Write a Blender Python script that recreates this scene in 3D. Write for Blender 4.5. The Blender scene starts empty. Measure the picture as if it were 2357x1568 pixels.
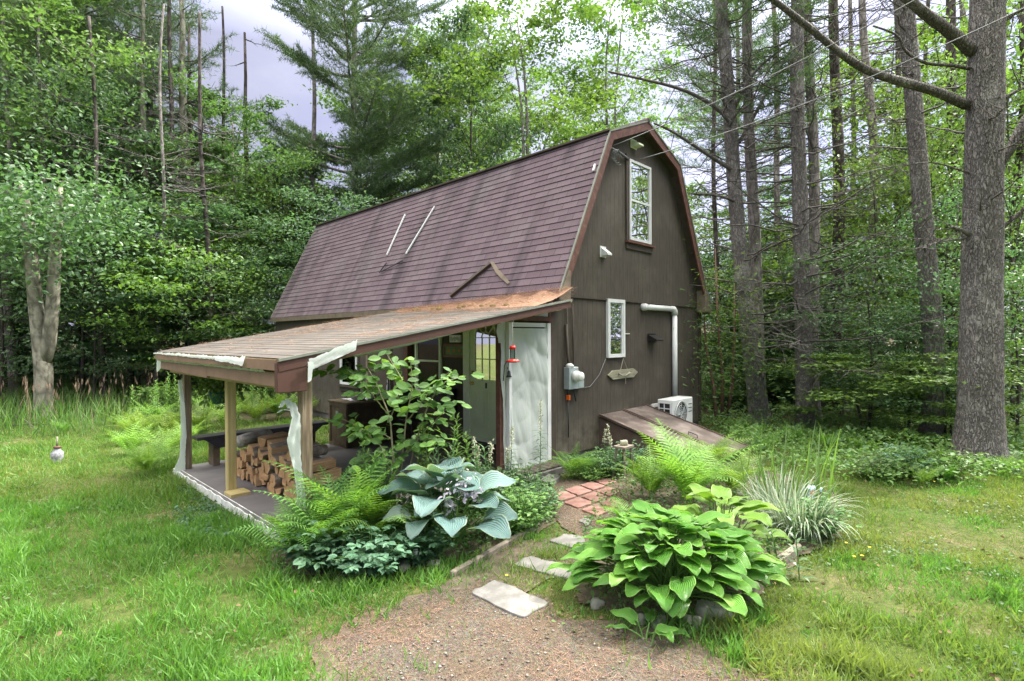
import bpy, math, random
import numpy as np
from mathutils import Vector, Matrix
PI = math.pi
random.seed(7); rng = np.random.default_rng(7)
S = bpy.context.scene; C = S.collection

# ---------------------------------------------------------------- camera
F = 1226.25; PITCH = -0.0055; ROLL = -0.0053; EYE = 1.95
cam_d = bpy.data.cameras.new("camera"); cam = bpy.data.objects.new("camera", cam_d); C.objects.link(cam)
cam_d.sensor_width = 36; cam_d.lens = 36 * F / 2357; cam_d.clip_end = 600; cam_d.clip_start = 0.05
cam.matrix_world = Matrix.Translation((0, 0, EYE)) @ Matrix.Rotation(PI / 2 + PITCH, 4, 'X') @ Matrix.Rotation(ROLL, 4, 'Z')
S.camera = cam
# ---------------------------------------------------------------- light
SUN_AZ, SUN_EL = math.radians(62), math.radians(48)
w = bpy.data.worlds.new("World"); S.world = w; w.use_nodes = True
nt = w.node_tree; nt.nodes.clear(); N = nt.nodes.new; L = nt.links.new
out = N('ShaderNodeOutputWorld'); bg = N('ShaderNodeBackground'); sky = N('ShaderNodeTexSky')
sky.sky_type = 'NISHITA'; sky.sun_disc = False; sky.sun_elevation = SUN_EL; sky.sun_rotation = SUN_AZ
tc = N('ShaderNodeTexCoord'); mp = N('ShaderNodeMapping'); mp.inputs['Scale'].default_value = (1.0, 1.0, 2.2)
nz = N('ShaderNodeTexNoise'); nz.inputs['Scale'].default_value = 2.6; nz.inputs['Detail'].default_value = 6; nz.inputs['Roughness'].default_value = .55
cr = N('ShaderNodeValToRGB'); cr.color_ramp.elements[0].position = .36; cr.color_ramp.elements[1].position = .66
cr.color_ramp.elements[0].color = (.42, .42, .42, 1)
mx = N('ShaderNodeMix'); mx.data_type = 'RGBA'; mx.inputs[7].default_value = (7.6, 7.8, 10, 1)
hs = N('ShaderNodeMix'); hs.data_type = 'RGBA'; hs.inputs[0].default_value = .62; hs.inputs[7].default_value = (3.9, 4.1, 8.6, 1)
L(tc.outputs['Generated'], mp.inputs[0]); L(mp.outputs[0], nz.inputs[0]); L(nz.outputs[0], cr.inputs[0])
L(sky.outputs[0], hs.inputs[6]); L(hs.outputs[2], mx.inputs[6]); L(cr.outputs[0], mx.inputs[0])
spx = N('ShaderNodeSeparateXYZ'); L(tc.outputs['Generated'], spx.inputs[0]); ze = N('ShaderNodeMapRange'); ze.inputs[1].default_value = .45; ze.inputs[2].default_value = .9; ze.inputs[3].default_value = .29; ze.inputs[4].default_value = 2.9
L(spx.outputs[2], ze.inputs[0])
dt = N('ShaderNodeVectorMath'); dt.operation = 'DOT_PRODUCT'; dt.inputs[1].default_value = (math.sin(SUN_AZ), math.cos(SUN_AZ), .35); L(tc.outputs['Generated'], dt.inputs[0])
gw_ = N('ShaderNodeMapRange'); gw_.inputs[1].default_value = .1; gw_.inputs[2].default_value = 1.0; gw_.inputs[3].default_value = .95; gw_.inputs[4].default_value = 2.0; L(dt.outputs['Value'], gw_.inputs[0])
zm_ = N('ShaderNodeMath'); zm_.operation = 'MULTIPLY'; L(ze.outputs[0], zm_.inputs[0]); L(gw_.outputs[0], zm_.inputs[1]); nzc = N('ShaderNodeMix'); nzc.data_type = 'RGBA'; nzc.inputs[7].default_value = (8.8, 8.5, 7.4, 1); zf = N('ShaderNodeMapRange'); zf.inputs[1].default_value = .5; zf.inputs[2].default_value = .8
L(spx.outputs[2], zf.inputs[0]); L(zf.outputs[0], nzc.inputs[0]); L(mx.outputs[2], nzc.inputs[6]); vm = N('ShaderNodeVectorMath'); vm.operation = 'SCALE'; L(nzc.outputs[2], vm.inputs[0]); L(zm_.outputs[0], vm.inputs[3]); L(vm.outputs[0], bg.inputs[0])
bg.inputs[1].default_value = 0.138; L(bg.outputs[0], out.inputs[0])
sd = bpy.data.lights.new("sun", 'SUN'); sd.energy = 3.9; sd.angle = math.radians(2.5); sd.color = (1, .95, .86)
sun = bpy.data.objects.new("sun", sd); C.objects.link(sun)
sv = Vector((math.sin(SUN_AZ) * math.cos(SUN_EL), math.cos(SUN_AZ) * math.cos(SUN_EL), math.sin(SUN_EL)))
sun.rotation_euler = sv.to_track_quat('Z', 'Y').to_euler(); sun.location = (20, 10, 30)
S.view_settings.view_transform = 'Standard'; S.view_settings.look = 'None'; S.view_settings.gamma = 1
S.view_settings.exposure = 1.15
S.cycles.max_bounces = 8; S.cycles.diffuse_bounces = 4; S.cycles.glossy_bounces = 2; S.cycles.transmission_bounces = 4
S.cycles.transparent_max_bounces = 6; S.cycles.caustics_reflective = False; S.cycles.caustics_refractive = False

# ---------------------------------------------------------------- surveying helpers (photo pixel at 2357 wide -> point on a real plane)
X0, Y0, YAW = .592, 7.996, .7728
_cr, _sr, _cp, _sp = math.cos(ROLL), math.sin(ROLL), math.cos(PITCH), math.sin(PITCH)
def ray(px, py):
    a = (px - 1178.5) / F; b = -(py - 784) / F
    a, b = a * _cr - b * _sr, a * _sr + b * _cr
    return (a, _cp - b * _sp, _sp + b * _cp)
def G(px, py, z=0.0):
    d = ray(px, py); t = (z - EYE) / d[2]; return Vector((t * d[0], t * d[1], z))
def at(px, py, Y):
    d = ray(px, py); t = Y / d[1]; return Vector((t * d[0], Y, EYE + t * d[2]))
UX, UY = math.sin(YAW), math.cos(YAW)
def H(u, v, z=0.0): return Vector((X0 + u * UX - v * UY, Y0 + u * UY + v * UX, z))      # house frame -> world
HROT = math.atan2(UY, UX)
def onv(px, py, v):   # house-frame point on a plane of constant v
    d = ray(px, py); n = (-UY, UX); t = (v - (n[0] * -X0 + n[1] * -Y0)) / (n[0] * d[0] + n[1] * d[1])
    x, y = t * d[0] - X0, t * d[1] - Y0; return Vector((x * UX + y * UY, v, EYE + t * d[2]))

# ---------------------------------------------------------------- mesh helpers
class MB:
    def __init__(s): s.v = []; s.f = []; s.m = []; s.uv = []; s.n = 0; s.hasuv = False
    def add(s, verts, faces, mi=0, uv=None):
        verts = np.asarray(verts, dtype=np.float32).reshape(-1, 3)
        if isinstance(faces, np.ndarray): s.f.append(faces.astype(np.int64) + s.n); s.m.append(np.full(len(faces), mi))
        else:
            by = {}
            for f in faces: by.setdefault(len(f), []).append(f)
            for k, l in by.items(): a = np.array(l, dtype=np.int64) + s.n; s.f.append(a); s.m.append(np.full(len(a), mi))
        if uv is not None: s.hasuv = True; s.uv.append(np.asarray(uv, dtype=np.float32))
        else: s.uv.append(np.zeros((len(verts), 2), dtype=np.float32))
        s.v.append(verts); s.n += len(verts)
    def box(s, a, b, mi=0, M=None, bev=0.0):
        (x0, y0, z0), (x1, y1, z1) = [min(p, q) for p, q in zip(a, b)], [max(p, q) for p, q in zip(a, b)]
        if bev <= 0:
            v = np.array([(x, y, z) for x in (x0, x1) for y in (y0, y1) for z in (z0, z1)])
            f = [(0, 1, 3, 2), (4, 6, 7, 5), (0, 4, 5, 1), (2, 3, 7, 6), (0, 2, 6, 4), (1, 5, 7, 3)]
        else:
            e = min(bev, (x1 - x0) * .45, (y1 - y0) * .45, (z1 - z0) * .45); v = []; idx = {}
            for i, x in enumerate((x0, x1)):
                for j, y in enumerate((y0, y1)):
                    for k, z in enumerate((z0, z1)):
                        dx, dy, dz = (e if i == 0 else -e), (e if j == 0 else -e), (e if k == 0 else -e)
                        for ax, p in enumerate(((x, y + dy, z + dz), (x + dx, y, z + dz), (x + dx, y + dy, z))):
                            idx[(i, j, k, ax)] = len(v); v.append(p)
            f = []
            for i in (0, 1): q = [idx[(i, j, k, 0)] for j, k in ((0, 0), (0, 1), (1, 1), (1, 0))]; f.append(q if i == 0 else q[::-1])
            for j in (0, 1): q = [idx[(i, j, k, 1)] for i, k in ((0, 0), (1, 0), (1, 1), (0, 1))]; f.append(q if j == 0 else q[::-1])
            for k in (0, 1): q = [idx[(i, j, k, 2)] for i, j in ((0, 0), (0, 1), (1, 1), (1, 0))]; f.append(q if k == 0 else q[::-1])
            for i in (0, 1):
                for j in (0, 1): q = [idx[(i, j, 0, 0)], idx[(i, j, 0, 1)], idx[(i, j, 1, 1)], idx[(i, j, 1, 0)]]; f.append(q if i == j else q[::-1])
            for i in (0, 1):
                for k in (0, 1): q = [idx[(i, 0, k, 0)], idx[(i, 1, k, 0)], idx[(i, 1, k, 2)], idx[(i, 0, k, 2)]]; f.append(q if i == k else q[::-1])
            for j in (0, 1):
                for k in (0, 1): q = [idx[(0, j, k, 1)], idx[(0, j, k, 2)], idx[(1, j, k, 2)], idx[(1, j, k, 1)]]; f.append(q if j == k else q[::-1])
            for i in (0, 1):
                for j in (0, 1):
                    for k in (0, 1):
                        q = [idx[(i, j, k, a_)] for a_ in (0, 1, 2)]; f.append(q if (i + j + k) % 2 == 1 else q[::-1])
            v = np.array(v)
        if M is not None: v = np.array([tuple(M @ Vector(p)) for p in v])
        s.add(v, f, mi)
    def beam(s, p, q, wd, ht, mi=0, up=(0, 0, 1), bev=0.0):
        p, q = Vector(p), Vector(q); d = (q - p); l = d.length; d.normalize(); u = Vector(up)
        sd_ = d.cross(u).normalized(); u = sd_.cross(d)
        M = Matrix((( d.x, sd_.x, u.x, p.x), (d.y, sd_.y, u.y, p.y), (d.z, sd_.z, u.z, p.z), (0, 0, 0, 1)))
        s.box((0, -wd / 2, -ht / 2), (l, wd / 2, ht / 2), mi, M, bev)
    def tube(s, pts, rad, k=6, mi=0, cap=True, jit=0.0):
        P = np.asarray([tuple(p) for p in pts], dtype=float); n = len(P)
        R = np.full(n, rad) if np.isscalar(rad) else np.asarray(rad, dtype=float)
        T = np.gradient(P, axis=0); T /= (np.linalg.norm(T, axis=1, keepdims=True) + 1e-9)
        ref = np.array([0, 0, 1.]) if abs(T[0][2]) < .9 else np.array([1., 0, 0])
        A = np.cross(T, ref); A /= (np.linalg.norm(A, axis=1, keepdims=True) + 1e-9); B = np.cross(T, A)
        th = np.linspace(0, 2 * PI, k, endpoint=False)
        rr = R[:, None] * (1 + (rng.uniform(-jit, jit, (n, k)) if jit else 0))
        V = P[:, None, :] + rr[..., None] * (np.cos(th)[None, :, None] * A[:, None, :] + np.sin(th)[None, :, None] * B[:, None, :])
        i = np.arange(n - 1)[:, None] * k; j = np.arange(k)[None, :]; j2 = (j + 1) % k
        fq = np.stack([i + j, i + j2, i + k + j2, i + k + j], -1).reshape(-1, 4)
        ln = np.concatenate([[0], np.cumsum(np.linalg.norm(np.diff(P, axis=0), axis=1))])
        uv = np.stack([np.broadcast_to(th[None, :] / (2 * PI), (n, k)), np.broadcast_to(ln[:, None], (n, k))], -1).reshape(-1, 2)
        V = V.reshape(-1, 3); s.add(V, fq, mi, uv)
        if cap:
            b = s.n - n * k
            s.f.append(np.array([[b + x for x in range(k)][::-1]])); s.m.append(np.array([mi]))
            s.f.append(np.array([[b + (n - 1) * k + x for x in range(k)]])); s.m.append(np.array([mi]))
    def lathe(s, prof, k=16, mi=0, M=None):
        n = len(prof); th = np.linspace(0, 2 * PI, k, endpoint=False)
        V = np.array([[(r * math.cos(t), r * math.sin(t), z) for t in th] for r, z in prof]).reshape(-1, 3)
        if M is not None: V = np.array([tuple(M @ Vector(p)) for p in V])
        i = np.arange(n - 1)[:, None] * k; j = np.arange(k)[None, :]; j2 = (j + 1) % k
        s.add(V, np.stack([i + j, i + j2, i + k + j2, i + k + j], -1).reshape(-1, 4), mi)
    def prism(s, poly, depth, M, mi=0):        # poly in local xz, extruded along local y
        n = len(poly); V = [(x, 0, z) for x, z in poly] + [(x, depth, z) for x, z in poly]
        V = [tuple(M @ Vector(p)) for p in V]
        f = [tuple(range(n)), tuple(range(2 * n - 1, n - 1, -1))] + [(i, i + n, (i + 1) % n + n, (i + 1) % n) for i in range(n)]
        s.add(V, f, mi)
    def merge(s, o, mi):
        if not o.v: return
        s.v += o.v; s.f += [f + s.n for f in o.f]; s.m += [np.full(len(f), mi) for f in o.f]; s.uv += o.uv; s.n += o.n
    def mesh(s, name, mats, smooth=False):
        me = bpy.data.meshes.new(name); V = np.concatenate(s.v)
        me.vertices.add(len(V)); me.vertices.foreach_set('co', V.ravel())
        tot = np.concatenate([np.full(len(f), f.shape[1]) for f in s.f]); idx = np.concatenate([f.ravel() for f in s.f])
        st = np.concatenate([[0], np.cumsum(tot)[:-1]])
        me.loops.add(len(idx)); me.loops.foreach_set('vertex_index', idx.astype(np.int32))
        me.polygons.add(len(tot)); me.polygons.foreach_set('loop_start', st.astype(np.int32)); me.polygons.foreach_set('loop_total', tot.astype(np.int32))
        me.polygons.foreach_set('material_index', np.concatenate(s.m).astype(np.int32))
        me.polygons.foreach_set('use_smooth', np.full(len(tot), smooth))
        if s.hasuv:
            ul = me.uv_layers.new(name='UVMap'); U = np.concatenate(s.uv); ul.data.foreach_set('uv', U[idx].ravel())
        me.update(calc_edges=True)
        for m in (mats if isinstance(mats, (list, tuple)) else [mats]): me.materials.append(m)
        return me
    def build(s, name, mats, parent=None, smooth=False):
        o = bpy.data.objects.new(name, s.mesh(name, mats, smooth)); C.objects.link(o)
        if parent: o.parent = parent
        return o
def tag(o, label=None, cat=None, group=None, kind=None):
    if label: o['label'] = label
    if cat: o['category'] = cat
    if group: o['group'] = group
    if kind: o['kind'] = kind
    return o
def thing(name, loc, rz, label, cat, group=None):
    o = bpy.data.objects.new(name, None); C.objects.link(o); o.location = loc; o.rotation_euler = (0, 0, rz)
    o.empty_display_size = .1
    return tag(o, label, cat, group)
def dup(root, loc=None, rz=0, sc=1, label=None, group=None, rot=None):
    r = root.copy(); C.objects.link(r)
    if loc is not None: r.location = loc
    r.rotation_euler = rot if rot is not None else (0, 0, rz)
    r.scale = sc if hasattr(sc, '__len__') else (sc, sc, sc)
    if label: r['label'] = label
    if group: r['group'] = group
    for ch in list(root.children):
        c = ch.copy(); C.objects.link(c); c.parent = r
        for g in list(ch.children):
            d = g.copy(); C.objects.link(d); d.parent = c
    return r

# ---------------------------------------------------------------- materials
def newmat(name):
    m = bpy.data.materials.new(name); m.use_nodes = True; nt = m.node_tree; nt.nodes.clear()
    o = nt.nodes.new('ShaderNodeOutputMaterial'); return m, nt, o
def ramp(nt, fac, stops):
    r = nt.nodes.new('ShaderNodeValToRGB'); el = r.color_ramp.elements
    while len(el) < len(stops): el.new(.5)
    for e, (p, c) in zip(el, stops): e.position = p; e.color = (*c, 1) if len(c) == 3 else c
    nt.links.new(fac, r.inputs[0]); return r.outputs[0]
def coords(nt, kind='Object', scale=(1, 1, 1)):
    t = nt.nodes.new('ShaderNodeTexCoord'); m = nt.nodes.new('ShaderNodeMapping'); m.inputs['Scale'].default_value = scale
    nt.links.new(t.outputs[kind], m.inputs[0]); return m.outputs[0]
def noise(nt, vec, sc, det=4, rough=.55, dist=0):
    n = nt.nodes.new('ShaderNodeTexNoise'); n.inputs['Scale'].default_value = sc; n.inputs['Detail'].default_value = det
    n.inputs['Roughness'].default_value = rough; n.inputs['Distortion'].default_value = dist
    nt.links.new(vec, n.inputs['Vector']); return n.outputs[0]
def mixc(nt, f, a, b, mode='MIX'):
    m = nt.nodes.new('ShaderNodeMix'); m.data_type = 'RGBA'; m.blend_type = mode
    for s_, v in ((m.inputs[0], f), (m.inputs[6], a), (m.inputs[7], b)):
        if isinstance(v, bpy.types.NodeSocket): nt.links.new(v, s_)
        elif isinstance(v, (int, float)): s_.default_value = v
        else: s_.default_value = (*v, 1)
    return m.outputs[2]
def bumpn(nt, h, st=.3, dist=.01):
    b = nt.nodes.new('ShaderNodeBump'); b.inputs['Strength'].default_value = st; b.inputs['Distance'].default_value = dist
    nt.links.new(h, b.inputs['Height']); return b.outputs[0]
def princ(nt, out, col, rough=.7, bump=None, metal=0, spec=.35):
    p = nt.nodes.new('ShaderNodeBsdfPrincipled'); p.inputs['Roughness'].default_value = rough; p.inputs['Metallic'].default_value = metal
    p.inputs['Specular IOR Level'].default_value = spec
    if isinstance(col, bpy.types.NodeSocket): nt.links.new(col, p.inputs['Base Color'])
    else: p.inputs['Base Color'].default_value = (*col, 1)
    if bump is not None: nt.links.new(bump, p.inputs['Normal'])
    nt.links.new(p.outputs[0], out.inputs[0]); return p
def mul(c, k): return tuple(min(1, x * k) for x in c)
def plain(name, c, rough=.6, var=.18, sc=9, metal=0, bump=.25, spec=.35, stretch=(1, 1, 1), c2=None):
    m, nt, o = newmat(name); v = coords(nt, 'Object', stretch); n = noise(nt, v, sc, 6, .6)
    col = ramp(nt, n, [(.3, mul(c, 1 - var)), (.5, c), (.72, c2 or mul(c, 1 + var))])
    princ(nt, o, col, rough, bumpn(nt, n, bump, .006), metal, spec); return m
def leafmat(name, c, c2, trans=.35, rough=.5, big=None, spec=.3, wsc=.35, tint=None):
    """leaf colour varies leaf by leaf and softly from place to place"""
    m, nt, o = newmat(name); g = nt.nodes.new('ShaderNodeNewGeometry'); oi = nt.nodes.new('ShaderNodeObjectInfo')
    col = ramp(nt, g.outputs['Random Per Island'], [(0, mul(c, .62)), (.45, c), (1, c2)])
    if big:
        n = noise(nt, coords(nt, 'Object'), wsc, 3); col = mixc(nt, ramp(nt, n, [(.42, (0, 0, 0)), (.6, (1, 1, 1))]), col, mixc(nt, .75, col, big))
    hsv = nt.nodes.new('ShaderNodeHueSaturation'); mr = nt.nodes.new('ShaderNodeMapRange'); mr.inputs[3].default_value = .8; mr.inputs[4].default_value = 1.25
    nt.links.new(oi.outputs['Random'], mr.inputs[0]); nt.links.new(mr.outputs[0], hsv.inputs['Value'])
    m2 = nt.nodes.new('ShaderNodeMapRange'); m2.inputs[3].default_value = .485; m2.inputs[4].default_value = .515
    nt.links.new(oi.outputs['Random'], m2.inputs[0]); nt.links.new(m2.outputs[0], hsv.inputs['Hue']); nt.links.new(col, hsv.inputs['Color'])
    p = nt.nodes.new('ShaderNodeBsdfPrincipled'); p.inputs['Roughness'].default_value = rough; p.inputs['Specular IOR Level'].default_value = spec
    t = nt.nodes.new('ShaderNodeBsdfTranslucent'); mxs = nt.nodes.new('ShaderNodeMixShader'); mxs.inputs[0].default_value = trans
    br = nt.nodes.new('ShaderNodeMix'); br.data_type = 'RGBA'; br.blend_type = 'MULTIPLY'; br.inputs[0].default_value = 1
    br.inputs[7].default_value = (*(tint or (1.55, 1.5, .55)), 1); nt.links.new(hsv.outputs[0], br.inputs[6])
    nt.links.new(hsv.outputs[0], p.inputs['Base Color']); nt.links.new(br.outputs[2], t.inputs[0])
    nt.links.new(p.outputs[0], mxs.inputs[1]); nt.links.new(t.outputs[0], mxs.inputs[2]); nt.links.new(mxs.outputs[0], o.inputs[0]); return m
def barkmat(name, c, c2, vs=10, hs_=.25, st=.8, lich=None):
    m, nt, o = newmat(name); v = coords(nt, 'Object', (1, 1, hs_)); vo = nt.nodes.new('ShaderNodeTexVoronoi'); vo.feature = 'DISTANCE_TO_EDGE'
    vo.inputs['Scale'].default_value = vs; n = noise(nt, v, vs * 1.6, 6, .65)
    ad = nt.nodes.new('ShaderNodeMix'); ad.data_type = 'VECTOR'; ad.inputs[0].default_value = .12; nt.links.new(v, ad.inputs[4])
    n3 = nt.nodes.new('ShaderNodeTexNoise'); n3.inputs['Scale'].default_value = vs; nt.links.new(v, n3.inputs['Vector']); nt.links.new(n3.outputs[1], ad.inputs[5])
    nt.links.new(ad.outputs[1], vo.inputs['Vector'])
    f = nt.nodes.new('ShaderNodeMath'); f.operation = 'MULTIPLY'; nt.links.new(ramp(nt, vo.outputs[0], [(0, (.25, .25, .25)), (.2, (1, 1, 1))]), f.inputs[0]); nt.links.new(n, f.inputs[1])
    col = ramp(nt, f.outputs[0], [(.05, mul(c, .45)), (.4, c), (.75, c2)])
    n2 = noise(nt, coords(nt), 2.2, 5, .65); col = mixc(nt, ramp(nt, n2, [(.52, (0, 0, 0)), (.68, (.75, .75, .75))]), col, lich or mul(c2, 1.25))
    princ(nt, o, col, .9, bumpn(nt, f.outputs[0], st, .03), spec=.15); return m

M = {}
M['leaf_mid'] = leafmat('leaf_mid', (.095, .175, .065), (.16, .255, .095), .42, .42, big=(.13, .24, .07), tint=(1.25, 1.3, .7), spec=.45)
M['leaf_blue'] = leafmat('leaf_blue', (.085, .155, .085), (.14, .225, .125), .4, .42, big=(.11, .205, .09), tint=(1.2, 1.3, .75), spec=.45)
M['leaf_light'] = leafmat('leaf_light', (.11, .21, .05), (.17, .285, .075), .4, .45, big=(.13, .24, .06), tint=(1.35, 1.35, .6), spec=.4)
M['needle'] = leafmat('needle', (.065, .125, .068), (.11, .18, .10), .3, .6, big=(.09, .165, .075))
M['hemlock'] = leafmat('hemlock', (.08, .16, .055), (.14, .24, .08), .38, .6)
M['fern'] = leafmat('fern', (.14, .25, .05), (.23, .36, .09), .4, big=(.18, .31, .06), wsc=2, tint=(1.35, 1.35, .6))
M['fern_dark'] = leafmat('fern_dark', (.10, .22, .05), (.16, .3, .08), .45)
M['shrub'] = leafmat('shrub', (.085, .165, .075), (.145, .24, .115), .38, .4, spec=.5, tint=(1.2, 1.3, .7))
M['shrub_light'] = leafmat('shrub_light', (.125, .23, .06), (.19, .31, .09), .42, .42, spec=.45, tint=(1.3, 1.35, .65))
M['ground_leaf'] = leafmat('ground_leaf', (.07, .15, .085), (.11, .21, .13), .3)
M['weed'] = leafmat('weed', (.09, .175, .07), (.155, .26, .105), .38, big=(.14, .25, .075), tint=(1.25, 1.3, .65), wsc=.8)
M['petal_pale'] = leafmat('petal_pale', (.55, .5, .62), (.8, .76, .85), .3, tint=(1, 1, 1))
M['petal_cream'] = leafmat('petal_cream', (.55, .56, .42), (.75, .75, .6), .3, tint=(1, 1, .9))
M['petal_yellow'] = plain('petal_yellow', (.8, .6, .03))
M['stem'] = plain('stem', (.10, .2, .05), .6)
M['twig'] = plain('twig', (.13, .10, .075), .85, .3, 14)
M['bark_pine'] = barkmat('bark_pine', (.25, .232, .222), (.36, .335, .322), 24, .3, 1.8, (.47, .45, .43))
M['bark_far'] = barkmat('bark_far', (.2, .18, .17), (.34, .31, .3), 12, .25)
M['bark_grey'] = barkmat('bark_grey', (.2, .19, .15), (.34, .32, .26), 5, .5, .4, (.42, .40, .33))
M['bark_dark'] = barkmat('bark_dark', (.07, .06, .055), (.14, .12, .11), 9, .3)
M['dead'] = plain('dead_wood', (.10, .092, .087), .9, .4, 16)

def sidingmat():
    m, nt, o = newmat('brown_siding'); v = coords(nt, 'UV'); sp = nt.nodes.new('ShaderNodeSeparateXYZ'); nt.links.new(v, sp.inputs[0])
    wv = nt.nodes.new('ShaderNodeTexWave'); wv.wave_type = 'BANDS'; wv.bands_direction = 'X'; wv.inputs['Scale'].default_value = 1 / (.2032 * 3.1831 * 2) * 2 * PI / 2 * 1.0
    wv.wave_profile = 'SIN'; nt.links.new(v, wv.inputs[0])
    gr = ramp(nt, wv.outputs[0], [(0, (0, 0, 0)), (.012, (1, 1, 1))])
    n = noise(nt, coords(nt, 'UV', (1, .12, 1)), 28, 5, .6); n2 = noise(nt, v, 1.3, 5, .6)
    col = ramp(nt, n, [(.3, (.054, .046, .037)), (.6, (.074, .064, .053)), (.8, (.092, .08, .067))])
    col = mixc(nt, ramp(nt, n2, [(.5, (0, 0, 0)), (.75, (.55, .55, .55))]), col, (.125, .112, .092))
    sc = nt.nodes.new('ShaderNodeTexVoronoi'); sc.inputs['Scale'].default_value = 3.1; nt.links.new(v, sc.inputs['Vector'])
    col = mixc(nt, ramp(nt, sc.outputs[0], [(.018, (.6, .6, .6)), (.03, (0, 0, 0))]), col, (.3, .3, .27))
    lo = nt.nodes.new('ShaderNodeMapRange'); lo.inputs[1].default_value = .9; lo.inputs[2].default_value = .1; nt.links.new(sp.outputs[1], lo.inputs[0])
    mm = nt.nodes.new('ShaderNodeMath'); mm.operation = 'MULTIPLY'; nt.links.new(lo.outputs[0], mm.inputs[0]); nt.links.new(ramp(nt, noise(nt, v, 3.5, 6, .7), [(.38, (0, 0, 0)), (.62, (.9, .9, .9))]), mm.inputs[1])
    col = mixc(nt, mm.outputs[0], col, (.17, .155, .12))
    bm_ = nt.nodes.new('ShaderNodeMath'); bm_.operation = 'MULTIPLY_ADD'; bm_.inputs[1].default_value = .15; nt.links.new(n, bm_.inputs[0]); nt.links.new(gr, bm_.inputs[2])
    col = mixc(nt, gr, mixc(nt, .6, col, (.03, .025, .02)), col)  # shade in the grooves painted in as darker colour lines
    princ(nt, o, col, .75, bumpn(nt, bm_.outputs[0], .7, .006), spec=.25); return m
M['siding'] = sidingmat()
def shinglemat(name, a, b, grey, streak, moss=None, mort=.55):
    m, nt, o = newmat(name); v = coords(nt, 'UV'); br = nt.nodes.new('ShaderNodeTexBrick'); nt.links.new(v, br.inputs['Vector'])
    br.inputs['Scale'].default_value = 1; br.inputs['Brick Width'].default_value = .30; br.inputs['Row Height'].default_value = .127
    br.inputs['Mortar Size'].default_value = .006; br.inputs['Mortar Smooth'].default_value = .3; br.inputs['Bias'].default_value = 0
    br.inputs['Color1'].default_value = (0, 0, 0, 1); br.inputs['Color2'].default_value = (1, 1, 1, 1); br.inputs['Mortar'].default_value = (.5, .5, .5, 1)
    col = ramp(nt, br.outputs[0], [(0, a), (.5, mul(mixt(a, b, .5), 1)), (1, b)])
    n = noise(nt, coords(nt, 'UV', (1, 1, 1)), 60, 4, .7); col = mixc(nt, .35, col, ramp(nt, n, [(.3, mul(a, .5)), (.7, mul(b, 1.6))]), 'MIX')
    st = noise(nt, coords(nt, 'UV', (1.25, .16, 1)), 1.5, 4, .55, .3)
    col = mixc(nt, ramp(nt, st, [(.50, (0, 0, 0)), (.66, (streak, streak, streak))]), col, (.03, .027, .032))
    st2 = noise(nt, coords(nt, 'UV', (.8, .5, 1)), 1.1, 6, .65); col = mixc(nt, ramp(nt, st2, [(.5, (0, 0, 0)), (.8, (.6, .6, .6))]), col, grey)
    if moss: n5 = noise(nt, v, 7, 6, .75); col = mixc(nt, ramp(nt, n5, [(.62, (0, 0, 0)), (.68, (.8, .8, .8))]), col, moss)
    col = mixc(nt, ramp(nt, br.outputs[1], [(0, (0, 0, 0)), (1, (mort, mort, mort))]), col, (.025, .02, .022))
    inv = nt.nodes.new('ShaderNodeMath'); inv.operation = 'SUBTRACT'; inv.inputs[0].default_value = 1; nt.links.new(br.outputs[1], inv.inputs[1])
    ad = nt.nodes.new('ShaderNodeMath'); ad.operation = 'MULTIPLY_ADD'; ad.inputs[1].default_value = .4; nt.links.new(n, ad.inputs[0]); nt.links.new(inv.outputs[0], ad.inputs[2])
    princ(nt, o, col, .92, bumpn(nt, ad.outputs[0], .6, .006), spec=.2); return m
def mixt(a, b, t): return tuple(x * (1 - t) + y * t for x, y in zip(a, b))
M['shingle'] = shinglemat('maroon_shingle', (.082, .058, .072), (.130, .098, .116), (.15, .14, .145), .6, moss=(.1, .09, .06))
M['shingle_old'] = shinglemat('weathered_shingle', (.075, .068, .062), (.125, .11, .10), (.15, .115, .095), .3, mort=.18)
M['trim'] = plain('red_brown_trim', (.105, .045, .033), .6, .25, 10, c2=(.16, .08, .06))
M['trim_dark'] = plain('dark_brown_trim', (.06, .048, .038), .7, .25, 10)
M['soffit'] = plain('tan_trim', (.15, .12, .09), .8, .25, 7)
M['drip'] = plain('drip_edge', (.2, .215, .18), .5, .2, 12, metal=.2)
M['vinyl'] = plain('white_vinyl', (.6, .62, .63), .4, .06, 5, bump=.05)
M['door_paint'] = plain('pale_door_paint', (.62, .72, .46), .45, .08, 4, bump=.05)  # white door; green light bounced under the porch is put into the colour
M['casing'] = plain('pale_casing', (.66, .73, .55), .5, .1, 6, bump=.05)
M['brass'] = plain('brass', (.6, .45, .18), .3, .1, 20, metal=1)
M['steel'] = plain('grey_metal', (.34, .4, .42), .45, .12, 8, metal=.3, bump=.05)
M['lens'] = plain('meter_glass', (.62, .64, .62), .15, .1, 20, bump=0)
M['black'] = plain('black_plastic', (.015, .015, .016), .4, .2, 12)
M['paleblue'] = plain('pale_blue_paint', (.42, .6, .72), .5, .1)
M['treated'] = plain('treated_pine', (.42, .34, .15), .7, .22, 5, stretch=(6, 6, .5), c2=(.52, .43, .22))
M['old_post'] = plain('weathered_post', (.2, .15, .10), .85, .4, 6, stretch=(8, 8, .5), bump=.7, c2=(.36, .3, .22))
M['beam_wood'] = plain('beam_wood', (.30, .25, .11), .8, .25, 6, stretch=(1, 1, 4))
M['fascia'] = plain('brown_fascia', (.2, .125, .085), .6, .16, 5)
M['fascia_dark'] = plain('dark_fascia', (.075, .036, .028), .55, .18, 5)
M['concrete'] = plain('concrete', (.135, .125, .13), .7, .22, 2.2, bump=.2, c2=(.175, .165, .165))
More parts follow.
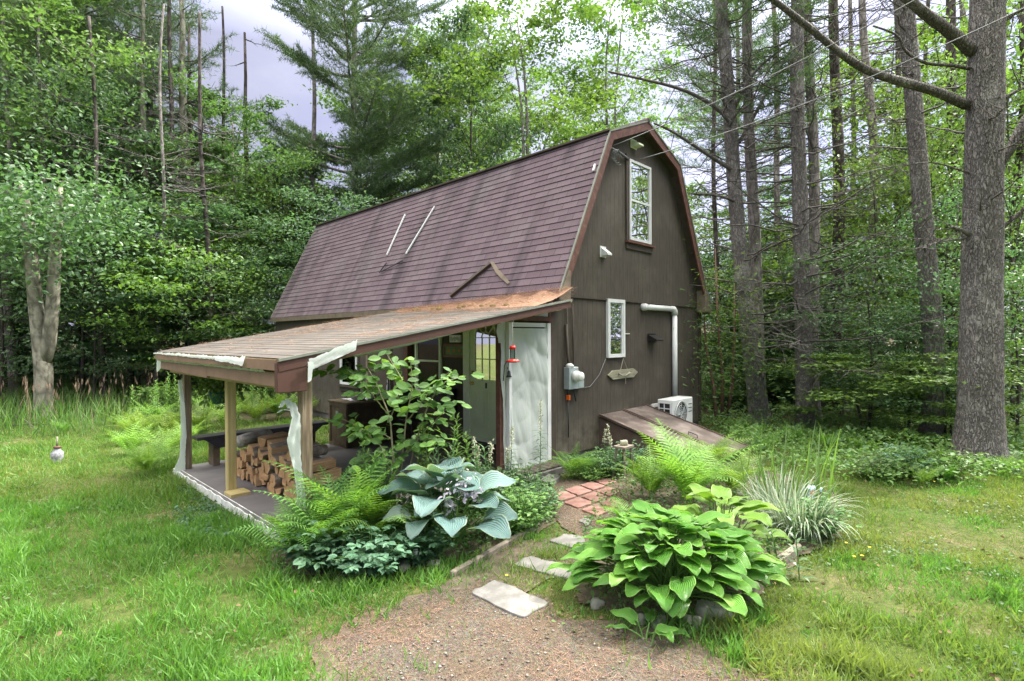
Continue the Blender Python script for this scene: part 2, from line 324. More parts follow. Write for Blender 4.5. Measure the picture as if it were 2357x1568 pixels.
M['paint_white'] = plain('flaking_white_edge', (.62, .63, .6), .7, .35, 14)
M['bench'] = plain('dark_bench', (.045, .04, .05), .35, .25, 8, stretch=(1, 8, 1))
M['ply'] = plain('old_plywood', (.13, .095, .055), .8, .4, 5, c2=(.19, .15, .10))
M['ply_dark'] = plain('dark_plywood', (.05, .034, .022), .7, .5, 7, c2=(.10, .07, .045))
M['paper'] = plain('white_cloth', (.72, .72, .8), .7, .08)
M['red'] = plain('red_plastic', (.55, .02, .015), .3, .1)
M['orange'] = plain('orange_plastic', (.7, .13, .02), .5, .1)
M['iron'] = plain('iron', (.05, .055, .06), .5, .2, 20, metal=.5)
M['drift'] = plain('driftwood', (.24, .235, .17), .85, .3, 9, stretch=(.6, 5, 5), bump=.5)
M['rope'] = plain('rope', (.4, .36, .3), .9, .2, 30)
M['pot'] = plain('green_pot', (.012, .10, .07), .35, .15)
M['cable'] = plain('cable', (.16, .165, .18), .5, .1)
M['bulk'] = plain('bulkhead_paint', (.12, .095, .085), .42, .5, 4, c2=(.25, .215, .2), bump=.5)
M['bulk_side'] = plain('bulkhead_side', (.10, .07, .058), .7, .35, 4)
M['stone'] = plain('pale_stone', (.15, .145, .14), .85, .3, 9, bump=.8, c2=(.22, .215, .21))
M['rock'] = plain('mossy_rock', (.27, .27, .23), .9, .45, 5, bump=.9, c2=(.4, .39, .34))
M['timber'] = plain('old_timber', (.2, .17, .14), .9, .3, 5, stretch=(.5, 5, 5), bump=.6)
M['paver'] = plain('red_paver', (.2, .105, .09), .85, .28, 9, bump=.5, c2=(.26, .16, .14))
M['log_bark'] = plain('log_bark', (.16, .13, .10), .95, .45, 12, bump=1, c2=(.3, .27, .22))
M['log_wood'] = plain('split_wood', (.36, .23, .12), .85, .3, 9, stretch=(.4, 5, 5), bump=.6, c2=(.5, .36, .21))
M['log_end'] = plain('log_end', (.42, .25, .12), .85, .35, 14, bump=.4, c2=(.55, .36, .2))
M['birch'] = plain('birch_bark', (.3, .28, .24), .8, .5, 6, stretch=(1, 3, 3), bump=.6, c2=(.5, .48, .43))
M['dark_inside'] = plain('dark_interior', (.012, .013, .012), .9, .2)  # flat near-black standing for the shade inside rooms and openings
M['curtain'] = plain('curtain', (.33, .36, .38), .9, .25, 3, stretch=(8, 8, .4))
M['picture'] = plain('picture_green', (.14, .2, .09), .6, .3, 8)
M['frame_wood'] = plain('frame_wood', (.17, .08, .04), .5, .2, 10)
M['needles_orange'] = leafmat('fallen_needles', (.27, .155, .105), (.45, .29, .2), .1, .8, tint=(1, .9, .8))
M['moss'] = plain('roof_moss', (.14, .13, .03), .95, .4, 20, bump=.6)
M['soil'] = plain('soil', (.085, .068, .05), .95, .35, 8, bump=.8, c2=(.15, .12, .09))
M['litter'] = plain('leaf_litter', (.07, .062, .04), .95, .4, 3, bump=.5, c2=(.10, .11, .05))
def glassmat():
    m, nt, o = newmat('window_glass'); tr = nt.nodes.new('ShaderNodeBsdfTransparent'); gl = nt.nodes.new('ShaderNodeBsdfGlossy'); gl.inputs['Roughness'].default_value = .02
    tr.inputs[0].default_value = (.6, .65, .62, 1); mxs = nt.nodes.new('ShaderNodeMixShader'); fr = nt.nodes.new('ShaderNodeFresnel'); fr.inputs[0].default_value = 1.42
    nt.links.new(fr.outputs[0], mxs.inputs[0]); nt.links.new(tr.outputs[0], mxs.inputs[1]); nt.links.new(gl.outputs[0], mxs.inputs[2]); nt.links.new(mxs.outputs[0], o.inputs[0]); return m
M['glass'] = glassmat()
def plasticmat():
    m, nt, o = newmat('plastic_sheet'); p = nt.nodes.new('ShaderNodeBsdfPrincipled'); p.inputs['Roughness'].default_value = .35; p.inputs['Base Color'].default_value = (.70, .76, .74, 1)
    t = nt.nodes.new('ShaderNodeBsdfTranslucent'); t.inputs[0].default_value = (.66, .76, .68, 1); mxs = nt.nodes.new('ShaderNodeMixShader'); mxs.inputs[0].default_value = .45
    n = noise(nt, coords(nt, 'Object', (1, 1, .5)), 9, 5, .6); nt.links.new(bumpn(nt, n, .5, .02), p.inputs['Normal'])
    nt.links.new(p.outputs[0], mxs.inputs[1]); nt.links.new(t.outputs[0], mxs.inputs[2]); nt.links.new(mxs.outputs[0], o.inputs[0]); return m
M['plastic'] = plasticmat()
def hostamat(name, c, c2, edge, rough=.4):
    m, nt, o = newmat(name); v = coords(nt, 'UV'); sp = nt.nodes.new('ShaderNodeSeparateXYZ'); nt.links.new(v, sp.inputs[0])
    g = nt.nodes.new('ShaderNodeNewGeometry'); col = ramp(nt, g.outputs['Random Per Island'], [(0, mul(c, .7)), (.5, c), (.9, c2), (1, mixt(c2, edge, .6))])
    s_ = nt.nodes.new('ShaderNodeMath'); s_.operation = 'MULTIPLY'; s_.inputs[1].default_value = 44; nt.links.new(sp.outputs[1], s_.inputs[0])
    sn = nt.nodes.new('ShaderNodeMath'); sn.operation = 'SINE'; nt.links.new(s_.outputs[0], sn.inputs[0])
    ab = nt.nodes.new('ShaderNodeMath'); ab.operation = 'ABSOLUTE'; nt.links.new(sp.outputs[1], ab.inputs[0])
    nn = noise(nt, coords(nt, 'Object'), 9, 4); sm = nt.nodes.new('ShaderNodeMath'); sm.operation = 'MULTIPLY_ADD'; sm.inputs[1].default_value = .12; nt.links.new(nn, sm.inputs[0]); nt.links.new(ab.outputs[0], sm.inputs[2])
    col = mixc(nt, ramp(nt, sm.outputs[0], [(.97, (0, 0, 0)), (1.04, (.8, .8, .8))]), col, edge)
    col = mixc(nt, ramp(nt, nn, [(.5, (0, 0, 0)), (.75, (.35, .35, .35))]), col, mul(c2, 1.2))
    p = nt.nodes.new('ShaderNodeBsdfPrincipled'); p.inputs['Roughness'].default_value = rough; p.inputs['Specular IOR Level'].default_value = .35; nt.links.new(col, p.inputs['Base Color'])
    nt.links.new(bumpn(nt, sn.outputs[0], .55, .006), p.inputs['Normal'])
    t = nt.nodes.new('ShaderNodeBsdfTranslucent'); nt.links.new(mixc(nt, 1, col, (1.4, 1.5, .6), 'MULTIPLY'), t.inputs[0]); mxs = nt.nodes.new('ShaderNodeMixShader'); mxs.inputs[0].default_value = .28
    nt.links.new(p.outputs[0], mxs.inputs[1]); nt.links.new(t.outputs[0], mxs.inputs[2]); nt.links.new(mxs.outputs[0], o.inputs[0]); return m
M['hosta_green'] = hostamat('hosta_green', (.09, .24, .04), (.155, .33, .06), (.23, .38, .10), .3)
M['hosta_blue'] = hostamat('hosta_blue', (.13, .225, .225), (.19, .295, .29), (.27, .32, .25), .5)
M['hosta_lime'] = hostamat('hosta_lime', (.15, .28, .045), (.21, .35, .07), (.27, .38, .1))

# ---------------------------------------------------------------- ground
POLY_PATH = [(800, 1568), (775, 1500), (800, 1440), (880, 1400), (990, 1375), (1065, 1360), (1100, 1335), (1190, 1380), (1290, 1400), (1340, 1425), (1440, 1462), (1560, 1500), (1680, 1545), (1790, 1568), (1800, 1900), (760, 1900)]
def gpoly(px): return np.array([tuple(G(x, y))[:2] for x, y in px])
PATH = gpoly(POLY_PATH)
WALK = gpoly([(1235, 1140), (1262, 1108), (1430, 1100), (1450, 1150), (1390, 1225), (1340, 1240), (1290, 1215), (1270, 1180)])
BED = gpoly([(640, 1215), (1275, 1120), (1290, 1190), (1240, 1230), (1130, 1265), (960, 1310), (800, 1330), (660, 1320), (620, 1280)])
BED2 = gpoly([(1330, 1390), (1320, 1290), (1360, 1180), (1450, 1080), (1700, 1060), (1930, 1140), (1930, 1230), (1840, 1290), (1700, 1400), (1500, 1440)])
BARE = gpoly([(455, 1295), (600, 1250), (640, 1300), (560, 1345), (480, 1335)])
SLAB = np.array([tuple(H(u, v))[:2] for u, v in ((-4.1, 0), (0, -.1), (0, 3.9), (-4.1, 3.9))])
HOUSE = np.array([tuple(H(u, v))[:2] for u, v in ((-.1, 0), (1.1, -.02), (1.15, -1.85), (2.75, -1.85), (2.75, 0), (5.1, 0), (5.1, 10.3), (-.1, 10.3))])
def inside(P, poly):
    x, y = P[:, 0], P[:, 1]; r = np.zeros(len(P), bool); n = len(poly)
    for i in range(n):
        x1, y1 = poly[i]; x2, y2 = poly[(i + 1) % n]
        c = ((y1 > y) != (y2 > y)) & (x < (x2 - x1) * (y - y1) / (y2 - y1 + 1e-12) + x1); r ^= c
    return r
def wob(x, y, k=1.0, ph=0.0):
    return (np.sin(x * 1.7 * k + 1.3 * np.sin(y * 1.1 * k + ph)) + np.sin(y * 2.3 * k + 1.7 * np.sin(x * .9 * k + 2 + ph)) + .6 * np.sin((x + y) * 4.1 * k + ph) + .5 * np.sin((x * 1.3 - y) * 6.7 * k + 1 + ph)) / 3.1
def gmat():
    m, nt, o = newmat('ground'); v = coords(nt)
    n = noise(nt, v, 1.1, 8, .65); n2 = noise(nt, v, 14, 6, .7); n3 = noise(nt, v, .28, 3)
    col = ramp(nt, n2, [(.3, (.035, .045, .015)), (.55, (.07, .095, .025)), (.75, (.14, .12, .06))])
    col = mixc(nt, ramp(nt, n, [(.52, (0, 0, 0)), (.68, (.85, .85, .85))]), col, ramp(nt, n2, [(.3, (.10, .085, .05)), (.7, (.19, .15, .09))]))
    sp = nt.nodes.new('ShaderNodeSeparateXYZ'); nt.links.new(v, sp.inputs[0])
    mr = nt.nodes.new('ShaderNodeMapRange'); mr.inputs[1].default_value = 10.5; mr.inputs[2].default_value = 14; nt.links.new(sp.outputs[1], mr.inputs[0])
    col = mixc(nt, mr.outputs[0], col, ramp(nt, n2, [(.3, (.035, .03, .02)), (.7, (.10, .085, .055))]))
    princ(nt, o, col, .95, bumpn(nt, n2, .8, .03), spec=.1); return m
def pathmat():
    m, nt, o = newmat('gravel'); v = coords(nt); vo = nt.nodes.new('ShaderNodeTexVoronoi'); vo.inputs['Scale'].default_value = 85; nt.links.new(v, vo.inputs['Vector'])
    n = noise(nt, v, 2.2, 8, .7); n2 = noise(nt, v, 45, 6, .75)
    col = ramp(nt, n2, [(.28, (.055, .045, .035)), (.5, (.115, .097, .077)), (.72, (.23, .205, .175))])
    col = mixc(nt, .35, col, mixc(nt, 1, col, vo.outputs[1], 'MULTIPLY'))
    col = mixc(nt, ramp(nt, n, [(.4, (0, 0, 0)), (.62, (.6, .6, .6))]), col, ramp(nt, n2, [(.3, (.075, .05, .034)), (.7, (.15, .105, .072))]))
    ad = nt.nodes.new('ShaderNodeMath'); ad.operation = 'ADD'; nt.links.new(vo.outputs[0], ad.inputs[0]); nt.links.new(n2, ad.inputs[1])
    princ(nt, o, col, .95, bumpn(nt, ad.outputs[0], .9, .012), spec=.15); return m
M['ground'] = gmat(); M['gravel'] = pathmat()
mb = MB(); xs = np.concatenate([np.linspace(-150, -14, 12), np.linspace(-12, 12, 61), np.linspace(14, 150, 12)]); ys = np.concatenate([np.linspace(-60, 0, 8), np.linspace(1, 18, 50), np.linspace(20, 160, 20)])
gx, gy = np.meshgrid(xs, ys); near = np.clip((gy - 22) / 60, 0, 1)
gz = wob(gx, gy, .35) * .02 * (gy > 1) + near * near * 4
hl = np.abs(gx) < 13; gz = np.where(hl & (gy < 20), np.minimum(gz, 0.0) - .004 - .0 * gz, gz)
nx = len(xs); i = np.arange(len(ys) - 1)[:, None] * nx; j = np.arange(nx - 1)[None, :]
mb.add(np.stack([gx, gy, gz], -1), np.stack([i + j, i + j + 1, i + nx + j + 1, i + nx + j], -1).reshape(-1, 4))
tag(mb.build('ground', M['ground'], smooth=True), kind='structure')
def sheet(name, poly, z, m, kind='structure', rag=.05):
    P = []; n = len(poly)
    for a in range(n):
        p, q = poly[a], poly[(a + 1) % n]; l_ = np.linalg.norm(q - p); k = max(2, int(l_ / .1)); nn_ = np.array([-(q - p)[1], (q - p)[0]]) / l_
        for t in range(k): c_ = p + (q - p) * t / k; P.append(c_ + nn_ * (rag * wob(c_[0] * 5, c_[1] * 5) + rng.uniform(-.3, .3) * rag))
    mb = MB(); mb.add([(x, y, z) for x, y in P], [tuple(range(len(P)))]); return tag(mb.build(name, m), kind=kind)
sheet('path_margin', PATH + (PATH - PATH.mean(0)) * np.array([.10, .10]), .004, M['soil'], rag=.16); sheet('gravel_path', PATH, .008, M['gravel'], rag=.12); sheet('garden_path', WALK, .010, M['gravel'], rag=.03)
sheet('garden_soil', BED, .007, M['soil']); sheet('bed_soil', BED2, .009, M['soil']); None
sheet('trodden_strip', gpoly([(1010, 1360), (1120, 1260), (1260, 1240), (1340, 1240), (1340, 1290), (1250, 1340), (1150, 1400)]), .005, M['soil'])

# ---------------------------------------------------------------- scatter tools
def frames(d, up):
    d = d / (np.linalg.norm(d, axis=1, keepdims=True) + 1e-9); s = np.cross(d, up); s /= (np.linalg.norm(s, axis=1, keepdims=True) + 1e-9); return d, s, np.cross(s, d)
LEAF4 = (np.array([(0, 0, 0), (.42, .30, .06), (1, 0, -.10), (.42, -.30, .06)]), np.array([(0, 2, 1), (0, 3, 2)]))
LEAF7 = (np.array([(0, 0, 0), (.25, .22, .03), (.6, .25, .03), (1, 0, -.12), (.6, -.25, .03), (.25, -.22, .03), (.5, 0, -.03)]), np.array([(0, 6, 1), (1, 6, 2), (2, 6, 3), (3, 6, 4), (4, 6, 5), (5, 6, 0)]))
LANCE = (np.array([(0, 0, 0), (.3, .085, .0), (.3, -.085, 0), (.65, .07, -.1), (.65, -.07, -.1), (1, 0, -.32)]), np.array([(0, 2, 1), (1, 2, 4), (1, 4, 3), (3, 4, 5)]))
NEED = (np.array([(0, .03, 0), (0, -.03, 0), (1, 0, 0)]), np.array([(0, 1, 2)]))
def scatter(mb, tmpl, pos, d, up, size, mi=0, wid=1.0):
    T, Fc = tmpl; d, s, n = frames(np.asarray(d, float), np.asarray(up, float)); size = np.broadcast_to(np.asarray(size, float), (len(pos),))
    k = len(T); V = pos[:, None, :] + size[:, None, None] * (T[None, :, 0:1] * d[:, None] + wid * T[None, :, 1:2] * s[:, None] + T[None, :, 2:3] * n[:, None])
    fa = (np.arange(len(pos))[:, None, None] * k + Fc[None]).reshape(-1, Fc.shape[1]); mb.add(V.reshape(-1, 3), fa, mi)
def rdir(n, zb=0.0, zs=1.0):
    v = rng.normal(size=(n, 3)); v[:, 2] = v[:, 2] * zs + zb; return v / (np.linalg.norm(v, axis=1, keepdims=True) + 1e-9)
def bez(a, b, c, n=6):
    t = np.linspace(0, 1, n)[:, None]; a, b, c = map(np.asarray, (a, b, c)); return (1 - t) ** 2 * a + 2 * t * (1 - t) * b + t * t * c

# ---------------------------------------------------------------- trees
def broadleaf(name, h, r, base, nl, ls, leafm, barkm, tr=.16, limbs=16, flat=.35, plate=.55, lean=.0, k=6, forks=1, leaf=LEAF4):
    """returns (trunk mesh, crown mesh)"""
    tb, cb = MB(), MB(); tips = []
    stems = []
    for q in range(forks):
        a = rng.uniform(0, 6.28); sp_ = .10 * h * (q > 0 or forks > 1); zz = np.linspace(0, h * .93, 9); t = zz / h
        off = lean * h * t * t + sp_ * t ** .8
        P = np.stack([np.cos(a) * off + .05 * np.sin(zz * .9 + q) * t * 2, np.sin(a) * off + .05 * np.cos(zz * .8) * t * 2, zz], -1)
        R = tr * (1 - .85 * t) * (1 if q == 0 else .8); R[0] *= 1.35; tb.tube(P, R, 8 if tr > .1 else 5, jit=.06); stems.append(P)
    for q in range(limbs):
        P = stems[q % forks]; f = base + (1 - base) * (q + .5) / limbs; zt = f * h * .95; i = min(len(P) - 2, int(zt / (h * .93) * (len(P) - 1))); fr = zt / (h * .93) * (len(P) - 1) - i
        o = P[i] + (P[i + 1] - P[i]) * min(fr, 1); az = q * 2.4 + rng.uniform(-.5, .5); cf = (f - base) / (1 - base)
        ln = r * (.55 + .75 * math.sin(PI * min(1, .15 + .8 * cf))) * rng.uniform(.7, 1.15); el = rng.uniform(.15, .5) + .55 * cf
        dv = np.array([math.cos(az) * math.cos(el), math.sin(az) * math.cos(el), math.sin(el)])
        e = o + dv * ln; m_ = o + dv * ln * .5 + np.array([0, 0, .12 * ln]); B = bez(o, m_, e, 6); tb.tube(B, np.linspace(tr * .38 * (1.1 - f), tr * .06, 6), 4, cap=False)
        for g in range(6):
            t = .3 + .7 * (g + rng.random()) / 6; bp = B[min(5, int(t * 5))]; az2 = az + (1 if g % 2 else -1) * rng.uniform(.4, 1.2); el2 = rng.uniform(-.15, .45)
            l2 = ln * rng.uniform(.25, .5); d2 = np.array([math.cos(az2) * math.cos(el2), math.sin(az2) * math.cos(el2), math.sin(el2)]); e2 = bp + d2 * l2
            tb.tube([bp, bp + d2 * l2 * .5 + [0, 0, .04 * l2], e2], [tr * .08, tr * .05, tr * .02], 3, cap=False); tips.append((bp, e2, l2))
        tips.append((B[3], e, ln * .4))
    per = max(4, nl // len(tips)); A = np.array([a for a, b, c in tips]); Bv = np.array([b for a, b, c in tips]); Ls = np.array([c for a, b, c in tips])
    idx = np.repeat(np.arange(len(tips)), per); t = rng.random(len(idx))[:, None] ** .7; pos = A[idx] + (Bv[idx] - A[idx]) * (t * 1.15)
    sc = (Ls[idx] * plate * .5)[:, None]; pos = pos + rng.normal(size=pos.shape) * sc * np.array([1, 1, flat])
    d = rdir(len(pos), -.25, .35) ; up = rdir(len(pos), 1.6, .6)
    scatter(cb, leaf, pos, d, up, ls * rng.uniform(.6, 1.25, len(pos)))
    return tb.mesh(name + '_trunk', barkm, True), cb.mesh(name + '_crown', leafm)
def pine(name, h, r, base, leafm, barkm, tr=.2, step=.55, per=5, tuft=.16, nn=9, dens=1.0, nw=.9, up=.25, top=1.0, dead=0):
    tb, cb = MB(), MB(); zz = np.linspace(0, h, 10); P = np.stack([.05 * np.sin(zz * .5), .05 * np.cos(zz * .6), zz], -1); R = tr * (1 - .93 * zz / h) + .01; R[0] *= 1.25; tb.tube(P, R, 8, jit=.05)
    z = base * h; tp, td = [], []
    while z < h - .3:
        f = (z - base * h) / (h * (1 - base)); prof = (1 - f) ** .75 * (.55 + .45 * min(1, f * 4))
        for q in range(per):
            if rng.random() < .18: continue
            az = rng.uniform(0, 6.28); ln = r * prof * rng.uniform(.55, 1.15) + .25; el = up + .5 * f + rng.uniform(-.2, .2); c, s_ = math.cos(az), math.sin(az)
            zz0 = z + rng.uniform(-.15, .15); o = np.array([0, 0, zz0]); e = np.array([c * ln * math.cos(el), s_ * ln * math.cos(el), zz0 + ln * math.sin(el)]); m_ = np.array([c * ln * .55, s_ * ln * .55, zz0 + ln * math.sin(el) * .25])
            B = bez(o, m_, e, 6); tb.tube(B, np.linspace(.02 + .012 * ln, .006, 6), 4, cap=False)
            nt_ = int(ln * 5 * dens) + 2
            for g in range(nt_):
                t = .25 + .75 * g / nt_; i = min(4, int(t * 5)); bp = B[i] + (B[i + 1] - B[i]) * (t * 5 - i); sd_ = 1 if g % 2 else -1; az2 = az + sd_ * rng.uniform(.5, 1.1); l2 = (.25 + ln * .28 * (1 - abs(t - .55))) * rng.uniform(.6, 1.2)
                e2 = bp + np.array([math.cos(az2), math.sin(az2), rng.uniform(.05, .45)]) * l2; tb.tube([bp, e2], [.008, .004], 3, cap=False)
                k2 = max(2, int(l2 / .10 * dens)); tt = (np.arange(k2) + .6) / k2; q_ = bp + (e2 - bp) * tt[:, None]; tp.append(q_); td.append(np.repeat((e2 - bp)[None] / l2, k2, 0))
        z += step * rng.uniform(.7, 1.3)
    for q in range(dead):
        zd = rng.uniform(.12, base) * h; az = rng.uniform(0, 6.28); ln = rng.uniform(.4, 1) * r * .8; e = np.array([math.cos(az) * ln, math.sin(az) * ln, zd + ln * rng.uniform(-.15, .35)])
        B = bez((0, 0, zd), (e[0] * .5, e[1] * .5, zd + .12), e, 5); tb.tube(B, np.linspace(.022, .004, 5), 3, cap=False)
        for g in range(4):
            bp = B[1 + g % 4]; v_ = rng.normal(size=3) * .35 * ln * .5; tb.tube([bp, bp + v_ + [0, 0, .05]], [.006, .002], 3, cap=False)
    tp = np.concatenate(tp); td = np.concatenate(td); tp = np.repeat(tp, nn, 0) + rng.normal(size=(len(tp) * nn, 3)) * .035; td = np.repeat(td, nn, 0) * .55 + rdir(len(tp), .35)
    scatter(cb, NEED, tp, td, rdir(len(tp)), tuft * rng.uniform(.7, 1.2, len(tp)), wid=nw)
    return tb.mesh(name + '_trunk', barkm, True), cb.mesh(name + '_crown', leafm)
def plant_tree(name, meshes, loc, rz, sc, label, group=None, cat='tree'):
    o = thing(name, loc, rz, label, cat, group); o.scale = sc if hasattr(sc, '__len__') else (sc,) * 3
    for n_, me in zip(('trunk', 'crown'), meshes):
        if me is None: continue
        c = bpy.data.objects.new(n_, me); C.objects.link(c); c.parent = o
    return o
T = {}
T['maple'] = broadleaf('maple', 15, 3.6, .22, 15000, .18, M['leaf_mid'], M['bark_far'], .17, 20, plate=.42)
T['maple_b'] = broadleaf('maple_b', 12, 3.2, .15, 14000, .18, M['leaf_blue'], M['bark_dark'], .14, 20, plate=.42)
T['birch'] = broadleaf('birch', 16, 3.2, .3, 13000, .17, M['leaf_light'], M['bark_far'], .13, 20, forks=2, plate=.42)
T['beech'] = broadleaf('beech', 8, 2.6, .12, 9000, .13, M['leaf_mid'], M['bark_dark'], .07, 18, flat=.12, plate=.8, leaf=LEAF4)
T['beech_b'] = broadleaf('beech_b', 7, 2.8, .1, 9000, .13, M['leaf_blue'], M['bark_dark'], .06, 18, flat=.12, plate=.8)
T['bush'] = broadleaf('bush', 3.2, 1.5, .04, 8000, .11, M['leaf_blue'], M['bark_dark'], .03, 16, flat=.3, plate=.8, forks=3)
T['bush_l'] = broadleaf('bush_l', 3.4, 1.6, .05, 6000, .12, M['leaf_light'], M['bark_dark'], .03, 14, flat=.15, plate=.8, forks=3)
T['pine'] = pine('pine', 21, 4.2, .3, M['needle'], M['bark_far'], .2, tuft=.22, nn=9, nw=1.7, dens=.8, dead=24)
T['pine_b'] = pine('pine_b', 24, 3.8, .45, M['needle'], M['bark_far'], .2, tuft=.22, nn=9, nw=1.7, dens=.8, dead=40)
T['hemlock'] = pine('hemlock', 9, 2.3, .06, M['hemlock'], M['bark_dark'], .09, .35, 6, .12, 8, 1.0, 1.7, up=-.05)

def skyline(px):
    return np.interp(px, [-400, 0, 430, 500, 590, 660, 700, 800, 960, 1030, 1120, 1190, 1300, 1480, 1560, 1950, 2050, 2800], [60, 80, 320, 330, 330, 370, 350, 300, 150, 100, 95, 60, 60, 300, 480, 500, 330, 280])
def fill_row(Yd, n, kinds, seed, hmax=1.0, jit=1.2, x0=-150, x1=2500, lab=None):
    rr = random.Random(seed)
    for q in range(n):
        kinds_ = kinds
        px = x0 + (x1 - x0) * (q + rr.uniform(.1, .9)) / n; Y = Yd * rr.uniform(.9, 1.12); p = at(px, 785, Y)
        kd = rr.choice(kinds); kd = 'birch' if px > 1450 and kd in ('pine_b', 'maple_b') else kd; me = T[kd]; top = at(px, float(skyline(px)) + rr.uniform(-20, 70), Y).z
        base_h = {'maple': 15, 'maple_b': 12, 'birch': 16, 'beech': 8, 'beech_b': 7, 'pine': 21, 'pine_b': 24, 'hemlock': 9, 'bush': 3.2, 'bush_l': 3.4}[kd]
        s = min(top / base_h * hmax, 1.6); s = max(s, .35)
        w_ = min(1.5, max(.8, .7 + .3 * s)); side = 'left of the cabin' if px < 640 else ('behind the cabin roof' if px < 1560 else 'right of the cabin')
        nm = {'pine': 'pine_tree', 'pine_b': 'pine_tree', 'hemlock': 'hemlock_tree', 'birch': 'birch_tree', 'maple': 'maple_tree', 'maple_b': 'maple_tree'}.get(kd, 'beech_tree')
        zg = max(0, min(1, (Y - 22) / 60)) ** 2 * 4
        sp = nm.replace('_tree', '')
        dd = 'farthest' if Yd > 40 else ('second' if Yd > 30 else 'nearest'); plant_tree(nm, me, (p.x, Y, zg - .1), rr.uniform(0, 6.28), (w_, w_, s), 'leafy %s tree in the %s rank of the dense forest %s' % (sp, dd, side), '%s trees, %s rank, %s' % (sp, dd, side))
fill_row(44, 15, ['maple', 'maple_b', 'maple', 'pine_b'], 1, x0=-200, x1=2600)
fill_row(33, 14, ['maple', 'maple_b', 'birch'], 2, x0=-200, x1=2600)
fill_row(26, 5, ['maple', 'maple_b'], 3, x0=-200, x1=1100)
fill_row(24, 5, ['beech', 'birch', 'beech_b'], 5, x0=1600, x1=2600, hmax=.8)
fill_row(19, 6, ['beech', 'beech_b', 'maple_b'], 6, x0=-150, x1=800, hmax=.75)

# ---------------------------------------------------------------- cabin (local frame: x = u along the gable, y = v along the long wall)
HW, HL = 5.004, 10.18
cabin = thing('cabin', (X0, Y0, 0), HROT, 'dark brown wooden cabin with a maroon shingled gambrel roof and lean-to porch', 'cabin')
def part(mb, name, m, par=cabin, smooth=False, label=None): o = mb.build(name, m, par, smooth); return tag(o, label)
E_, HE, K_, HK, HR, OV = .0875, 2.54, 1.283, 5.338, 5.849, .2
def uvquad(mb, pts, uv, mi=0): mb.add(pts, [tuple(range(len(pts)))], mi, uv)
def roofin(u):   # underside of roof at u
    u = min(u, HW - u); return (HE + (u + E_) / (K_ + E_) * (HK - HE) if u < K_ else HK + (u - K_) / (HW / 2 - K_) * (HR - HK)) - .16
# gable walls (front gable: lower band and upper band slightly proud)
def gable(v, sgn):
    mb = MB(); us = [0, .25, .6, .9, 1.15, 1.283, 1.6, 2.0, HW / 2]; us = us + [HW - u for u in us[-2::-1]]
    hb = 2.585
    lo = [(0, .13), (HW, .13), (HW, min(hb, roofin(HW) + .3)), (0, min(hb, roofin(0) + .3))]
    uvquad(mb, [(u, v, z) for u, z in lo], [(u, z) for u, z in lo])
    up = [(.03, hb), (HW - .03, hb)] + [(u, max(hb + .01, min(roofin(u) + .1, 99))) for u in us[::-1] if .03 < u < HW - .03]
    vv = v - .012 * sgn; uvquad(mb, [(u, vv, z) for u, z in up], [(u, z) for u, z in up])
    uvquad(mb, [(.03, vv, hb), (HW - .03, vv, hb), (HW - .03, v + .03 * sgn, hb), (.03, v + .03 * sgn, hb)], [(0, 0)] * 4); return mb
part(gable(0, 1), 'gable_wall', M['siding']); part(gable(HL, -1), 'gable_wall', M['siding'])
mb = MB(); uvquad(mb, [(0, 0, .13), (0, HL, .13), (0, HL, HE), (0, 0, HE)], [(0, .13), (HL, .13), (HL, HE), (0, HE)]); part(mb, 'front_wall', M['siding'])
mb = MB(); uvquad(mb, [(HW, 0, .13), (HW, HL, .13), (HW, HL, HE), (HW, 0, HE)], [(0, .13), (HL, .13), (HL, HE), (0, HE)]); part(mb, 'back_wall', M['siding'])
mb = MB(); mb.box((.03, .03, -.2), (HW - .03, HL - .03, .16)); part(mb, 'foundation', M['concrete'])
mb = MB(); mb.box((-.022, -.022, .12), (.07, -.001, 2.5)); mb.box((-.022, .0, .12), (-.001, .08, 2.4)); part(mb, 'corner_board', M['trim_dark'])
mb = MB(); mb.box((HW - .09, -.022, .12), (HW + .012, -.001, 2.57)); part(mb, 'corner_board', M['trim_dark'])
mb = MB(); mb.box((.08, -.03, 2.572), (HW - .1, -.013, 2.592)); part(mb, 'band_trim', M['trim_dark'])
# roof shell
prof = [(-E_, HE), (K_, HK), (HW / 2, HR), (HW - K_, HK), (HW + E_, HE)]
def inset(d):
    r = []
    for i, (u, z) in enumerate(prof):
        if i == 0: r.append((u + d * 1.1, z + .0))
        elif i == 4: r.append((u - d * 1.1, z + .0))
        else:
            n = []
            for a, b in ((i - 1, i), (i, i + 1)):
                du, dz = prof[b][0] - prof[a][0], prof[b][1] - prof[a][1]; l = math.hypot(du, dz); n.append((dz / l, -du / l))
            nx_, nz_ = n[0][0] + n[1][0], n[0][1] + n[1][1]; l = math.hypot(nx_, nz_); nx_, nz_ = nx_ / l, nz_ / l; k = d / (nx_ * n[0][0] + nz_ * n[0][1]); r.append((u + nx_ * k, z + nz_ * k))
    return r
ins = inset(.09); mb = MB()
for v0, v1 in ((-OV + .03, HL + .1),):
    for i in range(4):
        a, b, c, d = prof[i], prof[i + 1], ins[i + 1], ins[i]
        V = [(p[0], v, p[1] - .006) for v in (v0, v1) for p in (a, b, c, d)]
        mb.add(V, [(0, 1, 2, 3), (7, 6, 5, 4), (0, 4, 5, 1), (3, 2, 6, 7)] + ([(0, 3, 7, 4)] if i == 0 else []) + ([(1, 5, 6, 2)] if i == 3 else []))
roof = part(mb, 'roof', M['trim_dark'])
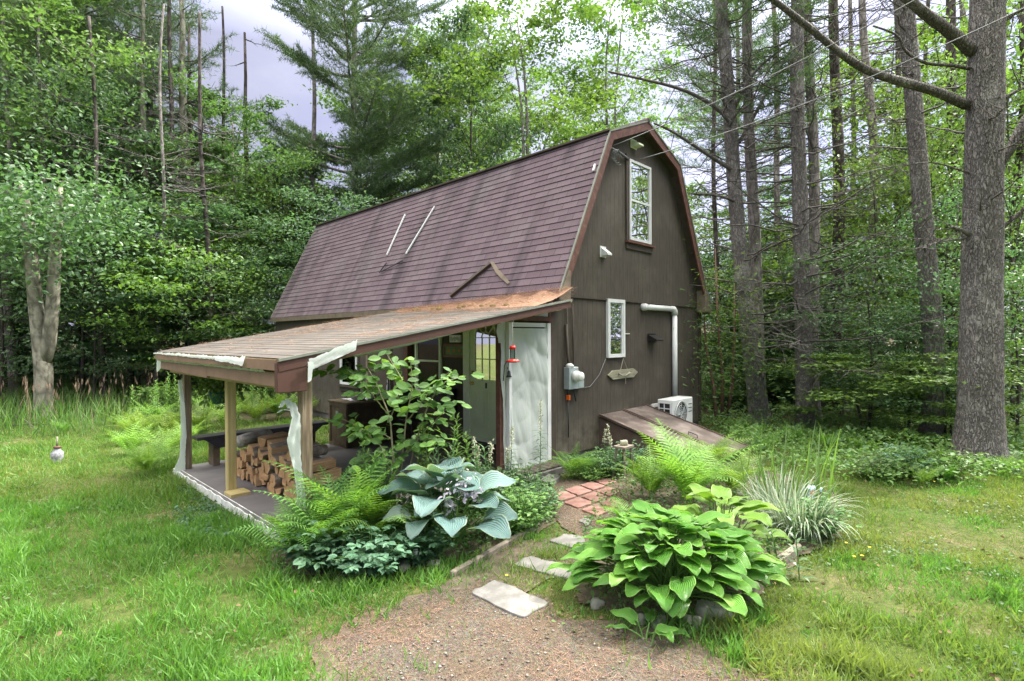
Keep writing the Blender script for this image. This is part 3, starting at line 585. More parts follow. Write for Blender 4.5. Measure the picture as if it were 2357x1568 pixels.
def courses(mb, p0, p1, v0, v1, off=0, exp_=.127, lift=.009, axis='v', seedk=0):
    du, dz = p1[0] - p0[0], p1[1] - p0[1]; l = math.hypot(du, dz); tx, tz = du / l, dz / l; nx_, nz_ = -tz, tx
    if nz_ < 0: nx_, nz_ = -nx_, -nz_
    n = int(math.ceil(l / exp_)); M_ = 40
    vs = np.linspace(v0, v1, M_ + 1)
    for k in range(n):
        a, b = k * exp_, min((k + 1) * exp_, l)
        if b - a < .01: continue
        wv = .0035 * np.sin(vs * 3.1 + k * 1.7) + rng.uniform(-.0015, .0015, M_ + 1)
        la = lift + rng.uniform(0, .004)
        A = [(p0[0] + tx * (a + w_) + nx_ * la, v, p0[1] + tz * (a + w_) + nz_ * la) for v, w_ in zip(vs, wv)]
        B = [(p0[0] + tx * b + nx_ * .001, v, p0[1] + tz * b + nz_ * .001) for v in vs]
        D = [(p0[0] + tx * (a + w_) - nx_ * .002, v, p0[1] + tz * (a + w_) - nz_ * .002) for v, w_ in zip(vs, wv)]
        V = A + B + D; e = M_ + 1
        uv = [(v, off + a + .002) for v in vs] + [(v, off + b - .002) for v in vs] + [(v, off + a + .006) for v in vs]
        i = np.arange(M_)[:, None]; mb.add(V, np.concatenate([np.concatenate([i, i + 1, i + 1 + e, i + e], 1), np.concatenate([i + 2 * e, i + 1 + 2 * e, i + 1, i], 1)]), 0, uv)
for nm, p0, p1, sg in (('lower_shingles', prof[0], prof[1], 1), ('upper_shingles', prof[1], prof[2], 1), ('upper_shingles', prof[3], prof[2], -1), ('lower_shingles', prof[4], prof[3], -1)):
    mb = MB(); courses(mb, p0, p1, -OV - .01, HL + .12, off=0 if 'lower' in nm else 3.3); part(mb, nm, M['shingle'], roof)
mb = MB(); mb.tube([(HW / 2, -OV - .015, HR + .01), (HW / 2, HL + .12, HR + .01)], .05, 6); part(mb, 'ridge_cap', M['shingle'], roof)
# knee drip flashing
mb = MB(); mb.beam((K_ - .02, -OV - .01, HK + .012), (K_ - .02, HL + .12, HK + .012), .075, .03); part(mb, 'knee_flashing', M['trim_dark'], roof)
# rake boards + drip edges
def rake(v, sg):
    t, dp = .03, .15; rb = MB(); de = MB(); ins2 = inset(dp)
    for i in range(4):
        a, b, c, d = prof[i], prof[i + 1], ins2[i + 1], ins2[i]
        a, b = (a[0], a[1] - .012), (b[0], b[1] - .012)
        V = [(p[0], vv, p[1]) for vv in (v, v + sg * t) for p in (a, b, c, d)]
        rb.add(V, [(0, 1, 2, 3), (7, 6, 5, 4), (0, 4, 5, 1), (3, 2, 6, 7), (0, 3, 7, 4), (1, 5, 6, 2)])
        de.beam((prof[i][0], v - sg * .006, prof[i][1] + .004), (prof[i + 1][0], v - sg * .006, prof[i + 1][1] + .004), .012, .03)
    return rb, de
for v, sg in ((-OV, 1), (HL + .1, -1)):
    rb, de = rake(v, sg); r_ = part(rb, 'rake_board', M['trim']); part(de, 'drip_edge', M['drip'], r_)
for s_ in (0, 1):
    mb = MB(); f = (lambda u: u) if s_ == 0 else (lambda u: HW - u)
    poly = [(-E_ - .012, HE - .07), (.205, HE - .07), (.205, HE + .40), (.16, HE + .42), (-E_ + .09, HE + .13)]
    V = [(f(u), v, z) for v in (-OV - .012, -.024) for u, z in poly]; n = 5
    mb.add(V, [tuple(range(n)), tuple(range(2 * n - 1, n - 1, -1))] + [(i, i + n, (i + 1) % n + n, (i + 1) % n) for i in range(n)])
    part(mb, 'eave_return', M['soffit'])
mb = MB(); mb.box((-E_ - .02, -OV + .02, HE - .11), (-E_ + .012, HL + .1, HE - .004)); mb.box((HW + E_ - .012, -OV + .02, HE - .11), (HW + E_ + .02, HL + .1, HE - .004)); part(mb, 'eave_fascia', M['soffit'])
# roof oddments: two white strips, boards of the little cricket, flashing
def rl(px, py):      # photo pixel -> point on lower front slope
    d = ray(px, py); o = Vector((0, 0, EYE)); s0 = H(-E_, 0, HE); n_ = (H(-E_, 1, HE) - s0).cross(H(K_, 0, HK) - s0); d = Vector(d); t = n_.dot(s0 - o) / n_.dot(d); p = o + d * t
    x, y = p.x - X0, p.y - Y0; return Vector((x * UX + y * UY, -x * UY + y * UX, p.z))
nl = Vector((-(HK - HE), 0, K_ + E_)).normalized()
for a, b in (((935, 495), (893, 588)), ((1003, 477), (937, 586)), ((1372, 381), (1368, 396))):
    mb = MB(); mb.beam(rl(*a) + nl * .03, rl(*b) + nl * .03, .03, .025, up=nl); tag(part(mb, 'white_strip', M['vinyl'], roof))
for a, b, w_ in (((1040, 684), (1133, 609), .05), ((893, 607), (876, 630), .02), ((930, 602), (880, 628), .02)):
    mb = MB(); mb.beam(rl(*a) + nl * .04, rl(*b) + nl * .04, w_, .05 if w_ > .03 else .02, up=nl); part(mb, 'old_board', M['trim_dark'] if w_ > .03 else M['iron'], roof)
mb = MB()
fl = [(1131, 604), (1139, 605), (1150, 622), (1166, 639), (1176, 652), (1171, 656), (1156, 643), (1143, 629), (1135, 614)]
mb.add([rl(x, y) + nl * .03 for i, (x, y) in enumerate(fl)], [tuple(range(len(fl)))]); part(mb, 'bent_flashing', M['soffit'], roof)

# windows on a wall; frame axes given by origin, right, outward normal
def window(u0, u1, z0, z1, wall, name='window', sashes=2, casing=.045, outer=None, sill=True, curtain=None, divs=0, fm='vinyl', label=None, half=None):
    """wall: function (a, out, z) -> local point, a runs along the wall, out = outward distance"""
    def bx(mb, a0, a1, o0, o1, zz0, zz1):
        P = [wall(a, o_, z) for a in (a0, a1) for o_ in (o0, o1) for z in (zz0, zz1)]
        mb.add(P, [(0, 1, 3, 2), (4, 6, 7, 5), (0, 4, 5, 1), (2, 3, 7, 6), (0, 2, 6, 4), (1, 5, 7, 3)])
    mb = MB(); c = casing
    bx(mb, u0, u0 + c, .002, .05, z0, z1); bx(mb, u1 - c, u1, .002, .05, z0, z1); bx(mb, u0 + c, u1 - c, .002, .05, z0, z0 + c); bx(mb, u0 + c, u1 - c, .002, .05, z1 - c, z1)
    w_ = mb.build(name, M[fm], cabin); tag(w_, label)
    mb = MB(); bx(mb, u0 + c, u1 - c, .003, .008, z0 + c, z1 - c); part(mb, 'dark_room_panel', M['dark_inside'], w_)  # dark panel on the wall in place of an unlit room
    mb = MB(); zm = (z0 + z1) / 2
    if sashes == 2: bx(mb, u0 + c, u1 - c, .014, .042, zm - .018, zm + .018)
    s2 = c * .45
    for (a, b) in ((z0 + c, zm - .018), (zm + .018, z1 - c)) if sashes == 2 else ((z0 + c, z1 - c),):
        bx(mb, u0 + c, u0 + c + s2, .014, .036, a, b); bx(mb, u1 - c - s2, u1 - c, .014, .036, a, b)
        for q in range(divs): aa = u0 + c + (u1 - u0 - 2 * c) * (q + 1) / (divs + 1); bx(mb, aa - .008, aa + .008, .024, .034, a, b)
        if divs: bx(mb, u0 + c, u1 - c, .025, .033, (a + b) / 2 - .008, (a + b) / 2 + .008)
    part(mb, 'sash', M[fm], w_)
    mb = MB(); bx(mb, u0 + c + s2, u1 - c - s2, .022, .024, z0 + c, z1 - c); part(mb, 'pane', M['glass'], w_)
    if curtain:
        for (ca, cb, cz0, cz1) in curtain:
            mb = MB(); n = 24; V = []; 
            for q in range(n + 1):
                a = ca + (cb - ca) * q / n; oo = .0145 + .0025 * math.sin(q * 1.9); V += [wall(a, oo, cz0), wall(a, oo, cz1)]
            mb.add(V, [(2 * q, 2 * q + 2, 2 * q + 3, 2 * q + 1) for q in range(n)]); part(mb, 'curtain', M['curtain'], w_)
    if outer:
        mb = MB(); t = outer; bx(mb, u0 - t, u0 - .001, .002, .03, z0 - .02, z1 + t); bx(mb, u1 + .001, u1 + t, .002, .03, z0 - .02, z1 + t); bx(mb, u0 - .001, u1 + .001, .002, .03, z1 + .001, z1 + t); part(mb, 'casing', M['trim_dark'], w_)
    if sill:
        t = outer or .04; mb = MB(); bx(mb, u0 - t - .02, u1 + t + .02, .001, .075, z0 - .055, z0 - .021); part(mb, 'sill', M['trim'] if wall is gw else M['trim_dark'], w_)
        mb = MB(); bx(mb, u0 - t, u1 + t, .001, .028, z0 - .16, z0 - .056); part(mb, 'apron', M['trim_dark'], w_)
    return w_
gw = lambda a, o_, z: (a, -.013 - o_, z)
gl_ = lambda a, o_, z: (a, -o_, z)
fw = lambda a, o_, z: (-o_, a, z)
window(2.11, 2.85, 3.68, 5.115, gw, outer=.08, label='tall white sash window high in the gable', curtain=[(2.70, 2.80, 3.74, 5.0)])
window(1.43, 1.955, 1.6, 2.60, gl_, sashes=1, casing=.06, sill=False, curtain=[(1.50, 1.72, 2.0, 2.38)], label='narrow white window on the ground floor of the gable wall')
window(5.64, 6.40, .89, 1.72, fw, sashes=1, casing=.05, outer=.05, curtain=[(5.72, 6.3, .96, 1.66)], label='small white window with a curtain at the far end of the porch wall')
window(2.62, 3.42, .92, 2.12, fw, casing=.05, sashes=2, fm='casing', curtain=[(2.7, 3.36, 1.55, 2.05)], divs=0, sill=False, label='double hung window between the dark door and the white door')
# white entry door with arched light
dv0, dv1, dz0, dz1 = .98, 1.80, .27, 2.29
mb = MB()
def fbx(mb, a0, a1, o0, o1, z0, z1, mi=0): mb.box((-o1, a0, z0), (-o0, a1, z1), mi)
fbx(mb, dv0, dv1, .002, .045, dz0, dz1); door = part(mb, 'door', M['door_paint'], label='pale entry door with an arched window')
mb = MB(); fbx(mb, dv1 + .002, dv1 + .16, .002, .07, dz0 - .04, dz1 + .14); fbx(mb, dv0 - .16, dv0 - .002, .002, .07, dz0 - .04, dz1 + .14); fbx(mb, dv0 - .002, dv1 + .002, .002, .07, dz1 + .002, dz1 + .14); part(mb, 'door_casing', M['casing'], door)
mb = MB(); fbx(mb, dv0 - .1, dv1 + .1, .003, .14, dz0 - .05, dz0 - .002); part(mb, 'threshold', M['casing'], door)
mb = MB(); fbx(mb, dv0 - .2, dv1 + .2, .003, .3, dz0 - .19, dz0 - .051); part(mb, 'door_step', M['trim_dark'], door)
gc, gr_, gz0, gz1 = (dv0 + dv1) / 2, .27, 1.13 + .1, 1.95
arc = [(gc - gr_ * math.cos(t), gz1 + (gr_ * 1.0) * math.sin(t)) for t in np.linspace(0, PI, 17)]
mb = MB(); mb.add([(-.047, a, z) for a, z in [(gc - gr_, gz0), (gc + gr_, gz0)] + arc[::-1]], [tuple(range(19))]); part(mb, 'door_dark_panel', M['dark_inside'], door)  # dark panel behind the pane, standing for the unlit interior
mb = MB(); mb.add([(-.052, a, z) for a, z in [(gc - gr_, gz0), (gc + gr_, gz0)] + arc[::-1]], [tuple(range(19))]); part(mb, 'door_pane', M['glass'], door)
mb = MB()
pts = [(gc - gr_, gz0)] + [(gc - gr_, gz1)] + arc[1:-1] + [(gc + gr_, gz1), (gc + gr_, gz0)]
for a, b in zip(pts, pts[1:] + pts[:1]): mb.beam((-.053, a[0], a[1]), (-.053, b[0], b[1]), .024, .03, up=(-1, 0, 0))
for q in (1, 2): a = gc - gr_ + 2 * gr_ * q / 3; mb.beam((-.055, a, gz0), (-.055, a, gz1), .016, .014, up=(-1, 0, 0))
for z in (gz0 + .36, gz1): mb.beam((-.056, gc - gr_, z), (-.056, gc + gr_, z), .016, .014, up=(-1, 0, 0))
ia = [(gc - .1 * math.cos(t), gz1 + .1 * math.sin(t)) for t in np.linspace(0, PI, 9)]
for a, b in zip(ia, ia[1:]): mb.beam((-.055, *a), (-.055, *b), .014, .014, up=(-1, 0, 0))
for t in (PI * .25, PI * .5, PI * .75): mb.beam((-.055, gc - .1 * math.cos(t), gz1 + .1 * math.sin(t)), (-.055, gc - gr_ * math.cos(t), gz1 + gr_ * math.sin(t)), .014, .014, up=(-1, 0, 0))
part(mb, 'muntins', M['casing'], door)
for c in (gc - .17, gc + .17):
    mb = MB(); a0, a1 = c - .12, c + .12
    for (p, q) in (((a0, .42), (a1, .42)), ((a0, 1.05), (a1, 1.05)), ((a0, .42), (a0, 1.05)), ((a1, .42), (a1, 1.05))): mb.beam((-.048, *p), (-.048, *q), .02, .012, up=(-1, 0, 0))
    part(mb, 'door_panel', M['door_paint'], door)
for z, r_ in ((1.17, .024), (1.36, .02)):
    mb = MB(); Mk = Matrix.Translation((-.045, dv1 - .07, z)) @ Matrix.Rotation(-PI / 2, 4, 'Y'); mb.lathe([(0, 0), (r_ * 1.3, 0), (r_ * 1.3, .008), (r_ * .5, .012), (r_ * .5, .03), (r_, .036), (r_, .055), (r_ * .6, .062), (0, .063)], 14, 0, Mk); part(mb, 'door_knob' if z < 1.3 else 'deadbolt', M['brass'], door, True)
mb = MB(); mb.beam((-.05, gc, 1.1), (-.05, gc, 1.19), .035, .012, up=(-1, 0, 0)); part(mb, 'knocker', M['iron'], door)
# dark door with a bright knob
mb = MB(); fbx(mb, 4.35, 5.15, .002, .04, .2, 2.2); d2 = part(mb, 'door', M['siding'] if False else M['trim_dark'], label='dark brown door half hidden behind the sapling')
mb = MB(); fbx(mb, 4.27, 4.348, .002, .06, .2, 2.28); fbx(mb, 5.152, 5.22, .002, .06, .2, 2.28); part(mb, 'door_casing', M['soffit'], d2)
mb = MB(); Mk = Matrix.Translation((-.04, 4.45, 1.65)) @ Matrix.Rotation(-PI / 2, 4, 'Y'); mb.lathe([(0, 0), (.04, 0), (.04, .01), (.012, .015), (.012, .035), (.03, .045), (.03, .06), (0, .07)], 14, 0, Mk); part(mb, 'door_knob', M['steel'], d2, True)

# ---- porch: roof, posts, beams, slab
PU, PZ0, PZ1, PV0, PV1 = -4.22, 1.775, 2.50, -.46, 3.86
pr0, pr1 = (PU, PZ0), (-.06, PZ1)
mb = MB(); dz = .045
V = [(u, v, z - d) for v in (PV0 + .02, PV1 - .02) for d in (.006, dz) for u, z in (pr0, pr1)]
mb.add(V, [(0, 1, 3, 2), (4, 6, 7, 5), (0, 4, 5, 1), (2, 3, 7, 6), (0, 2, 6, 4), (1, 5, 7, 3)]); proof = part(mb, 'porch_roof', M['beam_wood'])
mb = MB(); courses(mb, pr0, pr1, PV0, PV1, exp_=.127, lift=.0012); part(mb, 'porch_shingles', M['shingle_old'], proof)
sl = (PZ1 - PZ0) / (pr1[0] - pr0[0]); pz = lambda u: PZ0 + (u - PU) * sl
mb = MB()
for v in np.arange(PV0 + .25, PV1 - .1, .4): mb.beam((PU + .1, v, pz(PU + .1) - .10), (-.06, v, pz(-.06) - .10), .04, .10)
part(mb, 'rafter', M['beam_wood'], proof)
mb = MB(); mb.box((PU - .02, PV0 + .061, PZ0 - .105), (PU + .01, PV1, PZ0 - .012)); part(mb, 'front_fascia', M['fascia'], proof)
mb = MB()
for a, b, c in ((PV0 + .061, 1.68, .0), (1.685, PV1 - .1, .012)): mb.beam((PU + .045, a, PZ0 - .195 - c), (PU + .045, b, PZ0 - .185 + c), .035, .13)
part(mb, 'front_board', M['fascia'], proof)
mb = MB(); mb.box((PU + .25, PV0 + .1, PZ0 - .235), (PU + .30, PV1 - .1, PZ0 - .10)); mb.box((PU + .07, PV0 + .061, PZ0 - .285), (PU + .11, PV1 - .4, PZ0 - .16)); pbeam = part(mb, 'porch_beam', M['beam_wood'])
mb = MB(); mb.box((PU - .03, PV0 + .0, PZ0 - .30), (PU + .24, PV0 + .06, PZ0 - .03), bev=.006); part(mb, 'corner_box', M['fascia_dark'], pbeam)
mb = MB(); mb.beam((PU - .02, PV0 + .01, PZ0 - .068), (-.12, PV0 + .01, pz(-.12) - .068), .03, .09); rk = part(mb, 'porch_rake', M['fascia_dark'], proof)
mb = MB(); mb.beam((PU - .02, PV0 - .012, PZ0 - .012), (-.1, PV0 - .012, pz(-.1) - .012), .014, .024); part(mb, 'drip_edge', M['drip'], rk)
def post(u, v, z0, z1, wd, m, label, base=True):
    mb = MB(); mb.box((u - wd / 2, v - wd / 2, z0), (u + wd / 2, v + wd / 2, z1), bev=.006); return part(mb, 'porch_post', m, label=label)
post(-3.93, -.30, .1, PZ0 - .14, .10, M['old_post'], 'weathered grey corner post of the porch')
pm = post(-3.9, 1.80, .1, PZ0 - .24, .10, M['treated'], 'new yellowish middle post of the porch')
mb = MB(); mb.box((-4.0, 1.5, .10), (-3.78, 1.74, .135)); part(mb, 'wood_block', M['treated'], pm)
post(-3.93, 3.5, .1, PZ0 - .24, .09, M['old_post'], 'shaded far post of the porch')
mb = MB(); mb.box((-1.06, .03, .1), (-.98, .11, pz(-1) - .12)); pp = part(mb, 'porch_post', M['trim'], label='thin red-brown post beside the plastic covered panel')
mb = MB(); mb.box((-.07, -.02, .1), (.0, .05, 2.36)); mb.box((-1.06, -.035, 2.19), (-.0, .0, 2.25)); part(mb, 'porch_frame', M['trim'])
mb = MB(); mb.box((-.13, 3.55, .1), (-.03, 3.67, 2.35)); part(mb, 'wall_post', M['trim'])
mb = MB(); mb.box((-4.05, -.36, -.1), (-.0, 3.72, .10), bev=.01); slab = part(mb, 'porch_slab', M['concrete'])
mb = MB()
for q in range(9): mb.box((-.9 - 0, -.5 + q * .13, .102), (-.01, -.38 + q * .13, .128)) if False else None
def ragged(v0, v1, n, f0, f1):
    return [(f0 + (f1 - f0) * q / n) for q in range(n + 1)]
V = []; n = 60
for q in range(n + 1):
    v = -.3 + 4.02 * q / n; V += [(-4.056, v, -.02), (-4.058, v, .08 + .008 * math.sin(q * 1.3) + rng.uniform(-.004, .004)), (-4.02, v, .1035)]
mb.add(V, [(3 * q + a, 3 * q + 3 + a, 3 * q + 4 + a, 3 * q + 1 + a) for q in range(n) for a in (0, 1)]); part(mb, 'slab_edging', M['paint_white'], slab)
# decking boards near the door + step
mb = MB()
for q in range(8):
    u = -1.0 + q * .125; mb.box((u, -.34, .103), (u + .115, 2.4, .128), bev=.003)
part(mb, 'deck_boards', M['trim_dark'], slab)
# plastic covered panel
mb = MB(); A, B = -.965, -.085
for q in ((A, A + .05, .14, 2.16), (B - .075, B, .14, 2.16)): mb.box((q[0], -.06, q[2]), (q[1], .0, q[3]))
mb.box((A + .05, -.03, 2.10), (B - .06, 0, 2.16)); mb.box((A + .05, -.03, .14), (B - .06, 0, .2)); scr = part(mb, 'screen_panel', M['vinyl'], label='white framed panel covered in wrinkled plastic sheet')
def cloth(name, P00, P10, P01, P11, nu, nv, amp, out_, m, par, rag=0, seed=0, label=None):
    r_ = np.random.default_rng(seed + 3); P00, P10, P01, P11 = map(np.asarray, (P00, P10, P01, P11)); o_ = np.asarray(out_, float)
    s, t = np.meshgrid(np.linspace(0, 1, nu), np.linspace(0, 1, nv)); P = (P00[None, None] * ((1 - s) * (1 - t))[..., None] + P10 * (s * (1 - t))[..., None] + P01 * ((1 - s) * t)[..., None] + P11 * (s * t)[..., None])
    w_ = sum(r_.uniform(.3, 1) * (1 - 2 * np.abs(np.sin(s * r_.uniform(-9, 9) + t * r_.uniform(-11, 11) + r_.uniform(0, 6) + .8 * np.sin(t * r_.uniform(2, 7) + s * 3))) ** .6) for _ in range(8)) / 5
    P = P + (w_ * amp)[..., None] * o_
    if rag: P[-1] += (P11 - P10) / (np.linalg.norm(P11 - P10) + 1e-9) * r_.uniform(-rag, rag, (nu, 1)); P[0] += (P11 - P10) / (np.linalg.norm(P11 - P10) + 1e-9) * r_.uniform(-rag, rag, (nu, 1)) * .4
    i = np.arange(nv - 1)[:, None] * nu; j = np.arange(nu - 1)[None, :]; mb = MB(); mb.add(P.reshape(-1, 3), np.stack([i + j, i + j + 1, i + nu + j + 1, i + nu + j], -1).reshape(-1, 4)); return part(mb, name, m, par, True, label)
cloth('plastic_sheet', (A + .03, -.045, .12), (B - .085, -.045, .12), (A + .03, -.045, 2.08), (B - .085, -.045, 2.08), 44, 80, .038, (0, 1, 0), M['plastic'], scr, seed=1)
cloth('plastic_sheet', (A, -.0, 2.26), (-.08, -.0, 2.26), (A, .0, pz(A) - .13), (-.08, .0, pz(-.08) - .13), 20, 8, .008, (0, 1, 0), M['plastic'], scr, seed=2)
# torn plastic along front boards, corner, posts and beam
cloth('torn_plastic', (PU + .02, PV0 + .38, PZ0 - .135), (PU + .02, PV1, PZ0 - .135), (PU - .0, PV0 + .38, PZ0 - .108), (PU - .0, PV1, PZ0 - .108), 70, 3, .008, (1, 0, 0), M['plastic'], proof, .010, 3)
cloth('torn_plastic', (PU - .03, PV0 + 1.05, PZ0 - .05), (PU - .03, PV1 + .02, PZ0 - .03), (PU - .026, PV0 + 1.05, PZ0 - .008), (PU - .026, PV1 + .02, PZ0 - .004), 60, 3, .006, (1, 0, 0), M['plastic'], proof, .012, 4)
cloth('torn_plastic', (PU - .05, PV0 + .75, PZ0 - .08), (PU - .05, PV0 + 1.6, PZ0 - .05), (PU - .03, PV0 + .75, PZ0 - .005), (PU - .03, PV0 + 1.6, PZ0 - .002), 20, 4, .01, (1, 0, 0), M['plastic'], proof, .02, 5)
cloth('torn_plastic', (PU + .0, PV1 + .02, PZ0 - .3), (PU + .06, PV1 + .02, PZ0 - .24), (PU + .0, PV1 + .02, PZ0 - .09), (PU + .08, PV1 + .02, PZ0 - .09), 5, 8, .02, (0, 1, 0), M['plastic'], proof, .02, 6)
c0, c1, c2, c3 = onv(708, 870, PV0 - .03), onv(818, 806, PV0 - .03), onv(710, 828, PV0 - .03), onv(822, 782, PV0 - .03)
cloth('torn_plastic', onv(716, 852, PV0 - .03), c1, c2, c3, 24, 7, .012, (0, 1, 0), M['plastic'], proof, .01, 7)
cloth('torn_plastic', onv(708, 880, PV0 - .04), onv(716, 876, PV0 - .03), onv(708, 830, PV0 - .04), onv(722, 835, PV0 - .03), 5, 8, .01, (0, 1, 0), M['plastic'], proof, .01, 8)
# rolled plastic under the rake
mb = MB(); P = [onv(x, y, PV0 + .12) for x, y in ((815, 815), (880, 800), (950, 785), (1020, 766), (1080, 747), (1130, 737), (1160, 739))]
mb.tube(P, [.03, .034, .04, .045, .05, .05, .03], 8, jit=.25); part(mb, 'rolled_plastic', M['plastic'], proof, True)
def strip(pts, wds, v, name, par, seed, vo=.02, label=None):
    rr = np.random.default_rng(seed); pts = [onv(x, y, v) for x, y in pts]; n = 36; ts = np.linspace(0, len(pts) - 1.001, n); V = []
    for t in ts:
        i = int(t); f = t - i; p = pts[i].lerp(pts[i + 1], f); w_ = wds[i] * (1 - f) + wds[i + 1] * f
        for q in (-1, -.5, 0, .5, 1): V.append((p.x + q * w_ * .5 * 1.3 + rr.uniform(-.003, .003), p.y + vo * math.sin(q * 5 + t * 3) * .5 + rr.uniform(-.004, .004), p.z))
    mb = MB(); mb.add(V, [(5 * a + b, 5 * a + b + 1, 5 * a + b + 6, 5 * a + b + 5) for a in range(n - 1) for b in range(4)]); return part(mb, name, M['plastic'], par, True, label)
strip([(672, 928), (682, 960), (676, 1010), (684, 1070), (692, 1130), (698, 1200)], [.04, .07, .085, .07, .055, .055], -.37, 'torn_plastic', cabin, 11, .03, 'torn pale plastic wrapped on the corner post')
for pts, w_ in (([(672, 930), (655, 922), (645, 938)], .05), ([(668, 945), (650, 943), (640, 950)], .03), ([(672, 920), (662, 918), (664, 940)], .04)): strip(pts, [w_, w_, w_ * .4], -.38, 'torn_plastic', cabin, 12)
strip([(414, 875), (420, 930), (423, 1000), (420, 1050), (412, 1085)], [.03, .045, .05, .06, .12], 3.42, 'torn_plastic', cabin, 13)
strip([(1155, 742), (1158, 800), (1157, 860), (1161, 920), (1163, 1000), (1166, 1085)], [.09, .07, .055, .05, .05, .05], -.0, 'torn_plastic', cabin, 14)
strip([(1150, 745), (1146, 765), (1150, 790)], [.05, .06, .02], -.01, 'torn_plastic', cabin, 15)
# vent hoods, floodlight, black vent
def hood(u, z, w_, h, d, m, name, label):
    mb = MB(); y0 = -.016
    V = [(u, y0, z + h), (u + w_, y0, z + h), (u, y0, z), (u + w_, y0, z), (u, y0 - d, z + .01), (u + w_, y0 - d, z + .01), (u, y0 - d, z + h * .28), (u + w_, y0 - d, z + h * .28)]
    mb.add(V, [(0, 1, 7, 6), (6, 7, 5, 4), (0, 6, 4, 2), (1, 3, 5, 7), (2, 4, 5, 3)]); mb.box((u - .02, y0 - .008, z - .015), (u + w_ + .02, y0, z + h + .02)); return part(mb, name, m, label=label)
hood(1.26, 3.3, .13, .15, .14, M['vinyl'], 'vent_hood', 'white vent hood on the upper gable')
hood(2.22, 5.36, .16, .13, .16, M['casing'], 'vent_hood', 'pale vent hood under the roof peak')
hood(2.80, 1.86, .25, .13, .17, M['black'], 'vent_hood', 'black vent hood beside the white pipe')
mb = MB(); mb.box((.9, -.0165, 2.62), (.901, -.0164, 2.621)) if False else None; mb.box((1.98, -.03, 2.0), (2.13, -.002, 2.015)); part(mb, 'white_clip', M['paint_white'])
mb = MB()
for x0_, z0_, x1_, z1_ in ((1305, 700, 1307, 840), (1318, 700, 1320, 845)):
    p = onv(x0_, z0_, -.03); q = onv(x1_, z1_, -.03); mb.tube([p, q], .012, 6)
part(mb, 'conduit', M['trim_dark'], smooth=True)
# loops of cable at the service entry
mb = MB()
for q in range(4):
    c = onv(1412 + 4 * q, 356 + 2 * q, -.16); r_ = .07 + .02 * q; mb.tube([(c.x + r_ * math.cos(t) * .7, -.16 + .02 * math.sin(2 * t), c.z + r_ * math.sin(t)) for t in np.linspace(0, 5.2, 14)], .007, 4)
mb.tube([onv(1404, 340, -.15), onv(1425, 350, -.12), onv(1447, 366, -.05)], .02, 5); part(mb, 'service_cable', M['cable'], smooth=True)
mb = MB(); P = [onv(x, y, -.022) for x, y in ((1340, 893), (1358, 890), (1380, 862), (1394, 826))]; mb.tube(P, .006, 4); part(mb, 'thin_cable', M['cable'], smooth=True)

# wall mounted things (house frame Empties)
def hthing(name, u, v, z, label, cat, group=None, rz=0): return thing(name, H(u, v, z), HROT + rz, label, cat, group)
t = hthing('electric_meter', .28, 0, 1.15, 'grey electric meter box with round glass meter on the gable wall', 'electric meter')
mb = MB(); mb.box((0, -.12, 0), (.23, -.002, .34), bev=.008); mb.build('meter_box', M['steel'], t)
mb = MB(); Mk = Matrix.Translation((.13, -.12, .2)) @ Matrix.Rotation(PI / 2, 4, 'X'); mb.lathe([(.0, 0), (.085, 0), (.085, .06), (.075, .065), (.07, .13), (.055, .145), (0, .148)], 20, 0, Mk); mb.build('meter_dial', M['lens'], t, True)
mb = MB(); mb.box((.25, -.1, .0), (.40, -.002, .15), bev=.006); mb.build('junction_box', M['steel'], t)
mb = MB(); mb.tube([(.07, -.06, .34), (.07, -.06, .40), (.05, -.05, .5), (.04, -.03, 1.0)], .02, 8); mb.build('conduit', M['trim_dark'], t, True)
mb = MB(); mb.lathe([(0, -.02), (.06, -.015), (.065, .02), (.03, .05), (0, .05)], 12, 0, Matrix.Translation((.07, -.07, .35))); mb.build('conduit_cap', M['lens'], t, True)
mb = MB(); mb.box((.05, -.07, -.17), (.09, -.01, -.09), bev=.005); mb.build('orange_fitting', M['orange'], t)
mb = MB(); mb.tube([(.07, -.03, -.09), (.07, -.03, 0)], .012, 6); mb.tube([(.07, -.03, -.17), (.085, -.03, -.5), (.08, -.03, -.75)], .009, 6); mb.tube([(.2, -.05, .0), (.21, -.06, -.12), (.25, -.05, -.2)], .012, 5); mb.build('lower_conduit', M['iron'], t, True)

t = hthing('white_duct', 2.6, 0, .7, 'white bent pipe running down the gable wall to the outdoor unit', 'pipe')
mb = MB(); mb.tube([(0, -.012, 1.8), (0, -.08, 1.8)], .065, 16); mb.tube([(-.0, -.06, 1.8), (1.10, -.06, 1.8)], .052, 16); mb.tube([(1.14, -.06, 1.72), (1.14, -.06, -.1)], .052, 16)
mb.tube([(1.02, -.06, 1.8), (1.10, -.06, 1.795), (1.135, -.06, 1.76), (1.14, -.06, 1.68)], .062, 16); mb.build('pipe', M['vinyl'], t, True)
mb = MB(); mb.tube([(-.07, -.06, 1.8), (.05, -.06, 1.8)], .062, 16); mb.build('collar', M['vinyl'], t, True)

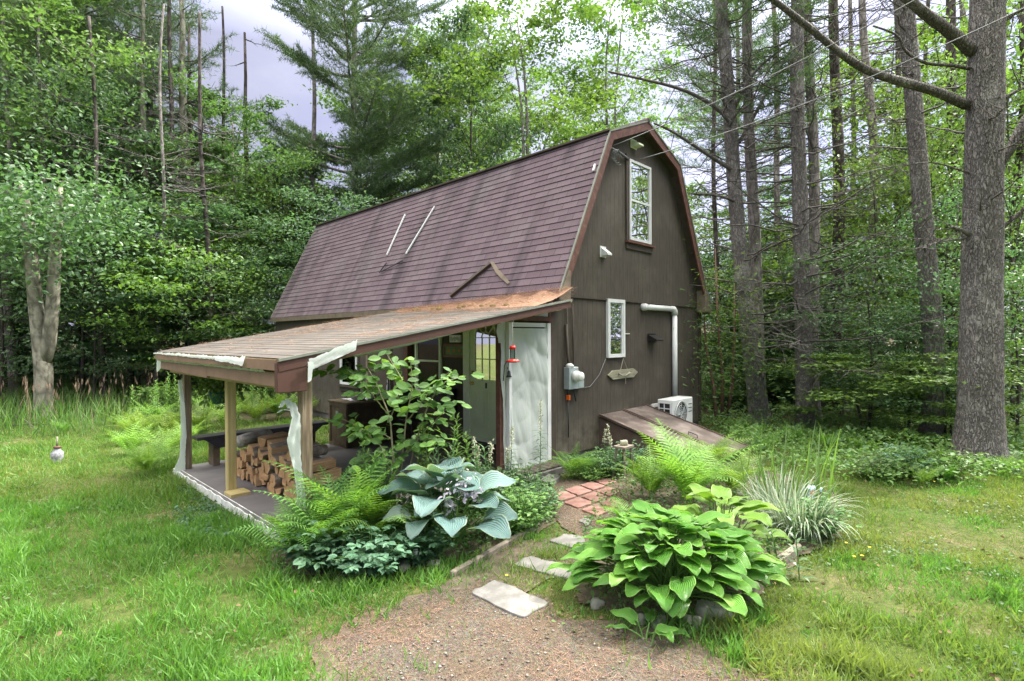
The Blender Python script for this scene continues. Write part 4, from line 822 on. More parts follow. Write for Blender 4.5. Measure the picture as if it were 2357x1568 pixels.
AW, AD, AH = .80, .30, .56
t = hthing('air_conditioner', 2.76, -.22, .24, 'white outdoor air conditioning unit with round fan grille behind the cellar doors', 'air conditioner', rz=0)
mb = MB(); mb.box((0, -AD, 0), (AW, 0, AH), bev=.012); mb.build('casing', M['vinyl'], t)
mb = MB(); cx, cz = .31, .28; Mk = Matrix.Translation((cx, -AD - .002, cz)) @ Matrix.Rotation(PI / 2, 4, 'X'); mb.lathe([(.0, -.0), (.235, 0), (.235, .004)], 32, 0, Mk); mb.build('fan_opening', M['dark_inside'], t)
mb = MB()
for r_ in (.05, .09, .13, .17, .21, .24):
    mb.tube([(cx + r_ * math.cos(a), -AD - .02, cz + r_ * math.sin(a)) for a in np.linspace(0, 2 * PI, 33)], .003 if r_ < .24 else .008, 4, cap=False)
for a in np.linspace(0, 2 * PI, 8, endpoint=False): mb.tube([(cx, -AD - .02, cz), (cx + .24 * math.cos(a), -AD - .018, cz + .24 * math.sin(a))], .003, 4)
mb.build('fan_grille', M['vinyl'], t)
mb = MB()
for a in np.linspace(0, 2 * PI, 3, endpoint=False):
    for r0, r1 in ((.03, .2),): mb.add([(cx + r0 * math.cos(a), -AD - .006, cz + r0 * math.sin(a)), (cx + r1 * math.cos(a + .15), -AD - .006, cz + r1 * math.sin(a + .15)), (cx + r1 * math.cos(a + .95), -AD - .012, cz + r1 * math.sin(a + .95)), (cx + r0 * math.cos(a + 1.2), -AD - .01, cz + r0 * math.sin(a + 1.2))], [(0, 1, 2, 3)])
mb.build('fan', M['steel'], t)
mb = MB(); mb.box((-.003, -AD + .04, .1), (-.001, -.04, .5)); mb.build('side_opening', M['iron'], t)
mb = MB()
for z in (.1, .2, .3, .4, .5): mb.box((-.02, -AD + .03, z - .008), (-.004, -.03, z + .008))
for y in (-AD + .03, -AD / 2, -.045): mb.box((-.018, y, .1), (-.006, y + .015, .5))
mb.build('side_grille', M['vinyl'], t)
for x in (.1, .62): mb = MB(); mb.box((x, -AD + .0, -.24), (x + .06, 0, -.002)); mb.build('foot', M['steel'], t)
mb = MB(); mb.box((-.03, .08, .40), (.3, .12, .46)); mb.build('pipe_bracket', M['vinyl'], t)
mb = MB()
for q in range(3): mb.box((.62, -AD - .003, .43 - q * .07), (.76, -AD - .001, .445 - q * .07))
mb.build('badge', M['iron'], t)

# cellar bulkhead
BU0, BU1, BVE, BZ0, BZ1 = 1.22, 2.68, -1.78, .62, .13
t = hthing('cellar_bulkhead', 0, 0, 0, 'sloping brown steel cellar doors leaning on the gable wall', 'cellar doors')
mb = MB(); V = [(u, v, z) for u in (BU0, BU1) for v, z in ((-.002, -.05), (-.002, BZ0), (BVE, BZ1), (BVE, -.05))]
mb.add(V, [(0, 1, 2, 3), (7, 6, 5, 4), (1, 5, 6, 2), (2, 6, 7, 3)]); mb.build('side_walls', M['bulk_side'], t)
um = 1.93; slp = Vector((0, BVE, BZ1 - BZ0)); nrm = Vector((0, .27, 1)).normalized(); nrm = slp.cross(Vector((-1, 0, 0))).normalized()
if nrm.z < 0: nrm = -nrm
for q, (a, b) in enumerate(((BU0 - .03, um - .004), (um + .004, BU1 + .05))):
    p, e = Vector(((a + b) / 2, -.01, BZ0 + .02)) + nrm * (.012 + .012 * q), Vector(((a + b) / 2, BVE - .08, BZ1 + .0)) + nrm * (.012 + .012 * q)
    mb = MB(); mb.beam(p, e, b - a, .018, up=nrm); d_ = mb.build('cellar_door', M['bulk'], t)
    mb = MB()
    for x in (a + .012, b - .012):
        off = Vector((x - (a + b) / 2, 0, 0)) + nrm * .012; mb.beam(p + off, e + off, .024, .03, up=nrm)
    off = nrm * .012; mb.beam(e + off + Vector((-(b - a) / 2 + .03, .012, 0)), e + off + Vector(((b - a) / 2 - .03, .012, 0)), .024, .028, up=nrm); mb.build('door_lip', M['bulk_side'], d_)
mb = MB(); mb.tube([(um + .05, -1.2, .31 + .06), (um + .05, -1.2, .36 + .06), (um + .05, -1.35, .32 + .06), (um + .05, -1.35, .27 + .06)], .008, 6); mb.build('handle', M['iron'], t, True)

# driftwood sign
p0, p1 = onv(1400, 864, -.03), onv(1467, 864, -.03)
t = hthing('driftwood_plaque', (p0.x + p1.x) / 2, -.03, p0.z, 'weathered grey driftwood plaque with a cord hanging on the gable wall', 'wall plaque')
mb = MB(); hw = (p1.x - p0.x) / 2; poly = [(-hw, 0), (-hw * .72, .075), (hw * .72, .08), (hw, .01), (hw * .7, -.075), (-hw * .72, -.08)]; mb.prism(poly, .03, Matrix.Translation((0, -.012, 0))); mb.build('board', M['drift'], t)
mb = MB(); mb.tube([(-.11, -.015, .07), (-.02, -.015, .27), (.11, -.015, .08)], .005, 4); mb.tube([(.06, -.01, -.08), (.06, -.01, -.18)], .004, 4); mb.build('cord', M['rope'], t)
mb = MB(); mb.tube([(-.17, -.03, .01), (-.1, -.04, -.02), (0, -.045, -.03), (.1, -.04, .0), (.16, -.03, .005)], [.012, .009, .012, .009, .016], 7)
for x in (-.17, .15): mb.lathe([(0, -.02), (.02, -.012), (.022, .008), (0, .022)], 8, 0, Matrix.Translation((x, -.03, .01)))
mb.build('twig_ornament', M['birch'], t, True)

# hummingbird feeder
fp = onv(1180, 835, -.44)
t = hthing('hummingbird_feeder', fp.x, -.44, fp.z, 'red and clear hummingbird feeder hanging from the porch eave', 'bird feeder')
mb = MB(); mb.lathe([(0, -.005), (.045, .0), (.085, .012), (.09, .02), (.06, .035), (.03, .045), (0, .046)], 20); mb.build('base', M['red'], t, True)
mb = MB(); mb.lathe([(.028, .046), (.032, .06), (.034, .17), (.030, .175)], 16); mb.build('bottle', M['glass'], t, True)
mb = MB(); mb.lathe([(0, .215), (.038, .213), (.04, .172), (.03, .17)], 16); mb.build('cap', M['red'], t, True)
for a in (0.3, 1.6, 2.9, 4.2, 5.4): mb = MB(); mb.lathe([(0, .012), (.012, .008), (.014, 0), (0, -.002)], 8, 0, Matrix.Translation((.06 * math.cos(a), .06 * math.sin(a), .03))); mb.build('flower_port', M['petal_cream'], t, True)
top = pz(fp.x) - .15 - fp.z; mb = MB(); mb.tube([(0, 0, .213), (0, 0, top), (.02, 0, top + .03)], .005, 6); mb.build('hanger', M['paint_white'], t, True)

# bell on scroll bracket
bp = onv(1166, 850, -.05)
t = hthing('hanging_bell', bp.x, -.02, bp.z, 'small dark bell hanging from a scrolled iron bracket on the thin porch post', 'bell')
mb = MB(); mb.tube([(-.03, 0, -.16), (-.03, -.02, .05), (0, -.03, .10), (.045, -.03, .08), (.05, -.03, .02), (.02, -.03, .0), (.015, -.03, .03)], .006, 6); mb.build('bracket', M['iron'], t, True)
mb = MB(); mb.lathe([(0, .02), (.012, .02), (.022, .0), (.026, -.04), (.042, -.07), (.04, -.07), (0, -.02)], 14, 0, Matrix.Translation((.045, -.03, -.04))); mb.build('bell', M['iron'], t, True)

# porch contents
wall_u = -.03
t = hthing('framed_picture', wall_u, 2.24, 1.62, 'small wood framed picture on the porch wall beside the entry door', 'picture')
def fr(mb, a0, a1, z0, z1, o0, o1, c): 
    mb.box((-o1, a0, z0), (-o0, a1, z0 + c)); mb.box((-o1, a0, z1 - c), (-o0, a1, z1)); mb.box((-o1, a0, z0 + c), (-o0, a0 + c, z1 - c)); mb.box((-o1, a1 - c, z0 + c), (-o0, a1, z1 - c))
mb = MB(); fr(mb, -.3, .3, -.02, .22, -.02, .02, .045); mb.build('frame', M['frame_wood'], t)
mb = MB(); mb.box((-.006, -.255, .025), (0, .255, .175)); mb.build('canvas', M['picture'], t)
mb = MB()
for a in (-.15, 0, .15): mb.lathe([(0, .03), (.022, .02), (.025, 0), (0, -.01)], 8, 0, Matrix.Translation((-.008, a, .1)) @ Matrix.Rotation(-PI / 2, 4, 'Y') @ Matrix.Scale(.2, 4, (0, 0, 1)))
mb.build('motif', M['orange'], t)
t = hthing('small_sign', wall_u, 2.2, 1.87, 'small white sign with dark writing standing on top of the framed picture', 'sign')
mb = MB(); mb.box((-.03, -.16, 0), (0, .14, .13)); mb.build('board', M['paper'], t)
mb = MB()
for a in np.linspace(-.13, .11, 9): mb.box((-.033, a, .02 + rng.uniform(0, .02)), (-.0305, a + .008, .11 - rng.uniform(0, .03)))
mb.build('writing', M['black'], t)
t = hthing('wall_lantern', wall_u, 2.3, .62, 'tall narrow black box fixed on the porch wall beside the entry door', 'wall box')
mb = MB(); mb.box((-.09, -.1, 0), (.02, .1, .42), bev=.01); mb.build('box', M['black'], t); mb = MB(); mb.box((-.095, -.05, .12), (-.091, .05, .3)); mb.build('panel', M['steel'], t)

t = hthing('bench', -3.85, 3.50, .1, 'long dark painted wooden bench along the far side of the porch', 'bench')
mb = MB(); mb.box((0, -.16, .40), (1.98, .13, .445), bev=.006); mb.build('seat', M['bench'], t)
mb = MB(); V = [(a, y, z) for y in (-.15, -.12) for a, z in ((.1, .398), (1.88, .398), (1.7, .26), (.28, .26))]; mb.add(V, [(0, 1, 2, 3), (7, 6, 5, 4), (0, 4, 5, 1), (3, 2, 6, 7), (0, 3, 7, 4), (1, 5, 6, 2)]); mb.build('apron', M['bench'], t)
for x in (.22, 1.68): mb = MB(); mb.box((x, -.115, .0), (x + .09, .1, .398)); mb.build('leg', M['ply'], t)

CBH = .74
t = hthing('wooden_cabinet', -1.68, 3.06, .1, 'old brown plywood cabinet standing against the far side of the porch', 'cabinet')
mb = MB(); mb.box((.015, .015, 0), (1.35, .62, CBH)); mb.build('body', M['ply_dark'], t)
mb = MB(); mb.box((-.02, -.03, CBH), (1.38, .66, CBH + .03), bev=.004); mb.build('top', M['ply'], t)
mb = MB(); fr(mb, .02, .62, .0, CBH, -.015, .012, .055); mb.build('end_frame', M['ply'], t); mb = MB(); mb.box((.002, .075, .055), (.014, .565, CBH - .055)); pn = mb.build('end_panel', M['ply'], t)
mb = MB(); mb.box((-.01, .3, .52), (.001, .38, .60), bev=.002); mb.build('latch', M['steel'], pn)
zt = .1 + CBH + .03
t = hthing('white_cloth', -1.15, 3.35, zt, 'white cloth lying on the cabinet top', 'cloth')
mb = MB(); n = 14; gx_, gy_ = np.meshgrid(np.linspace(-.35, .72, n), np.linspace(-.2, .25, n)); gzz = .008 + .006 * np.sin(gx_ * 17 + gy_ * 9) + .004 * np.sin(gy_ * 31)
i = np.arange(n - 1)[:, None] * n; j = np.arange(n - 1)[None, :]; q4 = np.stack([i + j, i + j + 1, i + n + j + 1, i + n + j], -1).reshape(-1, 4)
mb.add(np.stack([gx_, gy_, gzz], -1), q4); mb.build('sheet', M['paper'], t, True)
t = hthing('radio', -1.0, 3.14, zt, 'grey oblong radio with round speakers at the front edge of the cabinet top', 'radio')
mb = MB(); mb.box((-.24, -.06, 0), (.26, .06, .09), bev=.03); mb.build('case', M['steel'], t)
for x in (-.14, .16): mb = MB(); mb.lathe([(0, .012), (.03, .012), (.04, 0)], 16, 0, Matrix.Translation((x, -.061, .045)) @ Matrix.Rotation(PI / 2, 4, 'X')); mb.build('speaker', M['black'], t, True)
mb = MB(); mb.tube([(-.1, 0, .085), (-.08, 0, .12), (.1, 0, .12), (.12, 0, .085)], .008, 6); mb.build('handle', M['iron'], t, True)
def rockmesh(sx, sy, sz, seed, k=12):
    r_ = np.random.default_rng(seed); mb = MB(); th, ph = np.meshgrid(np.linspace(0, 2 * PI, k, endpoint=False), np.linspace(.0, PI, 8)); X = np.stack([np.cos(th) * np.sin(ph), np.sin(th) * np.sin(ph), np.cos(ph)], -1)
    w_ = 1 + .14 * np.sin(3 * X[..., 0] + r_.uniform(0, 6)) + .12 * np.sin(4 * X[..., 1] + r_.uniform(0, 6)) + .1 * np.sin(5 * X[..., 2] + 3 * X[..., 0] + r_.uniform(0, 6))
    mb.add((np.sign(X) * np.abs(X) ** .75) * w_[..., None] * np.array([sx, sy, sz]), np.stack([np.arange(7)[:, None] * k + np.arange(k)[None], np.arange(7)[:, None] * k + (np.arange(k)[None] + 1) % k, np.arange(1, 8)[:, None] * k + (np.arange(k)[None] + 1) % k, np.arange(1, 8)[:, None] * k + np.arange(k)[None]], -1).reshape(-1, 4)); return mb
o = rockmesh(.11, .08, .05, 5).build('stone', M['rock'], None, True); o.location = H(-1.38, 3.22, zt + .05); tag(o, 'rounded grey stone on the white cloth on the cabinet', 'stone')
t = hthing('white_figurine', -.72, 3.3, zt + .01, 'thin white figure standing on the cabinet near the wall', 'figurine')
mb = MB(); mb.lathe([(0, 0), (.07, 0), (.06, .02), (.025, .05), (.04, .12), (.035, .2), (.015, .24), (.03, .27), (.025, .31), (0, .325)], 12); mb.build('body', M['vinyl'], t, True)
mb = MB(); mb.tube([(-.05, -.07, .0), (-.05, -.07, .38)], .01, 6); mb.build('stake', M['black'], t)
t = hthing('dark_chair', -.75, 2.45, .1, 'dark folding chair on the porch behind the sapling', 'chair')
mb = MB(); mb.box((-.2, -.2, .43), (.2, .2, .46), bev=.01); mb.build('seat', M['black'], t)
mb = MB(); mb.box((-.2, .19, .5), (.2, .22, .92), bev=.01); mb.build('backrest', M['black'], t)
for x, y in ((-.19, -.18), (.19, -.18), (-.19, .2), (.19, .2)): mb = MB(); mb.tube([(x, y, 0), (x, y, .9 if y > 0 else .44)], .012, 6); mb.build('leg', M['iron'], t)

# hanging basket
hp = Vector((-3.55, 3.3, 1.02)); t = hthing('hanging_basket', hp.x, hp.y, 0, 'green plastic pot with trailing leaves hanging under the porch roof', 'hanging plant')
mb = MB(); mb.lathe([(0, hp.z), (.11, hp.z), (.15, hp.z + .1), (.165, hp.z + .17), (.15, hp.z + .17), (.13, hp.z + .15), (0, hp.z + .15)], 20); mb.build('pot', M['pot'], t, True)
mb = MB()
for a in (0, 2.1, 4.2): mb.tube([(.15 * math.cos(a), .15 * math.sin(a), hp.z + .16), (0, 0, pz(hp.x) - .2)], .003, 3)
mb.build('hanger', M['iron'], t)
mb = MB(); n = 900; d = rdir(n, .25, .8); rr_ = rng.uniform(.08, .36, n)[:, None]; pos = d * rr_ * np.array([1, 1, .95]) + np.array([0, 0, hp.z + .27]); pos[:, 2] = np.maximum(pos[:, 2], hp.z - .12)
scatter(mb, LEAF7, pos, d * .6 + rdir(n, -.5), rdir(n, 1), rng.uniform(.05, .09, n)); mb.build('foliage', M['shrub_light'], t)

# firewood: each log its own object
def logmesh(seed, L_=.42):
    r_ = np.random.default_rng(seed); k = r_.integers(0, 3); R = r_.uniform(.055, .085)
    if k == 0: poly = [(0, 0)] + [(R * 1.5 * math.cos(a), R * 1.5 * math.sin(a)) for a in np.linspace(.1, 1.35, 5)]; nb = (1, 4)
    elif k == 1: poly = [(R * math.cos(a), R * math.sin(a)) for a in np.linspace(0, PI, 6)]; nb = (0, 5)
    else: poly = [(-R, -R * .7), (R * .9, -R * .8), (R * .8, R * .5), (0, R), (-R * .9, R * .6)]; nb = (2, 4)
    cx_, cy_ = np.mean([p[0] for p in poly]), np.mean([p[1] for p in poly]); poly = [(p[0] - cx_, p[1] - cy_) for p in poly]; n = len(poly); mb = MB(); rings = 5
    V = []
    for q in range(rings):
        x = L_ * (q / (rings - 1) - .5); ox, oy, s_ = r_.uniform(-.006, .006), r_.uniform(-.006, .006), r_.uniform(.92, 1.06)
        V += [(x + (r_.uniform(-.012, .012) if q in (0, rings - 1) else 0), p[0] * s_ + ox, p[1] * s_ + oy) for p in poly]
    mb.add(V, [tuple(range(n))[::-1], tuple(range((rings - 1) * n, rings * n))], 2)
    for q in range(rings - 1):
        for a in range(n): mb.add([V[q * n + a], V[q * n + (a + 1) % n], V[(q + 1) * n + (a + 1) % n], V[(q + 1) * n + a]], [(0, 1, 2, 3)], 0 if nb[0] <= a < nb[1] else 1)
    return mb.mesh('firewood_log', [M['log_bark'], M['log_wood'], M['log_end']])
LM = [logmesh(s) for s in range(10)]
rr = random.Random(4); ncol = 15
for c in range(ncol):
    v = 2.55 - c * .142
    nrow = 3 if c < 4 else 4
    for r_ in range(nrow + (1 if c in (3, 4, 7, 8, 11, 12, 15) else 0)):
        o = bpy.data.objects.new('firewood_log', rr.choice(LM)); C.objects.link(o)
        top_ = r_ >= nrow
        o.location = H(-3.38 + rr.uniform(-.035, .035) + (.03 if top_ else 0), v + (.07 if r_ % 2 else 0) + rr.uniform(-.012, .012), .165 + r_ * .112 + (.0 if not top_ else .005))
        o.rotation_euler = (rr.choice((0, PI / 2, PI, -PI / 2)) + rr.uniform(-.3, .3), rr.uniform(-.04, .04), HROT + rr.uniform(-.12, .12) * (3.5 if top_ else 1))
        far_ = 'far' if c < 6 else ('middle' if c < 12 else 'near')
        row = ('bottom', 'second', 'third', 'fourth', 'loose top')[min(r_, 4)]
        tag(o, 'split firewood log in the %s row of the %s part of the stack' % (row, far_), 'firewood log', 'split firewood logs stacked on the porch')
t = hthing('birch_log', -3.4, 2.42, .60, 'thick pale barked birch log lying on top of the far end of the woodpile', 'log')
mb = MB(); mb.tube([(-.26, 0, 0), (-.1, .005, .005), (.1, -.005, 0), (.26, 0, 0)], [.085, .088, .086, .083], 14, jit=.04); o = mb.build('bark', M['birch'], t, True); t.rotation_euler.z += .5
t = hthing('small_log', -3.72, .15, .13, 'short round mossy log lying on the slab before the near end of the woodpile', 'log')
mb = MB(); mb.tube([(-.16, 0, 0), (0, 0, .003), (.16, 0, 0)], [.035, .038, .034], 9, jit=.1); mb.build('bark', M['log_bark'], t, True); t.rotation_euler.z += .9

# ---------------------------------------------------------------- utility wires
for a, b, lab in (((1411, 336), (2500, -230, 6.2), 'upper overhead wire running from the gable to the upper right'), ((1461, 370), (2520, -60, 6.0), 'lower overhead wire running from the gable to the upper right')):
    p = onv(*a, -.2); P0 = H(p.x, p.y, p.z); P1 = at(*b); pts = [P0.lerp(P1, s_) + Vector((0, 0, -.35 * 4 * s_ * (1 - s_))) * .5 for s_ in np.linspace(0, 1, 20)]
    mb = MB(); mb.tube(pts, .008, 5); tag(mb.build('overhead_wire', M['cable'], None, True), lab, 'wire')

# ---------------------------------------------------------------- trunks at the right, placed where the photo shows them
def deadlimbs(mb, fn, z0, z1, n, ln, r0=.02, tw=6, rr=rng, droop=.0, azs=None):
    for q in range(n):
        z = rr.uniform(z0, z1); o = np.array(fn(z)); az = rr.uniform(0, 6.28) if azs is None else azs[q % len(azs)] + rr.uniform(-.5, .5); l = ln * rr.uniform(.45, 1.15); el = rr.uniform(-.15, .45)
        d = np.array([math.cos(az) * math.cos(el), math.sin(az) * math.cos(el), math.sin(el)]); e = o + d * l + np.array([0, 0, rr.uniform(-.1, .15) * l])
        B = bez(o, o + d * l * .5 + np.array([0, 0, -.10 * l + droop]), e, 7); B[1:-1] += rr.normal(size=(5, 3)) * .02 * l; mb.tube(B, np.linspace(r0, .003, 7), 4, cap=False)
        for g in range(tw):
            t = .25 + .72 * g / tw; i = min(5, int(t * 6)); bp = B[i] + (B[i + 1] - B[i]) * (t * 6 - i); a2 = az + (1 if g % 2 else -1) * rr.uniform(.3, 1.1); l2 = l * .32 * rr.uniform(.5, 1.2)
            e2 = bp + np.array([math.cos(a2), math.sin(a2), rr.uniform(-.25, .45)]) * l2; m2 = bp + (e2 - bp) * .5 + rr.normal(size=3) * .04 * l2 + [0, 0, -.03]
            mb.tube([bp, m2, e2], [.0075, .006, .004], 3, cap=False)
            if l2 > .25: mb.tube([m2, m2 + rr.normal(size=3) * l2 * .3], [.006, .003], 3, cap=False)
def trunk_tree(name, pts, Yd, wpx, label, hh=15, dead=30, dl=1.6, crown=None, zc=.6, m='bark_far', k=10, flare=1.5, dz0=1.5, group=None, sides=12, cat='tree', dr=.022):
    W_ = [at(x, y, Yd) for x, y in pts]; base = W_[0]; W_[0].z = 0
    rad = wpx / 2 / F * Yd; last = W_[-1]; prev = W_[-2]; d = (last - prev).normalized(); 
    while W_[-1].z < hh: W_.append(W_[-1] + Vector((d.x * .5, .02, 1)) * 1.6)
    # resample smooth
    zs = np.array([p.z for p in W_]); xs_ = np.array([p.x for p in W_]) - base.x; ys_ = np.array([p.y for p in W_]) - base.y
    Z_ = np.concatenate([[-.1, .05, .15, .3, .5, .8], np.arange(1.2, zs[-1], .45)]); fx = lambda z: np.interp(z, zs, xs_); fy = lambda z: np.interp(z, zs, ys_) 
    X_ = np.interp(Z_, zs, xs_); Yy = np.interp(Z_, zs, ys_); X_[2:-2] = (X_[:-4] + X_[1:-3] + X_[2:-2] + X_[3:-1] + X_[4:]) / 5
    wb = 0 if wpx > 42 else min(.07, rad * (.3 if wpx > 25 else 1.1)); X_ = X_ + wb * np.sin(Z_ * .75 + base.x * 5) * np.clip(Z_, 0, 1); Yy = Yy + wb * np.sin(Z_ * .6 + base.x * 3) * np.clip(Z_, 0, 1)
    R = rad * (1 - .5 * np.clip(Z_, 0, 99) / hh) * (1 + (flare - 1) * np.exp(-np.clip(Z_, 0, 99) / .33)) 
    o = thing('pine_tree' if cat == 'tree' else name, (base.x, base.y, 0), 0, label, cat, group)
    tb = MB(); tb.tube(np.stack([X_, Yy, Z_], -1), R, sides, jit=.035)
    if dead: db = MB(); deadlimbs(db, lambda z: (fx(z), fy(z), z), dz0, min(hh * .8, 11.5), dead, dl, dr); tb.merge(db, 1)
    tb.build('trunk', [M[m], M['dead']], o, True)
    if crown:
        c = bpy.data.objects.new('crown', T[crown][1]); C.objects.link(c); c.parent = o; h0 = {'pine_b': 24, 'pine': 21}[crown]; c.location = (float(fx(9)), 0, hh - h0 * .72); c.scale = (.75, .75, .72); c.rotation_euler.z = base.x * 3
    return o, fx, fy
o, fx, fy = trunk_tree('pine', [(2252, 1082), (2256, 900), (2262, 500), (2268, 200), (2278, -200)], 8.15, 84, 'very thick grey-barked pine trunk at the right edge with long bare limbs', 15, 14, 1.0, None, m='bark_pine', sides=28, flare=1.5, dz0=3.0)
lb = MB(); ob = Vector(o.location)
def limb(pts, r0, r1, Yoff):
    P = [at(x, y, 8.15 + yo) - ob for (x, y), yo in zip(pts, Yoff)]; n = 18; A = []
    for t in np.linspace(0, len(P) - 1.0001, n): i = int(t); A.append(P[i].lerp(P[i + 1], t - i))
    A = np.array([tuple(a) for a in A]); A[1:-1] = (A[:-2] + A[1:-1] + A[2:]) / 3; lb.tube(A, np.linspace(r0, r1, n), 8, jit=.06)
    for q in range(10):
        i = 5 + q; 
        if i < n: v_ = rng.normal(size=3) * .28 + [-.1, 0, -.02]; lb.tube([A[i], A[i] + v_ * .5, A[i] + v_ + [0, 0, .05]], [.009, .006, .002], 4, cap=False)
limb([(2228, 242), (2150, 208), (2060, 185), (1980, 158), (1900, 95), (1840, 45), (1740, -30)], .075, .035, [0, -.1, -.2, -.3, -.4, -.5, -.7])
limb([(2238, 118), (2190, 75), (2140, 40), (2080, -10), (2020, -60)], .09, .055, [0, -.15, -.3, -.4, -.5])
limb([(2232, 158), (2190, 150), (2130, 148), (2080, 118), (2070, 80), (2010, 60)], .03, .012, [0, -.1, -.2, -.3, -.35, -.5])
limb([(2298, 385), (2325, 350), (2352, 300), (2400, 230)], .06, .04, [0, -.1, -.2, -.3]); limb([(2300, 400), (2330, 320), (2365, 260), (2400, 200)], .05, .03, [0, .2, .3, .4])
limb([(2300, 530), (2330, 505), (2370, 470)], .035, .02, [0, -.1, -.2]); limb([(2296, 240), (2330, 215), (2380, 190)], .03, .02, [0, -.1, -.2])
limb([(2296, 60), (2330, 35), (2380, 5)], .03, .02, [0, -.1, -.2]); limb([(2236, 545), (2215, 530), (2190, 522)], .035, .022, [0, -.15, -.3])
limb([(2234, 548), (2170, 555), (2100, 575)], .018, .008, [0, -.1, -.3]); limb([(2234, 400), (2150, 372), (2040, 385), (1960, 405)], .014, .006, [0, -.1, -.2, -.5])
lb.build('limbs', M['bark_pine'], o, True)
trunk_tree('pine', [(2138, 1032), (2150, 930), (2152, 780), (2136, 640), (2122, 470), (2108, 300), (2085, 0), (2075, -120)], 9.7, 44, 'grey pine trunk with a bent lower stem just left of the very thick trunk', 14, 26, 1.4, None, m='bark_pine', sides=16, flare=1.15, dz0=2.5)
trunk_tree('pine', [(1856, 996), (1850, 820), (1842, 640), (1842, 400), (1835, 0)], 11.1, 38, 'grey pine trunk rising behind the fern bed, paired with a thinner one on its right', 16, 62, 2.8, None, m='bark_pine', sides=14, flare=1.3)
trunk_tree('pine', [(1872, 968), (1876, 800), (1870, 500), (1862, 0)], 12.3, 27, 'thinner pine trunk standing close behind the right side of its paired trunk', 16, 50, 2.0, None, sides=12)
oA, _, _ = trunk_tree('pine', [(1746, 972), (1722, 720), (1700, 520), (1682, 360), (1660, 0)], 12.1, 38, 'leaning pine trunk nearest to the right corner of the cabin', 16, 60, 3.0, None, m='bark_pine', sides=14, flare=1.25)
lb = MB(); ob = Vector(oA.location)
def limb2(pts, r0, r1, Yd, Yoff):
    P = [at(x, y, Yd + yo) - ob for (x, y), yo in zip(pts, Yoff)]; A = np.array([tuple(P[int(t)].lerp(P[int(t) + 1], t - int(t))) for t in np.linspace(0, len(P) - 1.0001, 14)]); A[1:-1] = (A[:-2] + A[1:-1] + A[2:]) / 3; lb.tube(A, np.linspace(r0, r1, 14), 6, jit=.06)
    for q in range(9): v_ = rng.normal(size=3) * .3; lb.tube([A[4 + q], A[4 + q] + v_ * .5, A[4 + q] + v_], [.012, .008, .004], 4, cap=False)
limb2([(1690, 285), (1640, 240), (1570, 204), (1473, 181), (1400, 165)], .05, .02, 12.1, [0, -.1, -.3, -.5, -.7]); limb2([(1700, 400), (1650, 370), (1590, 330), (1540, 298), (1505, 284)], .05, .02, 12.1, [0, -.1, -.3, -.5, -.7]); limb2([(1705, 470), (1680, 458), (1640, 448), (1590, 446)], .045, .02, 12.1, [0, -.1, -.2, -.3])
limb2([(1700, 330), (1740, 260), (1800, 150), (1850, 60), (1890, -30)], .045, .02, 12.1, [0, -.2, -.3, -.4, -.5]); limb2([(1690, 250), (1730, 170), (1800, 110), (1900, 60)], .04, .015, 12.1, [0, -.3, -.4, -.6])
lb.build('limbs', M['dead'], oA, True)
trunk_tree('pine', [(1752, 968), (1740, 700), (1732, 450), (1718, 0)], 12.9, 30, 'pine trunk crossing just behind the leaning trunk by the cabin', 16, 55, 2.3, 'pine_b', sides=12)
for i, (xb, xt, yb, Yd, wp, lab) in enumerate([(1930, 1920, 968, 13.6, 30, 'dark pine trunk between the paired trunks and the broad leafy shrub'), (2016, 1992, 940, 15.5, 24, 'slim pine trunk above the broad leafy shrub'), (2196, 2188, 930, 14.5, 28, 'pine trunk showing between the bent trunk and the thickest trunk'),
        (2222, 2215, 925, 16.5, 18, 'thin pine trunk half hidden by the left edge of the thickest trunk'), (2072, 2060, 925, 17, 16, 'thin straight pine trunk left of the bent trunk'), (1795, 1782, 925, 17.5, 17, 'thin pine trunk between the leaning trunks and the paired trunks'), (1650, 1640, 930, 16, 12, 'slender trunk just right of the cabin eave'), (1968, 1958, 930, 18, 14, 'thin far pine trunk above the shrub left side'), (2335, 2350, 930, 15, 20, 'pine trunk at the right frame edge behind the thickest trunk'),
        (1700, 1695, 918, 20, 14, 'thin far trunk behind the leaning pine'), (2120, 2135, 920, 20, 14, 'thin far trunk right behind the bent trunk')]):
    trunk_tree('pine', [(xb, yb), ((xb + xt) / 2 + 3, 500), (xt, 0)], Yd, wp, lab, 16, 44, 2.0, 'pine_b' if i in (9,) else None, m='bark_dark' if i % 2 == 0 else 'bark_far', sides=9)
# slender red-brown saplings by the cabin corner
for i, (a, b) in enumerate((((1650, 978), (1625, 800)), ((1662, 980), (1652, 740)), ((1672, 978), (1690, 790)))):
    p = at(a[0], a[1], 11.6 + .2 * i); p.z = 0; q = at(b[0], b[1], 11.6)
    t = thing('sapling', (p.x, p.y, 0), 0, ('leftmost', 'middle', 'rightmost')[i] + ' of the three slender red-brown saplings beside the cabin corner', 'sapling', 'saplings beside the cabin corner')
    mb = MB(); e = q - p; mb.tube([(0, 0, 0), tuple(e * .5 + Vector((.05, 0, 0))), tuple(e * 1.0), (e.x * 1.3, e.y, e.z * 1.7)], [.04, .033, .025, .008], 7); mb.build('stem', plain('sapling_bark%d' % i, (.15, .085, .06), .8), t, True)
    cb = MB(); n = 1400; f = rng.uniform(.35, 1.6, n)[:, None]; pos = np.array(tuple(e))[None] * f + rng.normal(size=(n, 3)) * np.array([.6, .6, .25]) ; scatter(cb, NEED, pos, rdir(n, -.2, .4), rdir(n, 1.5), rng.uniform(.06, .13, n), wid=5); cb.build('foliage', M['hemlock'], t)

